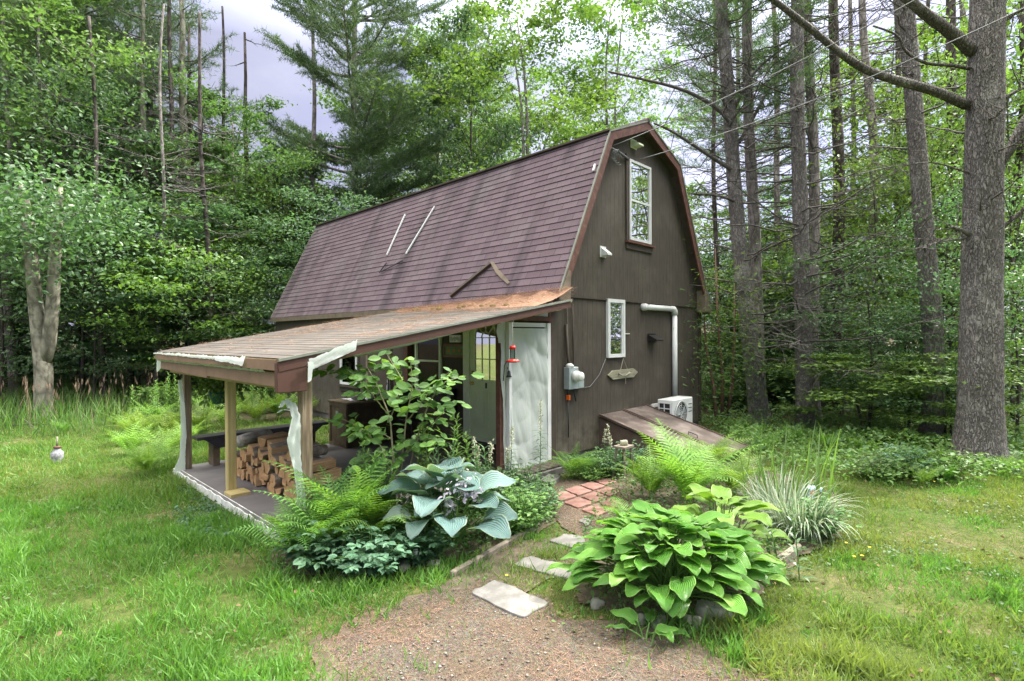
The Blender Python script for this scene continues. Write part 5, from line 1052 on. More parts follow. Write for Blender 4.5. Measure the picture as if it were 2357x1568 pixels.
for i, (xb, xt, yb, Yd, wp, ht, cr, lab) in enumerate([(30, 8, 900, 17, 20, 17, 'pine_b', 'dark leaning pine trunk at the far left edge'), (185, 180, 900, 20, 20, 18, 'pine_b', 'straight pine trunk right of the forked trunk'), (70, 62, 900, 22, 15, 18, 'pine_b', 'far thin pine trunk behind the forked trunk'), (385, 392, 900, 19, 14, 15, None, 'dark thin pine trunk between the forked trunk and the snags'), (300, 296, 895, 23, 14, 18, 'pine_b', 'thin pine trunk left of the dark bare stem'), (520, 512, 895, 22, 13, 12, None, 'thin dark trunk right of the snags'), (715, 722, 700, 24, 16, 14, None, 'thin trunk showing above the far roof end'), (485, 455, 890, 15.8, 13, 10.5, None, 'dark slim trunk just behind the left of the porch roof'), (362, 378, 895, 16, 11, 9.5, None, 'slimmest trunk left of the porch roof'), (238, 205, 895, 15.8, 13, 11, None, 'slim leaning trunk standing right of the forked trunk')]):
    trunk_tree('pine', [(xb, yb), ((xb + xt) / 2 + 2, 500), (xt, 0)], Yd, wp, lab, ht, 40, 1.6, cr, m='bark_dark' if i % 2 else 'bark_far', sides=9, zc=.6)
# individually placed background trees
def PT(kind, px, Yd, top_px, label, w_=1.0, name=None, dx=0, group=None):
    p = at(px, 785, Yd); topz = at(px, top_px, Yd).z; bh = {'maple': 15, 'maple_b': 12, 'birch': 16, 'beech': 8, 'beech_l': 8, 'beech_b': 7, 'pine': 21, 'pine_b': 24, 'hemlock': 9, 'bush': 3.2, 'bush_l': 3.4, 'near_beech': 4.2, 'near_beech_l': 4.2}[kind]
    s = topz / bh; zg = max(0, min(1, (Yd - 22) / 60)) ** 2 * 4
    nm = name or {'pine': 'pine_tree', 'pine_b': 'pine_tree', 'hemlock': 'hemlock_tree', 'birch': 'birch_tree', 'maple': 'maple_tree', 'maple_b': 'maple_tree', 'bush': 'bush', 'bush_l': 'bush'}.get(kind, 'beech_tree')
    return plant_tree(nm, T[kind], (p.x, Yd, zg - .05), px * .7, (w_, w_, s), label, group, 'bush' if 'bush' in kind else 'tree')
T['near_beech'] = broadleaf('near_beech', 4.2, 1.7, .12, 4800, .09, M['shrub'], M['bark_dark'], .035, 16, flat=.10, plate=.9, leaf=LEAF7)
T['beech_l'] = broadleaf('beech_l', 8, 2.6, .12, 8000, .13, M['leaf_light'], M['bark_dark'], .06, 18, flat=.12, plate=.8)
T['near_beech_l'] = broadleaf('near_beech_l', 4.2, 1.7, .12, 3800, .09, M['shrub_light'], M['bark_dark'], .035, 14, flat=.10, plate=.9, leaf=LEAF7)
T['big_pine'] = pine('big_pine', 26, 6.8, .22, M['needle'], M['bark_far'], .26, .62, 5, .24, 9, 1.0, 1.7, up=.28, dead=16)
p = at(820, 785, 24); plant_tree('pine_tree', T['big_pine'], (p.x, 24, -.05), 2.0, (.86, .86, 1.05), 'tall white pine with upswept branches rising behind the cabin roof', None)
PT('maple', 1010, 28, 110, 'dark leafy tree just right of the tall white pine', .9); PT('maple_b', 1090, 24, 100, 'rounded leafy tree behind the middle of the cabin roof', .8); PT('birch', 1270, 22, -60, 'tall bright green birch behind the cabin roof ridge', 1.15); PT('birch', 1390, 26, 0, 'bright green birch behind the roof peak', 1.1)
PT('pine', 350, 22, -350, 'tall pine with thin crown at the upper left', .95); PT('pine', 200, 20, -400, 'tall pine behind the forked trunk', 1.0); PT('maple', 100, 17, -60, 'bright green maple leaning over the left edge', .85, name='maple_tree'); PT('maple_b', 300, 18.5, 300, 'bluish green maple left of the snags', .8); PT('maple', 445, 19.5, 360, 'round maple at the foot of the snags', .7); PT('beech_b', 190, 17, 250, 'bluish beech behind the forked trunk', 1.0); PT('beech_l', 640, 22, 470, 'light beech by the far roof corner', .9); PT('pine_b', 60, 24, -300, 'tall pine at the far left edge', .9); PT('pine', 150, 30, -200, 'far pine at the upper left', 1.1); PT('hemlock', 1130, 30, 60, 'dark pointed conifer right of the tall white pine', 1.4)
PT('birch', 640, 25, 380, 'low light green tree left of the cabin roof', .8); PT('maple', 540, 21, 230, 'leafy tree below the small snag', .75); PT('beech', 690, 27, 330, 'light leafy beech touching the far roof end', .9)
PT('near_beech', 500, 16, 600, 'leafy beech with bright sprays behind the porch roof', 1.0); PT('near_beech', 320, 16.5, 600, 'leafy beech with drooping layers left of the porch', 1.1); PT('near_beech', 215, 15, 480, 'pale leafy beech above the forked trunk', 1.1); PT('near_beech', 0, 15, 470, 'pale leafy beech at the left edge', 1.4); PT('near_beech_l', 430, 17, 520, 'yellow-green beech sapling over the porch roof', 1.3); PT('near_beech', 560, 19, 640, 'dark leafy beech at the far end of the cabin', .9)
PT('near_beech', 2000, 10.6, 600, 'broad leafy shrub with pale green sprays left of the bent trunk', .85, 'shrub'); PT('near_beech_l', 2150, 12.5, 250, 'tall light beech sapling behind the bent trunk', .8); PT('bush_l', 1990, 10.4, 830, 'low bright bush before the broad shrub', .9); PT('bush_l', 2185, 9.5, 850, 'low bright bush at the foot of the thickest trunk', .6); PT('near_beech_l', 1780, 16, 600, 'light green beech sapling far behind the leaning trunk', 1.0); PT('near_beech', 2090, 10.2, 730, 'lower leafy shrub against the bent trunk', .9, 'shrub'); PT('near_beech_l', 2010, 12.5, 320, 'bright green beech sapling behind the broad shrub', 1.0); PT('near_beech', 2175, 9.8, 480, 'beech sapling with hanging leaves between the two big trunks', .65); PT('near_beech_l', 2330, 12, 60, 'yellow-green beech at the right edge behind the thickest trunk', 1.1); PT('near_beech', 2340, 10, 640, 'leafy shrub at the right edge behind the thickest trunk', .9, 'shrub')
for i, (px, Yd, ty, k) in enumerate([(1660, 15, 620, 'hemlock'), (1780, 16, 560, 'hemlock'), (1900, 17, 520, 'beech_l'), (1700, 19, 540, 'beech_l'), (1820, 20, 520, 'beech_l'), (1960, 18, 400, 'birch'), (2080, 16, 330, 'beech_l'), (2240, 17, 120, 'birch'), (2400, 16, 0, 'beech'), (2150, 20, 100, 'birch'), (1600, 21, 480, 'beech_l')]):
    PT(k, px, Yd, ty, 'light green understory %s in the right-hand woods, number aside it stands %s' % ('hemlock' if k == 'hemlock' else ('birch' if k == 'birch' else 'beech'), ['close behind the three slender saplings', 'between leaning and paired trunks', 'behind the dark trunk', 'far behind the leaning trunk', 'far behind the paired trunks', 'above the broad shrub', 'behind the bent trunk', 'behind the thickest trunk', 'at the right frame edge', 'far between the two big trunks', 'just past the cabin gable'][i]) if False else '%s %s standing %s' % ('light green', 'hemlock' if k == 'hemlock' else ('birch' if k == 'birch' else 'beech'), ['close behind the three slender saplings', 'between the leaning and the paired trunks', 'behind the dark trunk', 'far behind the leaning trunk', 'far behind the paired trunks', 'behind the broad leafy shrub', 'behind the bent trunk', 'behind the thickest trunk', 'at the right frame edge', 'far off between the two big trunks', 'just past the cabin gable'][i]), 1.0)
rr = random.Random(9)
for i in range(18):
    px = rr.uniform(-60, 760) if i % 2 else rr.uniform(1600, 2450); Yd = rr.uniform(14.5, 21); k = rr.choice(['bush', 'bush_l', 'bush_l', 'hemlock'] if i % 2 == 0 else ['bush', 'bush', 'bush_l', 'hemlock'])
    sd_ = 'left of the cabin' if i % 2 else 'right of the cabin'; PT(k, px, Yd, 785 - rr.uniform(60, 190), ('hemlock sapling in the dim understory ' if k == 'hemlock' else ('light bush in the dim understory ' if k == 'bush_l' else 'dark bush in the dim understory ')) + sd_, 1.1, 'sapling' if k == 'hemlock' else None, group=('hemlock saplings ' if k == 'hemlock' else ('light bushes ' if k == 'bush_l' else 'dark bushes ')) + sd_)
# forked grey trunk at the left
p = G(100, 950); p.y = 13.2; p = at(100, 880, 13.2); t = thing('forked_tree', (p.x, 13.2, 0), 0, 'pale grey tree trunk forking low down at the left', 'tree')
mb = MB(); q = lambda x, y: tuple(at(x, y, 13.2) - Vector((p.x, 13.2, 0)))
mb.tube([(0, 0, -.1), (0, 0, .1)] + [q(100, 850), q(92, 780), q(82, 700), q(72, 600), q(66, 520), q(55, 450), q(48, 420)], [.28, .2, .19, .17, .15, .14, .13, .09, .04], 12, jit=.04)
mb.tube([q(98, 850), q(112, 790), q(122, 700), q(126, 600), q(132, 520), q(138, 460), q(140, 430)], [.15, .15, .14, .13, .11, .08, .04], 12, jit=.04); deadlimbs(mb, lambda z: (0.1, 0, z), 3, 6, 8, 1.2); mb.build('trunk', M['bark_grey'], t, True)
cb = MB(); n = 5200; pos = rng.normal(size=(n, 3)) * [1.3, .9, .75] + [0.1, -.2, 4.9]; scatter(cb, LEAF7, pos, rdir(n, -.4, .4), rdir(n, 1.3), rng.uniform(.08, .16, n)); cb.build('crown', M['shrub'], t)
# snags
def snag(px0, pys, pyt, Yd, wpx, label, lean=0, nb=24, bl=1.0, tuft=False):
    p = at(px0, 785, Yd); t = thing('dead_tree', (p.x, Yd, 0), 0, label, 'dead tree'); zt_ = at(px0, pyt, Yd).z; R_ = wpx / 2 / F * Yd; mb = MB()
    fn = lambda z: (lean * z / zt_, 0, z); Z_ = np.linspace(0, zt_, 9); mb.tube([(fn(z)[0] + .05 * math.sin(z), 0, z) for z in Z_], np.linspace(R_ * 1.3, R_ * .35, 9), 8, jit=.06); db = MB(); deadlimbs(db, fn, zt_ * .45, zt_ * .99, nb, bl, .035, 4); mb.merge(db, 1); mb.build('trunk', [M['bark_dark'] if not tuft else M['bark_grey'], M['dead']], t, True)
    if tuft:
        cb = MB(); n = 2600; c_ = rng.integers(0, 14, n); cz = rng.uniform(.72, 1.0, 14) * zt_; ca = rng.uniform(0, 6.28, 14); cd = rng.uniform(.2, 1.0, 14); pos = np.stack([np.cos(ca[c_]) * cd[c_] + lean, np.sin(ca[c_]) * cd[c_], cz[c_]], -1) + rng.normal(size=(n, 3)) * [.35, .35, .10]
        scatter(cb, NEED, pos, rdir(n, .3), rdir(n), rng.uniform(.12, .22, n), wid=1.7); cb.build('crown', M['needle'], t)
snag(440, 600, -60, 20, 24, 'bare grey snag with broken branches and a few needle tufts at the upper left', -.3, 34, 1.5, True); snag(462, 600, 60, 20.6, 16, 'thinner bare snag leaning beside the tufted snag', -.4, 22, 1.1)
snag(578, 240, 75, 23, 15, 'small broken snag with forked top standing against the open sky', -.2, 10, .9); snag(335, 500, -80, 19, 16, 'dark bare pine stem left of the tufted snag', 0, 40, 1.5, True)
# trees across the drive, seen mirrored in the gable windows
for i, (x, y, k, s) in enumerate(((9, -1, 'maple', 1), (13, 1.5, 'pine', .9), (15, -6, 'maple_b', 1.1), (10, -10, 'maple', .9), (19, -1, 'birch', 1))):
    plant_tree({'pine': 'pine_tree', 'birch': 'birch_tree'}.get(k, 'maple_tree'), T[k], (x, y, 0), i * 1.3, s, 'tree across the yard reflected in the gable windows', 'trees mirrored in the windows')

# ---------------------------------------------------------------- ground cover
BL = (np.array([(0, .5, 0), (0, -.5, 0), (.5, .42, .0), (.5, -.42, .0), (1, 0, -.22)]), np.array([(0, 1, 3), (0, 3, 2), (2, 3, 4)]))
M['grass'] = leafmat('grass', (.09, .195, .04), (.17, .31, .075), .42, .5, big=(.13, .27, .055), wsc=1.2, tint=(1.3, 1.35, .6))
M['grass_dry_pale'] = leafmat('grass_dry_pale', (.12, .225, .05), (.21, .32, .085), .4, .6, big=(.22, .28, .09), wsc=.9, tint=(1.35, 1.35, .6))
STONES = [gpoly(q) for q in ([(1080, 1370), (1140, 1340), (1265, 1393), (1205, 1428)], [(1183, 1305), (1215, 1285), (1330, 1310), (1335, 1345)], [(1265, 1250), (1300, 1233), (1345, 1240), (1345, 1275)])]
DARKP = [SLAB, HOUSE, WALK] + STONES
def sdist(P, poly):
    d = np.full(len(P), 9e9); n = len(poly)
    for i in range(n):
        a, b = poly[i], poly[(i + 1) % n]; ab = b - a; t = np.clip(((P - a) @ ab) / (ab @ ab + 1e-12), 0, 1); d = np.minimum(d, np.linalg.norm(P - a - t[:, None] * ab, axis=1))
    return np.where(inside(P, poly), -d, d)
def keep(P, allow_bed=.15, dens=1.0):
    x, y = P[:, 0], P[:, 1]; k = np.ones(len(P)); 
    sd_ = sdist(P, PATH) + .16 * wob(x * 3.1, y * 3.1) + .07 * wob(x * 11, y * 11); k = np.minimum(k, .012 + np.clip((sd_ + .22) / .5, 0, 1) ** 1.7); k = np.maximum(k, ((sd_ < 0) & (sd_ > -.8) & (wob(x * 7, y * 7, 1, 3) > .62)) * .35)
    sb_ = sdist(P, BARE) + .12 * wob(x * 5, y * 5); k = np.minimum(k, .12 + np.clip((sb_ + .2) / .4, 0, 1))
    for b in (BED, BED2): k[inside(P, b)] = allow_bed
    for b in DARKP: k[inside(P, b)] = 0
    return k
def sample(n, y0, y1, pw=1.0):
    y = y0 + (y1 - y0) * rng.random(n) ** pw; x = (rng.random(n) * 2 - 1) * (.99 * y + .5); return np.stack([x, y], -1)
TG = gpoly([(-150, 1018), (120, 1012), (255, 1000), (330, 975), (470, 955), (640, 915), (640, 880), (0, 868), (-400, 880)])
P = sample(330000, 2.8, 12.5); x, y = P[:, 0], P[:, 1]
pat = wob(x * 1.1, y * 1.1, 1.2); pat2 = wob(x * 4, y * 4, 1.0, 2); leftside = x < -.2 - .0 * y
far_r = (x > 0) & (y > 6.8 + .12 * x)
k = keep(P) * np.where(leftside, np.clip(.78 + .5 * pat, .25, 1), np.clip(.85 + .5 * pat + .2 * pat2, .3, 1)); k[far_r] *= .35; k[(x < 0) & inside(P, TG)] *= .5
k[(np.abs(x + 1.9) < .9) & (np.abs(y - 4.7) < .5)] *= .6
sel = rng.random(len(P)) < k; P, pat, pat2, leftside = P[sel], pat[sel], pat2[sel], leftside[sel]
def blades(name, P, hgt, m, label, wd=.075, tilt=.5):
    n = len(P); pos = np.concatenate([P, np.full((n, 1), -.015)], 1); up = rdir(n, 0, .2); d = np.array([[0, 0, 1.]]) + rng.normal(size=(n, 3)) * tilt * [1, 1, .1]
    mb = MB(); scatter(mb, BL, pos, d, up, hgt, wid=wd * np.ones(1)[0]); return tag(mb.build(name, m), label, 'grass', kind='stuff')
yy = P[:, 1]; hb = np.clip(.055 + .022 * pat + .012 * pat2, .03, .12) * rng.uniform(.55, 1.35, len(P)) * (1 + .02 * yy)
hl_ = hb * np.where(leftside, 1.5, 1.05) * (1 + .55 * np.clip(wob(P[:, 0] * 5.5, P[:, 1] * 5.5, 1, 7), -1, 1)); hl_ *= np.where((P[:, 0] > .6) & (P[:, 1] < 4.0), 1.5, 1)
lush = leftside | (wob(P[:, 0] * 1.6, P[:, 1] * 1.6, 1, 4) > .25); lush &= ~((P[:, 1] > 6.3) & (P[:, 0] < -3.2) & (rng.random(len(P)) < .6))  # sunlight on the far left clover put in as paler blades
blades('lawn_grass', P[lush], hl_[lush], M['grass'], 'lush bright green blades of lawn grass', .085, .45); blades('dry_pale_grass', P[~lush], hl_[~lush], M['grass_dry_pale'], 'thin yellowish blades of lawn grass', .08, .55)
P = sample(26000, 2.8, 7.5); k = keep(P, .05) * np.clip(wob(P[:, 0] * 2.2, P[:, 1] * 2.2, 1, 9) * 1.6 - .1, 0, 1) * np.where(P[:, 0] < -.2, 1, .35); P = P[rng.random(len(P)) < k]
blades('grass_tufts', P, rng.uniform(.12, .24, len(P)), M['grass'], 'longer arching tufts of bright lawn grass', .035, .75)
# clover and small weeds in the lawn
P = sample(60000, 3, 12); x, y = P[:, 0], P[:, 1]; k = keep(P, .5) * np.clip(wob(x * 1.4, y * 1.4, 1, 5) * 1.2 + .15, 0, 1) * np.where(x > 0, 1, np.where(y > 6, 1.2, .3)); P = P[rng.random(len(P)) < k]; n = len(P)
mb = MB(); scatter(mb, LEAF4, np.concatenate([P, rng.uniform(.01, .05, (n, 1))], 1), rdir(n, .1, .25), rdir(n, 2.5), rng.uniform(.018, .04, n), wid=1.5); tag(mb.build('clover', M['weed']), 'small clover and weed leaves among the lawn grass', 'clover', kind='stuff')
# fallen needles on path, lawn and beds
P = sample(210000, 2.8, 10); x, y = P[:, 0], P[:, 1]; k = np.where(sdist(P, PATH) < .25, np.clip(.3 + 1.3 * wob(x * 2.3, y * 2.3, 1, 1), .05, 1), 0); k = np.maximum(k, inside(P, WALK) * .8); k = np.maximum(k, (x > 1.5) * (y > 4) * np.clip(wob(x * 1.5, y * 1.5, 1, 3), 0, 1) * .35); k = np.maximum(k, ((x + 3.6) ** 2 / 1.2 + (y - 7.1) ** 2 / .3 < 1) * .0)
k[inside(P, SLAB)] = 0; P = P[rng.random(len(P)) < k]; n = len(P); d = rdir(n, 0, .06); mb = MB(); scatter(mb, NEED, np.concatenate([P, rng.uniform(.012, .022, (n, 1))], 1), d, rdir(n, 3), rng.uniform(.04, .09, n), wid=.35)
tag(mb.build('fallen_needles', M['needles_orange']), 'orange-brown fallen pine needles on the path and lawn', 'pine needles', kind='stuff')
P = sample(9000, 2.8, 7); P = P[sdist(P, PATH) < .05]; P = P[:2600]; n = len(P); R_ = rng.uniform(.003, .008, n) * rng.choice([1, 1, 1.8], n); OC = np.array([(1, 0, 0), (0, 1, 0), (-1, 0, 0), (0, -1, 0), (0, 0, .7), (0, 0, -.7)])
V = P[:, None, :]; V = np.concatenate([V.repeat(6, 1), np.full((n, 6, 1), .012)], 2) + OC[None] * R_[:, None, None] * rng.uniform(.6, 1.3, (n, 6, 1)); F8 = np.array([(0, 1, 4), (1, 2, 4), (2, 3, 4), (3, 0, 4), (1, 0, 5), (2, 1, 5), (3, 2, 5), (0, 3, 5)])
mb = MB(); mb.add(V.reshape(-1, 3), (np.arange(n)[:, None, None] * 6 + F8[None]).reshape(-1, 3)); tag(mb.build('pebbles', leafmat('pebble', (.17, .15, .125), (.34, .32, .28), 0, .9), None, True), 'loose pebbles scattered over the gravel path', 'pebbles', kind='stuff')
# dead leaves
P = sample(3600, 2.9, 9); k = np.where(P[:, 0] > 0, .4, .12); P = P[rng.random(len(P)) < k * keep(P, .6)]; n = len(P); mb = MB(); scatter(mb, LEAF7, np.concatenate([P, rng.uniform(.02, .06, (n, 1))], 1), rdir(n, 0, .3), rdir(n, 1.5), rng.uniform(.02, .042, n), wid=1.2); tag(mb.build('dead_leaves', leafmat('dead_leaf', (.12, .08, .045), (.22, .15, .09), .15, .8, tint=(1, .9, .7))), 'small curled dead leaves lying on the lawn', 'dead leaves', kind='stuff')
# needles on the porch roof (mound along the house)
n = 62000; v = rng.uniform(PV0 + .02, 3.75, n); s_ = rng.random(n) ** 2.0; wdt = .35 + .95 * np.clip(1 - (v + .46) / 4.4, 0, 1) + .1 * np.sin(v * 5); u = -.05 - s_ * wdt
ext = rng.random(n) < .55; u[ext] = -.05 - rng.random(ext.sum()) * 4; v[ext] = rng.uniform(PV0, PV1, ext.sum()); kk = ~ext | (wob(u * 1.3, v * 2.4, 1, 2) + .35 * wob(u * 6, v * 9) > .25); u, v, s_, ext = u[kk], v[kk], s_[kk], ext[kk]; n = len(u)
hh_ = np.where(ext, .012, .012 + (.17 * np.clip(1 - s_ * 1.25, 0, 1) * np.clip(1.1 - (v + .4) / 4.2, .2, 1)) * rng.random(n) ** .5)
pos = np.stack([u, v, PZ0 + (u - PU) * sl + hh_], -1); d = rdir(n, .0, .35); mb = MB(); scatter(mb, NEED, pos, d, rdir(n, 2), rng.uniform(.07, .14, n), wid=.22)
o = mb.build('roof_needles', M['needles_orange']); o.location = (X0, Y0, 0); o.rotation_euler.z = HROT; tag(o, 'drift of orange pine needles lying on the porch roof against the main roof', 'pine needles', kind='stuff')
mb = MB(); nv, nu = 60, 10; gv, gu = np.meshgrid(np.linspace(PV0 + .03, 3.7, nv), np.linspace(0, 1, nu)); wd_ = .2 + .65 * np.clip(1 - (gv + .46) / 3.8, 0, 1) + .05 * np.sin(gv * 7); U = -.02 - gu * wd_
ZZ = PZ0 + (U - PU) * sl + .004 + .13 * (1 - gu) ** 1.3 * np.clip(1.1 - (gv + .4) / 4.2, .15, 1) * (1 + .25 * np.sin(gv * 11 + gu * 5)); i = np.arange(nu - 1)[:, None] * nv; j = np.arange(nv - 1)[None]
mb.add(np.stack([U, gv, ZZ], -1), np.stack([i + j, i + j + 1, i + nv + j + 1, i + nv + j], -1).reshape(-1, 4)); o = mb.build('needle_mat', plain('needle_mat', (.27, .16, .11), .95, .45, 25, bump=.9, c2=(.36, .24, .17)), None, True); o.location = (X0, Y0, 0); o.rotation_euler.z = HROT; tag(o, 'thick rusty mat under the loose needles on the porch roof', 'pine needles', kind='stuff')
mb = MB()
for q in range(16):
    v = rng.uniform(.2, 3.0); u = -.25 - rng.uniform(0, .7) * (1 - v / 4); M_ = Matrix.Translation((u, v, PZ0 + (u - PU) * sl + .02)); mb.lathe([(0, .03), (.035, .022), (.05, 0), (.03, -.01)], 8, 0, M_)
o = mb.build('moss_clumps', M['moss'], None, True); o.location = (X0, Y0, 0); o.rotation_euler.z = HROT; tag(o, 'yellow-green moss clumps along the needle drift on the porch roof', 'moss', kind='stuff')
n = 700; tt = rng.random(n); uu, vv_ = [], []
mb = MB(); pu = rng.uniform(.0, 1.2, n); pv = rng.normal(.0, .55, n) + .25; pv = np.clip(pv, -.15, 3); kk = wob(pu * 3, pv * 3, 1, 2) > .25; pu, pv = pu[kk], pv[kk]; n = len(pu); z_ = HE + (pu + E_) / (K_ + E_) * (HK - HE)
scatter(mb, NEED, np.stack([pu, pv, z_], -1) + np.array(tuple(nl)) * .02, rdir(n, -.3, .6), np.tile(np.array(tuple(nl)), (n, 1)), rng.uniform(.04, .09, n), wid=.5); o = mb.build('roof_litter', M['needles_orange']); o.location = (X0, Y0, 0); o.rotation_euler.z = HROT; tag(o, 'scattered brown litter stuck on the main roof near the gable', 'leaf litter', kind='stuff')
# tall grass with seed heads by the left forest edge
mn, mx_ = TG.min(0), TG.max(0); P = rng.random((90000, 2)) * (mx_ - mn) + mn; P = P[inside(P, TG)][:16000]; n = len(P)
P = P[(P[:, 0] > -1.05 * P[:, 1] - 1)]; n = len(P)
M['tall_grass'] = leafmat('tall_grass', (.075, .17, .04), (.15, .27, .07), .4, .6, big=(.13, .2, .07)); M['seed'] = plain('seed_head', (.25, .18, .13), .9, .3)
blades('tall_grass', P, rng.uniform(.35, .85, n), M['tall_grass'], 'tall unmown grass along the left edge of the forest', .022, .28)
m_ = P[rng.random(n) < .045]; n = len(m_); mb = MB(); b = np.concatenate([m_, np.zeros((n, 1))], 1); d = np.array([[0, 0, 1.]]) + rng.normal(size=(n, 3)) * .13; hgt = rng.uniform(.75, 1.15, n); scatter(mb, BL, b, d, rdir(n, 0, .2), hgt, wid=.008); d /= np.linalg.norm(d, axis=1, keepdims=True); scatter(mb, LEAF4, b + d * hgt[:, None] * .88, d, rdir(n), .17, wid=.35); scatter(mb, LEAF4, b + d * hgt[:, None] * .9, d, rdir(n), .13, wid=.4)
tag(mb.build('seed_heads', M['seed']), 'brown seed heads standing above the tall grass', 'grass', kind='stuff')
# undergrowth: low leafy cover on the forest floor
def cover(name, poly, n, h0, h1, s0, s1, m, label, tmpl=LEAF7, wid=1.0):
    mn, mx2 = poly.min(0), poly.max(0); P = rng.random((n * 3, 2)) * (mx2 - mn) + mn; P = P[inside(P, poly)]; P = P[~inside(P, HOUSE)]; P = P[~inside(P, SLAB)][:n]; n = len(P)
    hh = (h0 + (h1 - h0) * np.clip(.5 + .5 * wob(P[:, 0] * 1.3, P[:, 1] * 1.3, 1, 3), 0, 1)) * rng.random(n) ** .6; mb = MB(); scatter(mb, tmpl, np.concatenate([P, hh[:, None] + .01], 1), rdir(n, .0, .4), rdir(n, 1.4), rng.uniform(s0, s1, n), wid=wid); return tag(mb.build(name, m), label, 'undergrowth', kind='stuff')
R1 = gpoly([(1610, 985), (1760, 1075), (1900, 1110), (2080, 1120), (2220, 1120), (2420, 1085), (2600, 1000), (2600, 870), (1610, 870)])
cover('undergrowth', R1, 26000, .12, .42, .05, .11, M['weed'], 'low leafy undergrowth between the tree trunks on the right')
cover('undergrowth', gpoly([(1620, 985), (1760, 1075), (1950, 1120), (2250, 1130), (2420, 1100), (2420, 1000), (1900, 980)]), 9000, .1, .38, .035, .07, M['shrub_light'], 'brighter small leaved weeds at the right lawn edge')
cover('undergrowth', gpoly([(-300, 905), (640, 905), (700, 860), (-500, 850)]), 16000, .3, 1.1, .08, .16, M['leaf_blue'], 'dim undergrowth at the foot of the left forest')
cover('forest_floor_leaves', np.array([(-45, 17), (45, 17), (45, 40), (-45, 40)]), 26000, .1, 1.5, .15, .34, M['leaf_blue'], 'deep shaded undergrowth far inside the forest')
cover('bed_weeds', BED, 3800, .03, .2, .03, .06, M['weed'], 'small weeds filling the bed beside the porch')
cover('bed_weeds', BED2, 4200, .03, .22, .03, .06, M['weed'], 'small weeds filling the bed around the large green hosta')
cover('edge_weeds', gpoly([(420, 1085), (640, 1225), (600, 1240), (480, 1190), (380, 1110)]), 1500, .01, .09, .025, .05, M['ground_leaf'], 'bluish creeping weeds beside the porch slab edge')
cover('edge_weeds', gpoly([(400, 1170), (560, 1160), (560, 1240), (410, 1230)]), 700, .005, .03, .025, .05, M['ground_leaf'], 'bluish creeping weeds in the left lawn')

# ---------------------------------------------------------------- plants
def bed(px, v): p = onv(px, 1000, v); return H(p.x, v, 0)
def bend_map(Q, L_, e0, e1, az, o, roll=0.0):
    """Q: points (x along 0..L, y side, z normal) -> bent along an arc from elevation e0 to e1"""
    x = Q[:, 0] / L_; n = 40; t = np.linspace(0, 1, n); el = e0 + (e1 - e0) * t ** 1.2; dx = np.concatenate([[0], np.cumsum(np.cos(el[:-1]) * L_ / (n - 1))]); dzz = np.concatenate([[0], np.cumsum(np.sin(el[:-1]) * L_ / (n - 1))])
    X = np.interp(x, t, dx); Zz = np.interp(x, t, dzz); E = np.interp(x, t, el); Y = Q[:, 1] * math.cos(roll); N_ = Q[:, 2] + Q[:, 1] * math.sin(roll)
    X = X - N_ * np.sin(E); Zz = Zz + N_ * np.cos(E); c, s = math.cos(az), math.sin(az); return np.stack([o[0] + X * c - Y * s, o[1] + X * s + Y * c, o[2] + Zz], -1)
def frond(L_, pairs=22, wmax=.16, fine=7):
    V, Fc = [], []; 
    def quad(a, b, c, d): n = len(V); V.extend([a, b, c, d]); Fc.append((n, n + 1, n + 2, n + 3))
    for k in range(24): x0, x1 = L_ * k / 24, L_ * (k + 1) / 24; w_ = .004; quad((x0, -w_, 0), (x1, -w_, 0), (x1, w_, 0), (x0, w_, 0))
    for p in range(pairs):
        t = .14 + .86 * (p + .5) / pairs; x = L_ * t; pl = wmax * L_ * 1.6 * (min(1, (t - .08) / .28) ** .8) * (1 - max(0, (t - .38)) / .64) ** .9 + .008
        for s in (1, -1):
            ca, sa = math.cos(1.05), math.sin(1.05); hw = .0125 * (.5 + .8 * pl / (wmax * 1.6))
            for g in range(fine):
                f0, f1 = g / fine, (g + 1) / fine; w0, w1 = hw * (1 - f0) ** .6 , hw * (1 - f1) ** .6 * .45; z0, z1 = -.15 * pl * f0 * f0, -.15 * pl * f1 * f1
                P = lambda f, wv, z: (x + pl * f * ca - wv * sa, s * (pl * f * sa + wv * ca), z)
                quad(P(f0, -w0, z0), P(f1, -w1, z1), P(f1, w1, z1), P(f0, w0, z0))
    return np.array(V), [f for f in Fc]
FR = {f: frond(1.0, *f) for f in ((20, .15, 5), (15, .17, 3))}
def fernmesh(nf, L_, e0=(1.15, 1.5), e1=(-.55, .75), fine=True, seed=0, m='fern'):
    r_ = np.random.default_rng(seed); mb = MB(); V, Fc = FR[(20, .15, 5) if fine else (15, .17, 3)]
    for q in range(nf):
        l = L_ * r_.uniform(.7, 1.1); az = q * 2.4 + r_.uniform(-.4, .4); o = (r_.uniform(-.06, .06) * L_, r_.uniform(-.06, .06) * L_, 0); Q = V * l; mb.add(bend_map(Q, l, r_.uniform(*e0), r_.uniform(*e1), az, o, r_.uniform(-.4, .4)), Fc)
    return mb.mesh('fern', M[m])
def single(name, me, loc, label, cat, rz=0, sc=1, group=None):
    o = bpy.data.objects.new(name, me); C.objects.link(o); o.location = loc; o.rotation_euler.z = rz; o.scale = (sc, sc, sc); return tag(o, label, cat, group)
FA, FB = fernmesh(20, .95, seed=1), fernmesh(18, .9, seed=2, e1=(-.7, .4)); FC, FD = fernmesh(16, .9, fine=False, seed=3), fernmesh(14, .8, fine=False, seed=4, m='fern_dark'); FE = fernmesh(15, .75, seed=6, m='fern_dark', e1=(-.9, .5))
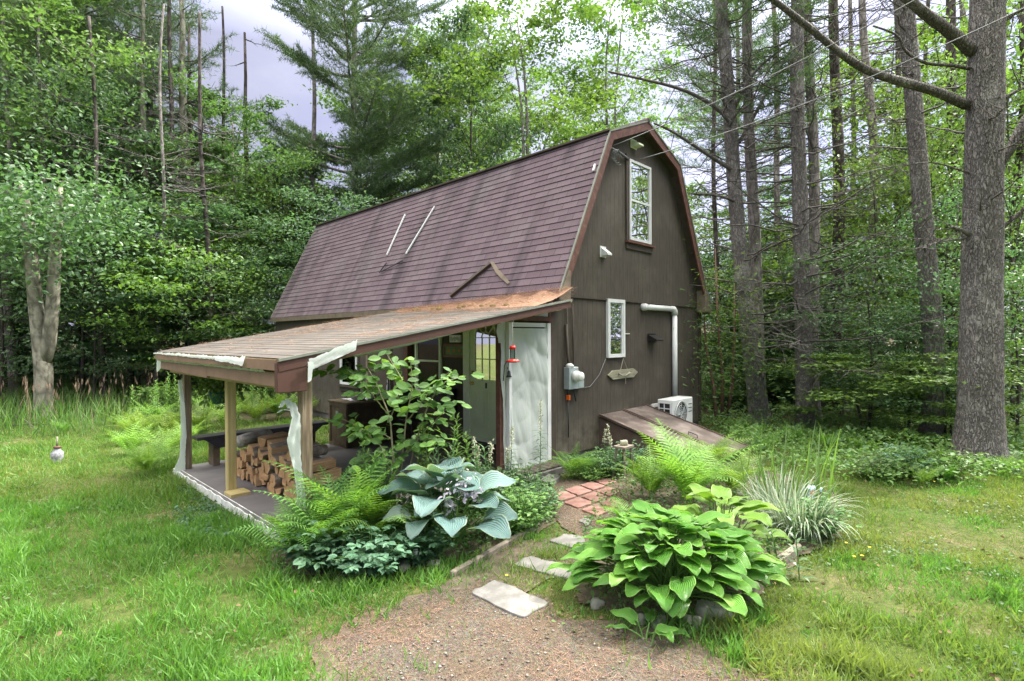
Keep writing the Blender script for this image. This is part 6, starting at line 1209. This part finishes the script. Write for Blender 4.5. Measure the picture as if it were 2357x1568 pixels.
single('fern', FA, G(1580, 1165), 'largest feathery yellow-green fern behind the big green hosta', 'fern', .3, 1.18); single('fern', FB, G(1690, 1145), 'feathery fern right of the largest fern, before the cellar doors', 'fern', 1.2, .95); single('fern', FA, G(1500, 1150), 'feathery fern reaching over the red pavers', 'fern', 2.3, .8)
single('fern', FB, G(1625, 1105), 'upright tall fern in front of the cellar doors', 'fern', .8, 1.15); single('fern', FB, G(1440, 1215), 'small pale fern at the left of the green hosta', 'fern', 4, .5)
single('fern', FE, G(1312, 1105), 'bushy darker fern at the foot of the gable corner', 'fern', 0, .88); single('fern', FE, G(1345, 1100), 'smaller darker fern beside the gable corner fern', 'fern', 2, .6)
FG = fernmesh(18, .95, e0=(1.25, 1.55), e1=(-.2, 1.05), seed=8, m='fern_dark')
single('fern', FG, bed(790, -.6), 'green fern right of the corner post', 'fern', 1.9, 1.15); single('fern', FG, G(735, 1262), 'upright fern in front of the corner post', 'fern', 2.6, .8); single('fern', FE, bed(870, -.95), 'drooping fern left of the blue hosta', 'fern', .4, 1.05); single('fern', FB, G(665, 1240), 'small fern standing at the slab corner', 'fern', 4.4, .55); single('fern', FE, G(690, 1300), 'drooping dark fern spilling onto the left lawn', 'fern', 1.4, 1.0)
for i, (x, y, s) in enumerate([(340, 1092, .75), (300, 1050, .8), (385, 1062, .85), (330, 1020, .9), (395, 1010, .9), (360, 985, .95), (455, 1000, .9), (520, 985, .95), (590, 975, .95), (645, 965, .95), (700, 962, .9), (470, 960, 1.0), (560, 950, 1.0), (430, 1030, .7), (300, 1005, .8)]):
    single('fern', FC if i % 3 else FA, G(x, y) - Vector((0, 0, 0)), ('bright yellow-green fern in the sunny patch left of the far porch post' if x < 420 else 'bright yellow-green fern growing behind the bench'), 'fern', i * 1.1, s, 'ferns left of the porch' if x < 420 else 'ferns behind the bench')
for i, (x, y, s) in enumerate([(2120, 1120, .5), (2180, 1110, .5), (1990, 1050, .6), (2060, 1030, .6), (1760, 1040, .6), (1830, 1020, .6), (1910, 1040, .6), (2320, 1090, .5), (1700, 1000, .6), (2050, 985, .6), (150, 1000, .5), (260, 985, .5)]):
    single('fern', FD, G(x, y), 'small green fern among the weeds at the %s lawn edge' % ('right' if x > 1000 else 'left'), 'fern', i * 1.7, s, 'small ferns at the %s lawn edge' % ('right' if x > 1000 else 'left'))
# hostas
def hostaleaf(mb, pb, pm, base, az, pet, L_, W_, e0, drop, r_, cup=.25):
    el = e0; c, s = math.cos(az), math.sin(az); P0 = np.array(base); P2 = P0 + np.array([c * math.cos(el) * pet, s * math.cos(el) * pet, math.sin(el) * pet]); P1 = P0 + (P2 - P0) * .5 + np.array([0, 0, .12 * pet])
    B = bez(P0, P1, P2, 5); pm.tube(B, np.linspace(.007, .004, 5), 5, cap=False)
    ns, nt_ = 9, 8; S_, T_ = np.meshgrid(np.linspace(0, 1, ns), np.linspace(-1, 1, nt_ + 1)); w = np.clip(np.sin(PI * np.clip(S_, 0.0, 1) ** .58), 0, 1) ** .6 * W_ / 2 * (1 - .25 * S_); w[:, 0] = W_ * .10
    X = L_ * (S_ - .16 * np.abs(T_) ** 1.5 * (1 - S_) ** 3); Y = T_ * w; Zz = cup * np.abs(T_) ** 1.4 * w + (.055 * L_) * np.sin(S_ * 9 + r_.uniform(0, 6)) * np.abs(T_) ** 2 + r_.uniform(-.02, .02) * T_ * L_
    Q = np.stack([X, Y, Zz], -1).reshape(-1, 3); Q[:, 0] += .16 * L_; V = bend_map(Q, L_ * 1.16, min(el * .3, .35) + r_.uniform(-.05, .3), -drop, az + r_.uniform(-.25, .25), P2, r_.uniform(-.35, .35))
    i = np.arange(nt_)[:, None] * ns; j = np.arange(ns - 1)[None]; mb.add(V, np.stack([i + j, i + j + 1, i + ns + j + 1, i + ns + j], -1).reshape(-1, 4), 0, np.stack([S_, T_], -1).reshape(-1, 2))
def hosta(loc, n, R_, Hh, L_, W_, m, label, seed, sx=1.0):
    r_ = np.random.default_rng(seed); t = thing('hosta', loc, 0, label, 'hosta'); t.scale = (sx, 1, 1); lb_, pb = MB(), MB()
    for q in range(n):
        f = math.sqrt((q + .5) / n); az = q * 2.39996 + r_.uniform(-.25, .25); rad = R_ * f; zz = Hh * (1 - .62 * f ** 2.2) * r_.uniform(.88, 1.06); pet = math.hypot(rad - L_ * .35 if rad > L_ * .35 else .02, zz); el = math.atan2(zz, max(.02, rad - L_ * .35)); k = r_.uniform(.68, 1.18)
        hostaleaf(lb_, None, pb, (r_.uniform(-.07, .07), r_.uniform(-.07, .07), 0), az, pet, L_ * k, W_ * k, el, -.05 + .6 * f + r_.uniform(-.2, .35), r_)
    lb_.build('leaves', m, t, True); pb.build('stalks', M['stem'], t, True); return t
hosta(G(1540, 1372), 230, .56, .56, .18, .135, M['hosta_green'], 'large glossy green hosta mound beside the stepping stones', 21, 1.22)
hosta(G(1655, 1310), 34, .42, .60, .24, .16, M['hosta_lime'], 'yellow-green hosta behind the right side of the large mound', 22, 1.1)
hosta(G(1500, 1475), 7, .2, .12, .16, .1, M['hosta_green'], 'small hosta shoots beneath the large mound', 25)
th = hosta(G(1038, 1255), 32, .46, .68, .33, .34, M['hosta_blue'], 'powdery blue-green hosta with wide ribbed leaves by the porch', 23)
for i, (a, l) in enumerate(((-1.0, .62), (-1.5, .5), (-.6, .56))):
    mb = MB(); e = (math.cos(a) * .28, math.sin(a) * .30, l); mb.tube([(0, 0, 0), (e[0] * .4, e[1] * .4, l * .7), e], [.006, .005, .003], 5); mb.build('flower_stalk', M['stem'], th, True)
    mb = MB(); n = 60; pos = np.array([e]) + rng.normal(size=(n, 3)) * [.03, .03, .06]; scatter(mb, LEAF7, pos, rdir(n, -.8, .5), rdir(n), rng.uniform(.03, .055, n)); mb.build('blossoms', M['petal_pale'], th)
# leafy clump: compound leaves on stems
def clump(name, loc, R_, Hh, nst, nleaf, ls, m, label, cat='plant', seed=0, tmpl=LEAF7, wid=1.1, group=None, flow=None, nflow=0):
    r_ = np.random.default_rng(seed); t = thing(name, loc, 0, label, cat, group); sb, fb = MB(), MB(); PP, DD, UU, SS = [], [], [], []
    for q in range(nst):
        a = q * 2.4; rr_ = R_ * math.sqrt((q + .5) / nst); e = np.array([rr_ * math.cos(a), rr_ * math.sin(a), Hh * (1 - .45 * (rr_ / R_) ** 2) * r_.uniform(.75, 1.1)]); B = bez((e[0] * .3, e[1] * .3, 0), (e[0] * .5, e[1] * .5, e[2] * .7), e, 6); sb.tube(B, np.linspace(.005, .0025, 6), 4, cap=False)
        for g in range(nleaf):
            i = 1 + g % 5; bp = B[i]; az = r_.uniform(0, 6.28)
            for l_ in range(3): az2 = az + (l_ - 1) * .75; PP.append(bp + np.array([math.cos(az), math.sin(az), .2]) * ls * .5); DD.append((math.cos(az2), math.sin(az2), r_.uniform(-.3, .3))); UU.append((r_.uniform(-.3, .3), r_.uniform(-.3, .3), 1)); SS.append(ls * r_.uniform(.7, 1.2))
    scatter(fb, tmpl, np.array(PP), np.array(DD), np.array(UU), np.array(SS), wid=wid); sb.build('stems', M['stem'], t, True); fb.build('foliage', m, t)
    return t
clump('leafy_plant', G(760, 1300), .45, .42, 40, 8, .085, M['ground_leaf'], 'dark blue-green leafy plant in front of the corner post', seed=1); clump('leafy_plant', G(860, 1315), .38, .34, 34, 8, .08, M['ground_leaf'], 'dark leafy plant at the front edge of the porch bed', seed=2); clump('leafy_plant', G(965, 1290), .3, .34, 30, 8, .07, M['ground_leaf'], 'dark leafy plant under the left side of the blue hosta', seed=3)
clump('leafy_plant', G(1190, 1225), .42, .48, 44, 9, .05, M['shrub_light'], 'bushy small leaved plant right of the blue hosta', seed=4); clump('leafy_plant', G(1240, 1185), .35, .38, 34, 9, .045, M['shrub'], 'low bushy plant by the left edge of the red pavers', seed=5); clump('leafy_plant', bed(1130, -.75), .4, .5, 44, 9, .05, M['shrub'], 'bushy plant behind the blue hosta', seed=6); clump('leafy_plant', bed(890, -.75), .4, .5, 40, 9, .06, M['shrub'], 'bushy plant between the corner post and the blue hosta', seed=16)
clump('leafy_plant', G(1400, 1095), .40, .40, 40, 9, .05, M['shrub'], 'dark green leafy plant in front of the cellar doors', seed=7); clump('leafy_plant', G(1450, 1080), .4, .42, 40, 9, .045, M['ground_leaf'], 'leafy plant before the lower cellar doors', seed=8); clump('leafy_plant', G(1360, 1105), .3, .2, 30, 9, .035, M['shrub_light'], 'low pale leaved plant at the back of the pavers', seed=9)
clump('leafy_plant', G(1880, 1235), .35, .4, 34, 9, .05, M['weed'], 'leafy weeds right of the striped grass', seed=10); clump('leafy_plant', G(2090, 1095), .45, .45, 40, 9, .055, M['ground_leaf'], 'dark leafy shrub below the bent trunk', seed=11); clump('leafy_plant', G(2180, 1100), .4, .5, 36, 8, .05, M['shrub_light'], 'bright leafy shoots at the foot of the thickest trunk', seed=12); clump('leafy_plant', G(2020, 1100), .5, .35, 40, 9, .05, M['weed'], 'leafy weeds at the right lawn edge', seed=13)
# sapling in front of the porch
loc = bed(912, -.58); t = thing('young_shrub', loc, 0, 'young shrub with oval leaves growing in front of the porch opening', 'shrub'); sb, fb = MB(), MB(); PP, DD, UU, SS = [], [], [], []
Yd = loc.y
for pts, r0 in (([(912, 1178), (905, 1060), (898, 960), (865, 880), (845, 845)], .014), ([(912, 1178), (925, 1060), (935, 960), (950, 890), (945, 830)], .012), ([(915, 1178), (950, 1040), (985, 930), (1020, 880), (1055, 870)], .012), ([(905, 1120), (880, 1030), (830, 985), (790, 965)], .008), ([(925, 1060), (980, 990), (1040, 930)], .007), ([(930, 980), (990, 900), (1040, 850)], .007), ([(898, 960), (850, 900), (800, 850)], .007), ([(900, 1010), (860, 985), (815, 995)], .006), ([(905, 1080), (870, 1060), (830, 1060)], .006), ([(920, 1060), (960, 1010), (1010, 1010)], .006), ([(900, 960), (930, 880), (890, 815)], .007), ([(860, 880), (800, 855), (740, 850)], .005)):
    W_ = [at(x, y, Yd + rng.uniform(-.15, .15)) - loc for x, y in pts]; W_[0] = at(*pts[0], Yd) - loc; W_[0].z = 0 if pts[0][1] > 1150 else W_[0].z; A = np.array([tuple(W_[min(len(W_) - 2, int(s))].lerp(W_[min(len(W_) - 2, int(s)) + 1], s - min(len(W_) - 2, int(s)))) for s in np.linspace(0, len(W_) - 1, 12)]); sb.tube(A, np.linspace(r0, .003, 12), 5, cap=False)
    for q in range(36):
        i = rng.integers(3, 12); bp = A[i] + rng.normal(size=3) * [.05, .10, .03]; az = rng.uniform(0, 6.28); PP.append(bp); DD.append((math.cos(az), math.sin(az) * .8, rng.uniform(-.5, .1))); UU.append((rng.uniform(-.8, .8), rng.uniform(-1.6, .2), .9)); SS.append(rng.uniform(.085, .145))
OV8 = (np.array([(0, 0, 0), (.2, .2, .02), (.5, .30, .02), (.8, .2, -.03), (1, 0, -.1), (.8, -.2, -.03), (.5, -.30, .02), (.2, -.2, .02), (.5, 0, -.035)]), np.array([(0, 8, 1), (1, 8, 2), (2, 8, 3), (3, 8, 4), (4, 8, 5), (5, 8, 6), (6, 8, 7), (7, 8, 0)]))
scatter(fb, OV8, np.array(PP), np.array(DD), np.array(UU), np.array(SS)); sb.build('stems', plain('shrub_stem', (.22, .2, .12), .7), t, True); fb.build('foliage', leafmat('young_leaf', (.11, .22, .07), (.19, .35, .08), .42), t)
# tall stems with narrow leaves
def stemplant(loc, hts, label, m='shrub', ll=.16, name='tall_stem_plant', group=None, seed=0, spire=None, spread=.12, wid=1.15, nper=64):
    r_ = np.random.default_rng(seed); t = thing(name, loc, 0, label, 'plant', group); sb, fb = MB(), MB(); PP, DD, UU, SS = [], [], [], []; sp = []
    for h_ in hts:
        a = r_.uniform(0, 6.28); o = np.array([r_.uniform(-spread, spread), r_.uniform(-spread, spread), 0]); e = o + np.array([math.cos(a) * .06, math.sin(a) * .06, h_]); B = bez(o, (o + e) / 2 + [0.02, 0, 0], e, 6); sb.tube(B, np.linspace(.006, .003, 6), 5, cap=False)
        hl2 = h_ * (.68 if spire else 1)
        for q in range(int(nper * h_)):
            f = (q + .5) / int(nper * h_) * hl2 / h_; bp = B[0] + (B[-1] - B[0]) * f; az = q * 2.4; up_ = .25 + (.9 * f if not spire else 0); PP.append(bp); DD.append((math.cos(az), math.sin(az), up_)); UU.append((0.01, 0, 1)); SS.append(ll * (1.05 - .5 * f) * r_.uniform(.8, 1.15))
        if spire: n = 90; f = r_.uniform(.68, 1.0, n)[:, None]; sp.append(B[0] + (B[-1] - B[0]) * f + r_.normal(size=(n, 3)) * .012 * (1.6 - f))
    scatter(fb, LANCE, np.array(PP), np.array(DD), np.array(UU), np.array(SS), wid=wid); sb.build('stems', M['stem'], t, True); fb.build('foliage', M[m], t)
    if spire: mb = MB(); P_ = np.concatenate(sp); scatter(mb, LEAF7, P_, rdir(len(P_), -.2), rdir(len(P_)), r_.uniform(.018, .034, len(P_))); mb.build('flower_spire', M[spire], t)
    return t
stemplant(bed(968, -.62), [1.08, .92, .98, .8, .7], 'leafy upright stems left of the blue hosta top', 'shrub_light', seed=1); stemplant(bed(1060, -.62), [1.05, .88, .8, .95, .7], 'tallest narrow leaved stems behind the blue hosta', 'shrub_light', seed=2, ll=.17); stemplant(bed(905, -.75), [.8, .65, .7, .75], 'short narrow leaved stems at the foot of the young shrub', 'shrub', seed=3)
stemplant(bed(1168, -.66), [.88, .6], 'pale foxglove spire by the thin porch post', 'shrub', .15, 'foxglove', seed=4, spire='petal_cream', spread=.06); stemplant(bed(1238, -.7), [1.15], 'tallest pale foxglove spire before the plastic covered panel', 'shrub', .16, 'foxglove', seed=5, spire='petal_cream', spread=.02); stemplant(bed(1110, -.6), [.8, .72, .6, .75], 'short withered flower stems near the deck', 'fern_dark', .08, 'withered_flower', seed=6, spire='seed' if False else 'petal_cream', spread=.12)
stemplant(G(1392, 1082), [.66, .5, .58], 'cream plume flowers against the cellar doors', 'ground_leaf', .1, 'astilbe', seed=7, spire='petal_cream', spread=.12); stemplant(G(1800, 1330), [.48, .42, .36], 'narrow leaved shoots in front of the striped grass', 'shrub', .15, seed=8)
stemplant(bed(1010, -.8), [.8, .9, .85, .6], 'narrow leaved stems just behind the top leaves of the blue hosta', 'shrub', seed=31); stemplant(bed(850, -.62), [.8, .9, .7, .85], 'narrow leaved stems left of the young shrub', 'shrub_light', seed=32); stemplant(bed(1120, -.8), [.7, .78, .6], 'leafy stems below the hummingbird feeder', 'shrub', seed=33); clump('leafy_plant', bed(1200, -.75), .3, .45, 36, 9, .05, M['shrub'], 'bushy plant at the foot of the plastic covered panel', seed=34); clump('leafy_plant', bed(980, -.75), .4, .42, 40, 9, .055, M['shrub'], 'leafy plant filling the bed between the young shrub and the blue hosta', seed=35)
single('fern', FG, bed(745, -.75), 'feathery fern just right of the corner post base', 'fern', 2.2, .95); single('fern', FG, bed(835, -.7), 'feathery fern between the corner post and the young shrub', 'fern', .2, 1.05)
for i, (x, y) in enumerate([(455, 1000), (500, 975), (540, 965), (590, 955), (630, 950), (660, 945), (610, 970), (340, 990), (370, 975), (420, 965), (690, 945), (560, 940)]):
    stemplant(G(x, y), [rng.uniform(.75, 1.15) for _ in range(5)], 'tall narrow leaved goldenrod growing behind the bench' if x > 440 else 'tall narrow leaved goldenrod left of the far porch post', 'shrub_light', .15, 'goldenrod', 'goldenrods behind the bench' if x > 440 else 'goldenrods left of the porch', seed=20 + i, spread=.3)
# striped ornamental grass
M['striped'] = leafmat('striped', (.22, .33, .19), (.55, .6, .5), .3, .6, tint=(1.1, 1.1, .9))
t = thing('ornamental_grass', G(1822, 1225), 0, 'white striped ornamental grass clump beside the fern bed', 'ornamental grass'); mb = MB(); n = 520; a = rng.uniform(0, 6.28, n)
for q in range(n):
    l = rng.uniform(.3, .72); ns = 7; Q = np.array([[l * s, w_ * .006 * (1 - s ** 3), 0] for s in np.linspace(0, 1, ns) for w_ in (-1, 1)]); rr_ = .28 * math.sqrt(rng.random()); V = bend_map(Q, l, rng.uniform(1.25, 1.55), rng.uniform(-1.5, 1.1), a[q], (rr_ * math.cos(a[q] + .5), rr_ * math.sin(a[q] + .5), 0))
    mb.add(V, [(2 * k_, 2 * k_ + 2, 2 * k_ + 3, 2 * k_ + 1) for k_ in range(ns - 1)])
mb.build('blades', M['striped'], t)
t = thing('iris_leaves', G(1810, 1190), 0, 'upright green sword leaves behind the striped grass', 'iris'); mb = MB()
for q in range(46):
    l = rng.uniform(.6, 1.15); Q = np.array([[l * s, w_ * .011 * (1 - s ** 2.5), 0] for s in np.linspace(0, 1, 6) for w_ in (-1, 1)]); V = bend_map(Q, l, rng.uniform(1.35, 1.56), rng.uniform(.7, 1.4), rng.uniform(0, 6.28), (rng.uniform(-.4, .5), rng.uniform(-.2, .3), 0)); mb.add(V, [(2 * k_, 2 * k_ + 2, 2 * k_ + 3, 2 * k_ + 1) for k_ in range(5)])
mb.build('blades', M['shrub_light'], t)
# buttercups
for i, (x, y) in enumerate([(2478 / 3000 * 2357, 1600 / 3000 * 2357), (1983, 1288), (1965, 1290), (2000, 1268), (2160, 1075), (2120, 1090), (2050, 1060), (2150, 1110), (1165, 1335), (1655, 1160)]):
    p = G(x, y + 14); t = thing('buttercup', p, 0, 'tiny yellow buttercup flower in the grass', 'flower', 'yellow buttercups in the grass'); mb = MB(); mb.tube([(0, 0, 0), (.005, 0, .08)], .0015, 3); mb.build('stem', M['stem'], t); mb = MB(); scatter(mb, LEAF7, np.tile([.005, 0, .082], (5, 1)), np.array([(math.cos(a), math.sin(a), .5) for a in np.linspace(0, 5, 5)]), np.tile([0, 0, 1.], (5, 1)), .016, wid=1.6); mb.build('petals', M['petal_yellow'], t)

# ---------------------------------------------------------------- stones, pavers, small things
def slabstone(poly, z0, z1, m, name, label, cat, group=None, rag=.011):
    c = poly.mean(0); P = []; n = len(poly)
    for a in range(n):
        p, q = poly[a], poly[(a + 1) % n]
        for t_ in np.linspace(.06, .94, 7): P.append(p + (q - p) * t_ + rng.uniform(-rag, rag, 2) - c)
    n = len(P); V = [(x, y, 0) for x, y in P] + [(x, y, z1 - z0 - .006) for x, y in P] + [(x * .985, y * .985, z1 - z0) for x, y in P]; mb = MB(); mb.add(V, [tuple(range(2 * n, 3 * n))] + [(k_ * n + i, k_ * n + (i + 1) % n, (k_ + 1) * n + (i + 1) % n, (k_ + 1) * n + i) for k_ in (0, 1) for i in range(n)])
    o = mb.build(name, m); o.location = (c[0], c[1], z0); return tag(o, label, cat, group)
for q, lab in zip(STONES, ('nearest pale rectangular stepping stone on the path', 'middle pale stepping stone left of the green hosta', 'farthest grey stepping stone half under hosta leaves')): slabstone(q, -.01, .022, M['stone'], 'stepping_stone', lab, 'stepping stone')
slabstone(gpoly([(1332, 1205), (1350, 1195), (1362, 1205), (1352, 1216)]), -.01, .03, M['stone'], 'stepping_stone', 'small pale stone between the pavers and the farthest stepping stone', 'stepping stone')
pav = [[(1262, 1146), (1296, 1134), (1328, 1146), (1292, 1158)], [(1299, 1132), (1330, 1122), (1362, 1134), (1332, 1145)], [(1334, 1121), (1362, 1113), (1394, 1123), (1366, 1133)], [(1368, 1111), (1392, 1105), (1420, 1113), (1396, 1122)], [(1296, 1162), (1332, 1149), (1366, 1162), (1334, 1174)], [(1337, 1147), (1368, 1136), (1400, 1149), (1370, 1160)], [(1372, 1135), (1400, 1125), (1430, 1136), (1404, 1147)], [(1340, 1178), (1372, 1165), (1404, 1180), (1374, 1193)], [(1376, 1163), (1404, 1152), (1434, 1164), (1408, 1176)]]
for i, q in enumerate(pav): slabstone(gpoly(q), -.005, .028, M['paver'], 'paver', ['red square paver at the left corner, against the porch bed', 'red paver second in the back row', 'red paver third in the back row', 'red paver at the far right of the back row', 'red paver at the left of the middle row', 'red paver in the centre of the patch', 'red paver at the right of the middle row near the ferns', 'red paver nearest to the stepping stones', 'red paver half under the fern beside the nearest one'][i], 'paver')
slabstone(gpoly([(1240, 1118), (1262, 1103), (1292, 1106), (1272, 1124)]), -.01, .07, M['stone'], 'door_stone', 'grey stone step before the plastic covered panel', 'step')
rk_ = [((1640, 1425), .14, .10, .10, 'rounded grey rock at the front corner of the hosta bed'), ((1692, 1412), .11, .08, .08, 'flatter grey rock right of the front corner rock'), ((1595, 1440), .07, .06, .055, 'small dark rock left of the front corner rock'), ((1515, 1440), .07, .05, .05, 'small pale rock under the green hosta'), ((1475, 1432), .05, .045, .045, 'smallest pale rock under the left of the green hosta'), ((1375, 1395), .06, .05, .05, 'grey rock beneath the left edge of the green hosta'), ((930, 1310), .08, .06, .05, 'dull rock at the edge of the porch bed'), ((1000, 1300), .07, .05, .04, 'low rock in front of the blue hosta')]
for i, (p, a, b, c, lab) in enumerate(rk_): q = G(*p); a, b, c = a * .8, b * .8, c * .8; o = rockmesh(a, b, c, 40 + i, 16).build('rock', M['rock'], None, True); o.location = (q.x, q.y, c * .45); o.rotation_euler.z = i * 1.3; tag(o, lab, 'rock')
for a, b, lab in (((1715, 1385), (1775, 1325), 'old wooden edging board along the right of the hosta bed, nearest piece'), ((1775, 1322), (1838, 1272), 'old wooden edging board along the right of the hosta bed, farther piece')):
    p, q = G(*a), G(*b); mb = MB(); mb.beam(p + Vector((0, 0, .05)), q + Vector((0, 0, .04)), .06, .09, bev=.012); tag(mb.build('edging_board', M['timber']), lab, 'edging board')
mb = MB(); p, q = G(1040, 1330), G(1240, 1215); mb.beam(p + Vector((0, 0, .02)), q + Vector((0, 0, .02)), .05, .07, bev=.01); tag(mb.build('edging_board', M['timber']), 'old wooden edging along the porch bed', 'edging board')
# wood stand near the cellar doors
t = thing('wooden_stand', G(1436, 1100), HROT, 'small weathered wooden stand with a pale ornament before the cellar doors', 'stand'); mb = MB(); mb.box((-.12, -.09, .42), (.12, .09, .45)); mb.build('top', M['timber'], t)
for x in (-1, 1):
    for y in (-1, 1): mb = MB(); mb.beam((x * .13, y * .1, 0), (x * .08, y * .06, .42), .025, .025); mb.build('leg', M['timber'], t)
mb = MB(); mb.beam((-.11, 0, .2), (.11, 0, .2), .02, .02); mb.build('rung', M['timber'], t); o = rockmesh(.05, .04, .04, 77).build('shell', M['petal_cream'], None, True); q = G(1436, 1100); o.location = (q.x, q.y, .49); o.name = 'shell'; tag(o, 'pale shell resting on the small wooden stand', 'shell')
# lawn ornament, lights, blue box
t = thing('lawn_ornament', G(132, 1066), 0, 'small speckled white vase-shaped ornament standing on the left lawn', 'lawn ornament'); mb = MB(); mb.lathe([(0, 0), (.06, 0), (.05, .03), (.085, .10), (.08, .17), (.035, .22), (.04, .24), (0, .245)], 18); mb.build('body', plain('speckled_white', (.3, .3, .34), .6, .6, 24, c2=(.5, .49, .52)), t, True); mb = MB(); mb.lathe([(.0, .24), (.055, .245), (.05, .265), (0, .27)], 14); mb.build('rim', M['trim'], t, True); mb = MB(); mb.tube([(0, 0, .26), (0, 0, .42)], .012, 6); mb.build('stem', M['drift'], t, True)
for (x, y), lab in (((957, 1305), 'small clear solar stake light in the bed below the blue hosta'), ((1694, 1345), 'small solar stake light under the green hosta leaves')):
    t = thing('stake_light', G(x, y), 0, lab, 'garden light'); mb = MB(); mb.tube([(0, 0, -.02), (0, 0, .08)], .006, 6); mb.build('stake', M['iron'], t, True); mb = MB(); mb.lathe([(0, .08), (.018, .08), (.02, .15), (.018, .155), (0, .155)], 12); mb.build('lamp', M['lens'], t, True)
t = thing('garden_box', G(1872, 1165), 0, 'small pale blue box half hidden in the striped grass', 'garden box'); mb = MB(); mb.box((-.09, -.06, .1), (.09, .06, .22), bev=.01); mb.build('box', M['paleblue'], t); mb = MB(); mb.box((-.07, -.064, .15), (.0, -.061, .19)); mb.build('front_panel', M['orange'], t); mb = MB(); mb.box((.02, -.066, .14), (.07, -.061, .18)); mb.build('opening', M['black'], t); mb = MB(); mb.box((-.02, -.02, -.02), (.02, .02, .1)); mb.build('post', M['timber'], t)
t = thing('blue_tag', G(10, 10, 5), 0, '', '') if False else None
# fallen twigs on the left
for i, (a, b) in enumerate((((30, 985), (110, 1010)), ((90, 1000), (10, 975)), ((470, 935), (520, 1000)))):
    p, q = G(*a), G(*b); mb = MB(); mb.tube([p + Vector((0, 0, .05)), p.lerp(q, .5) + Vector((0, .1, .18)), q + Vector((0, 0, .28))], [.012, .01, .004], 5); tag(mb.build('fallen_branch', M['dead'], None, True), ('grey fallen branch at the left lawn edge, slanting right', 'grey fallen branch at the left lawn edge, slanting left', 'thin grey branch leaning before the goldenrods')[i], 'branch')
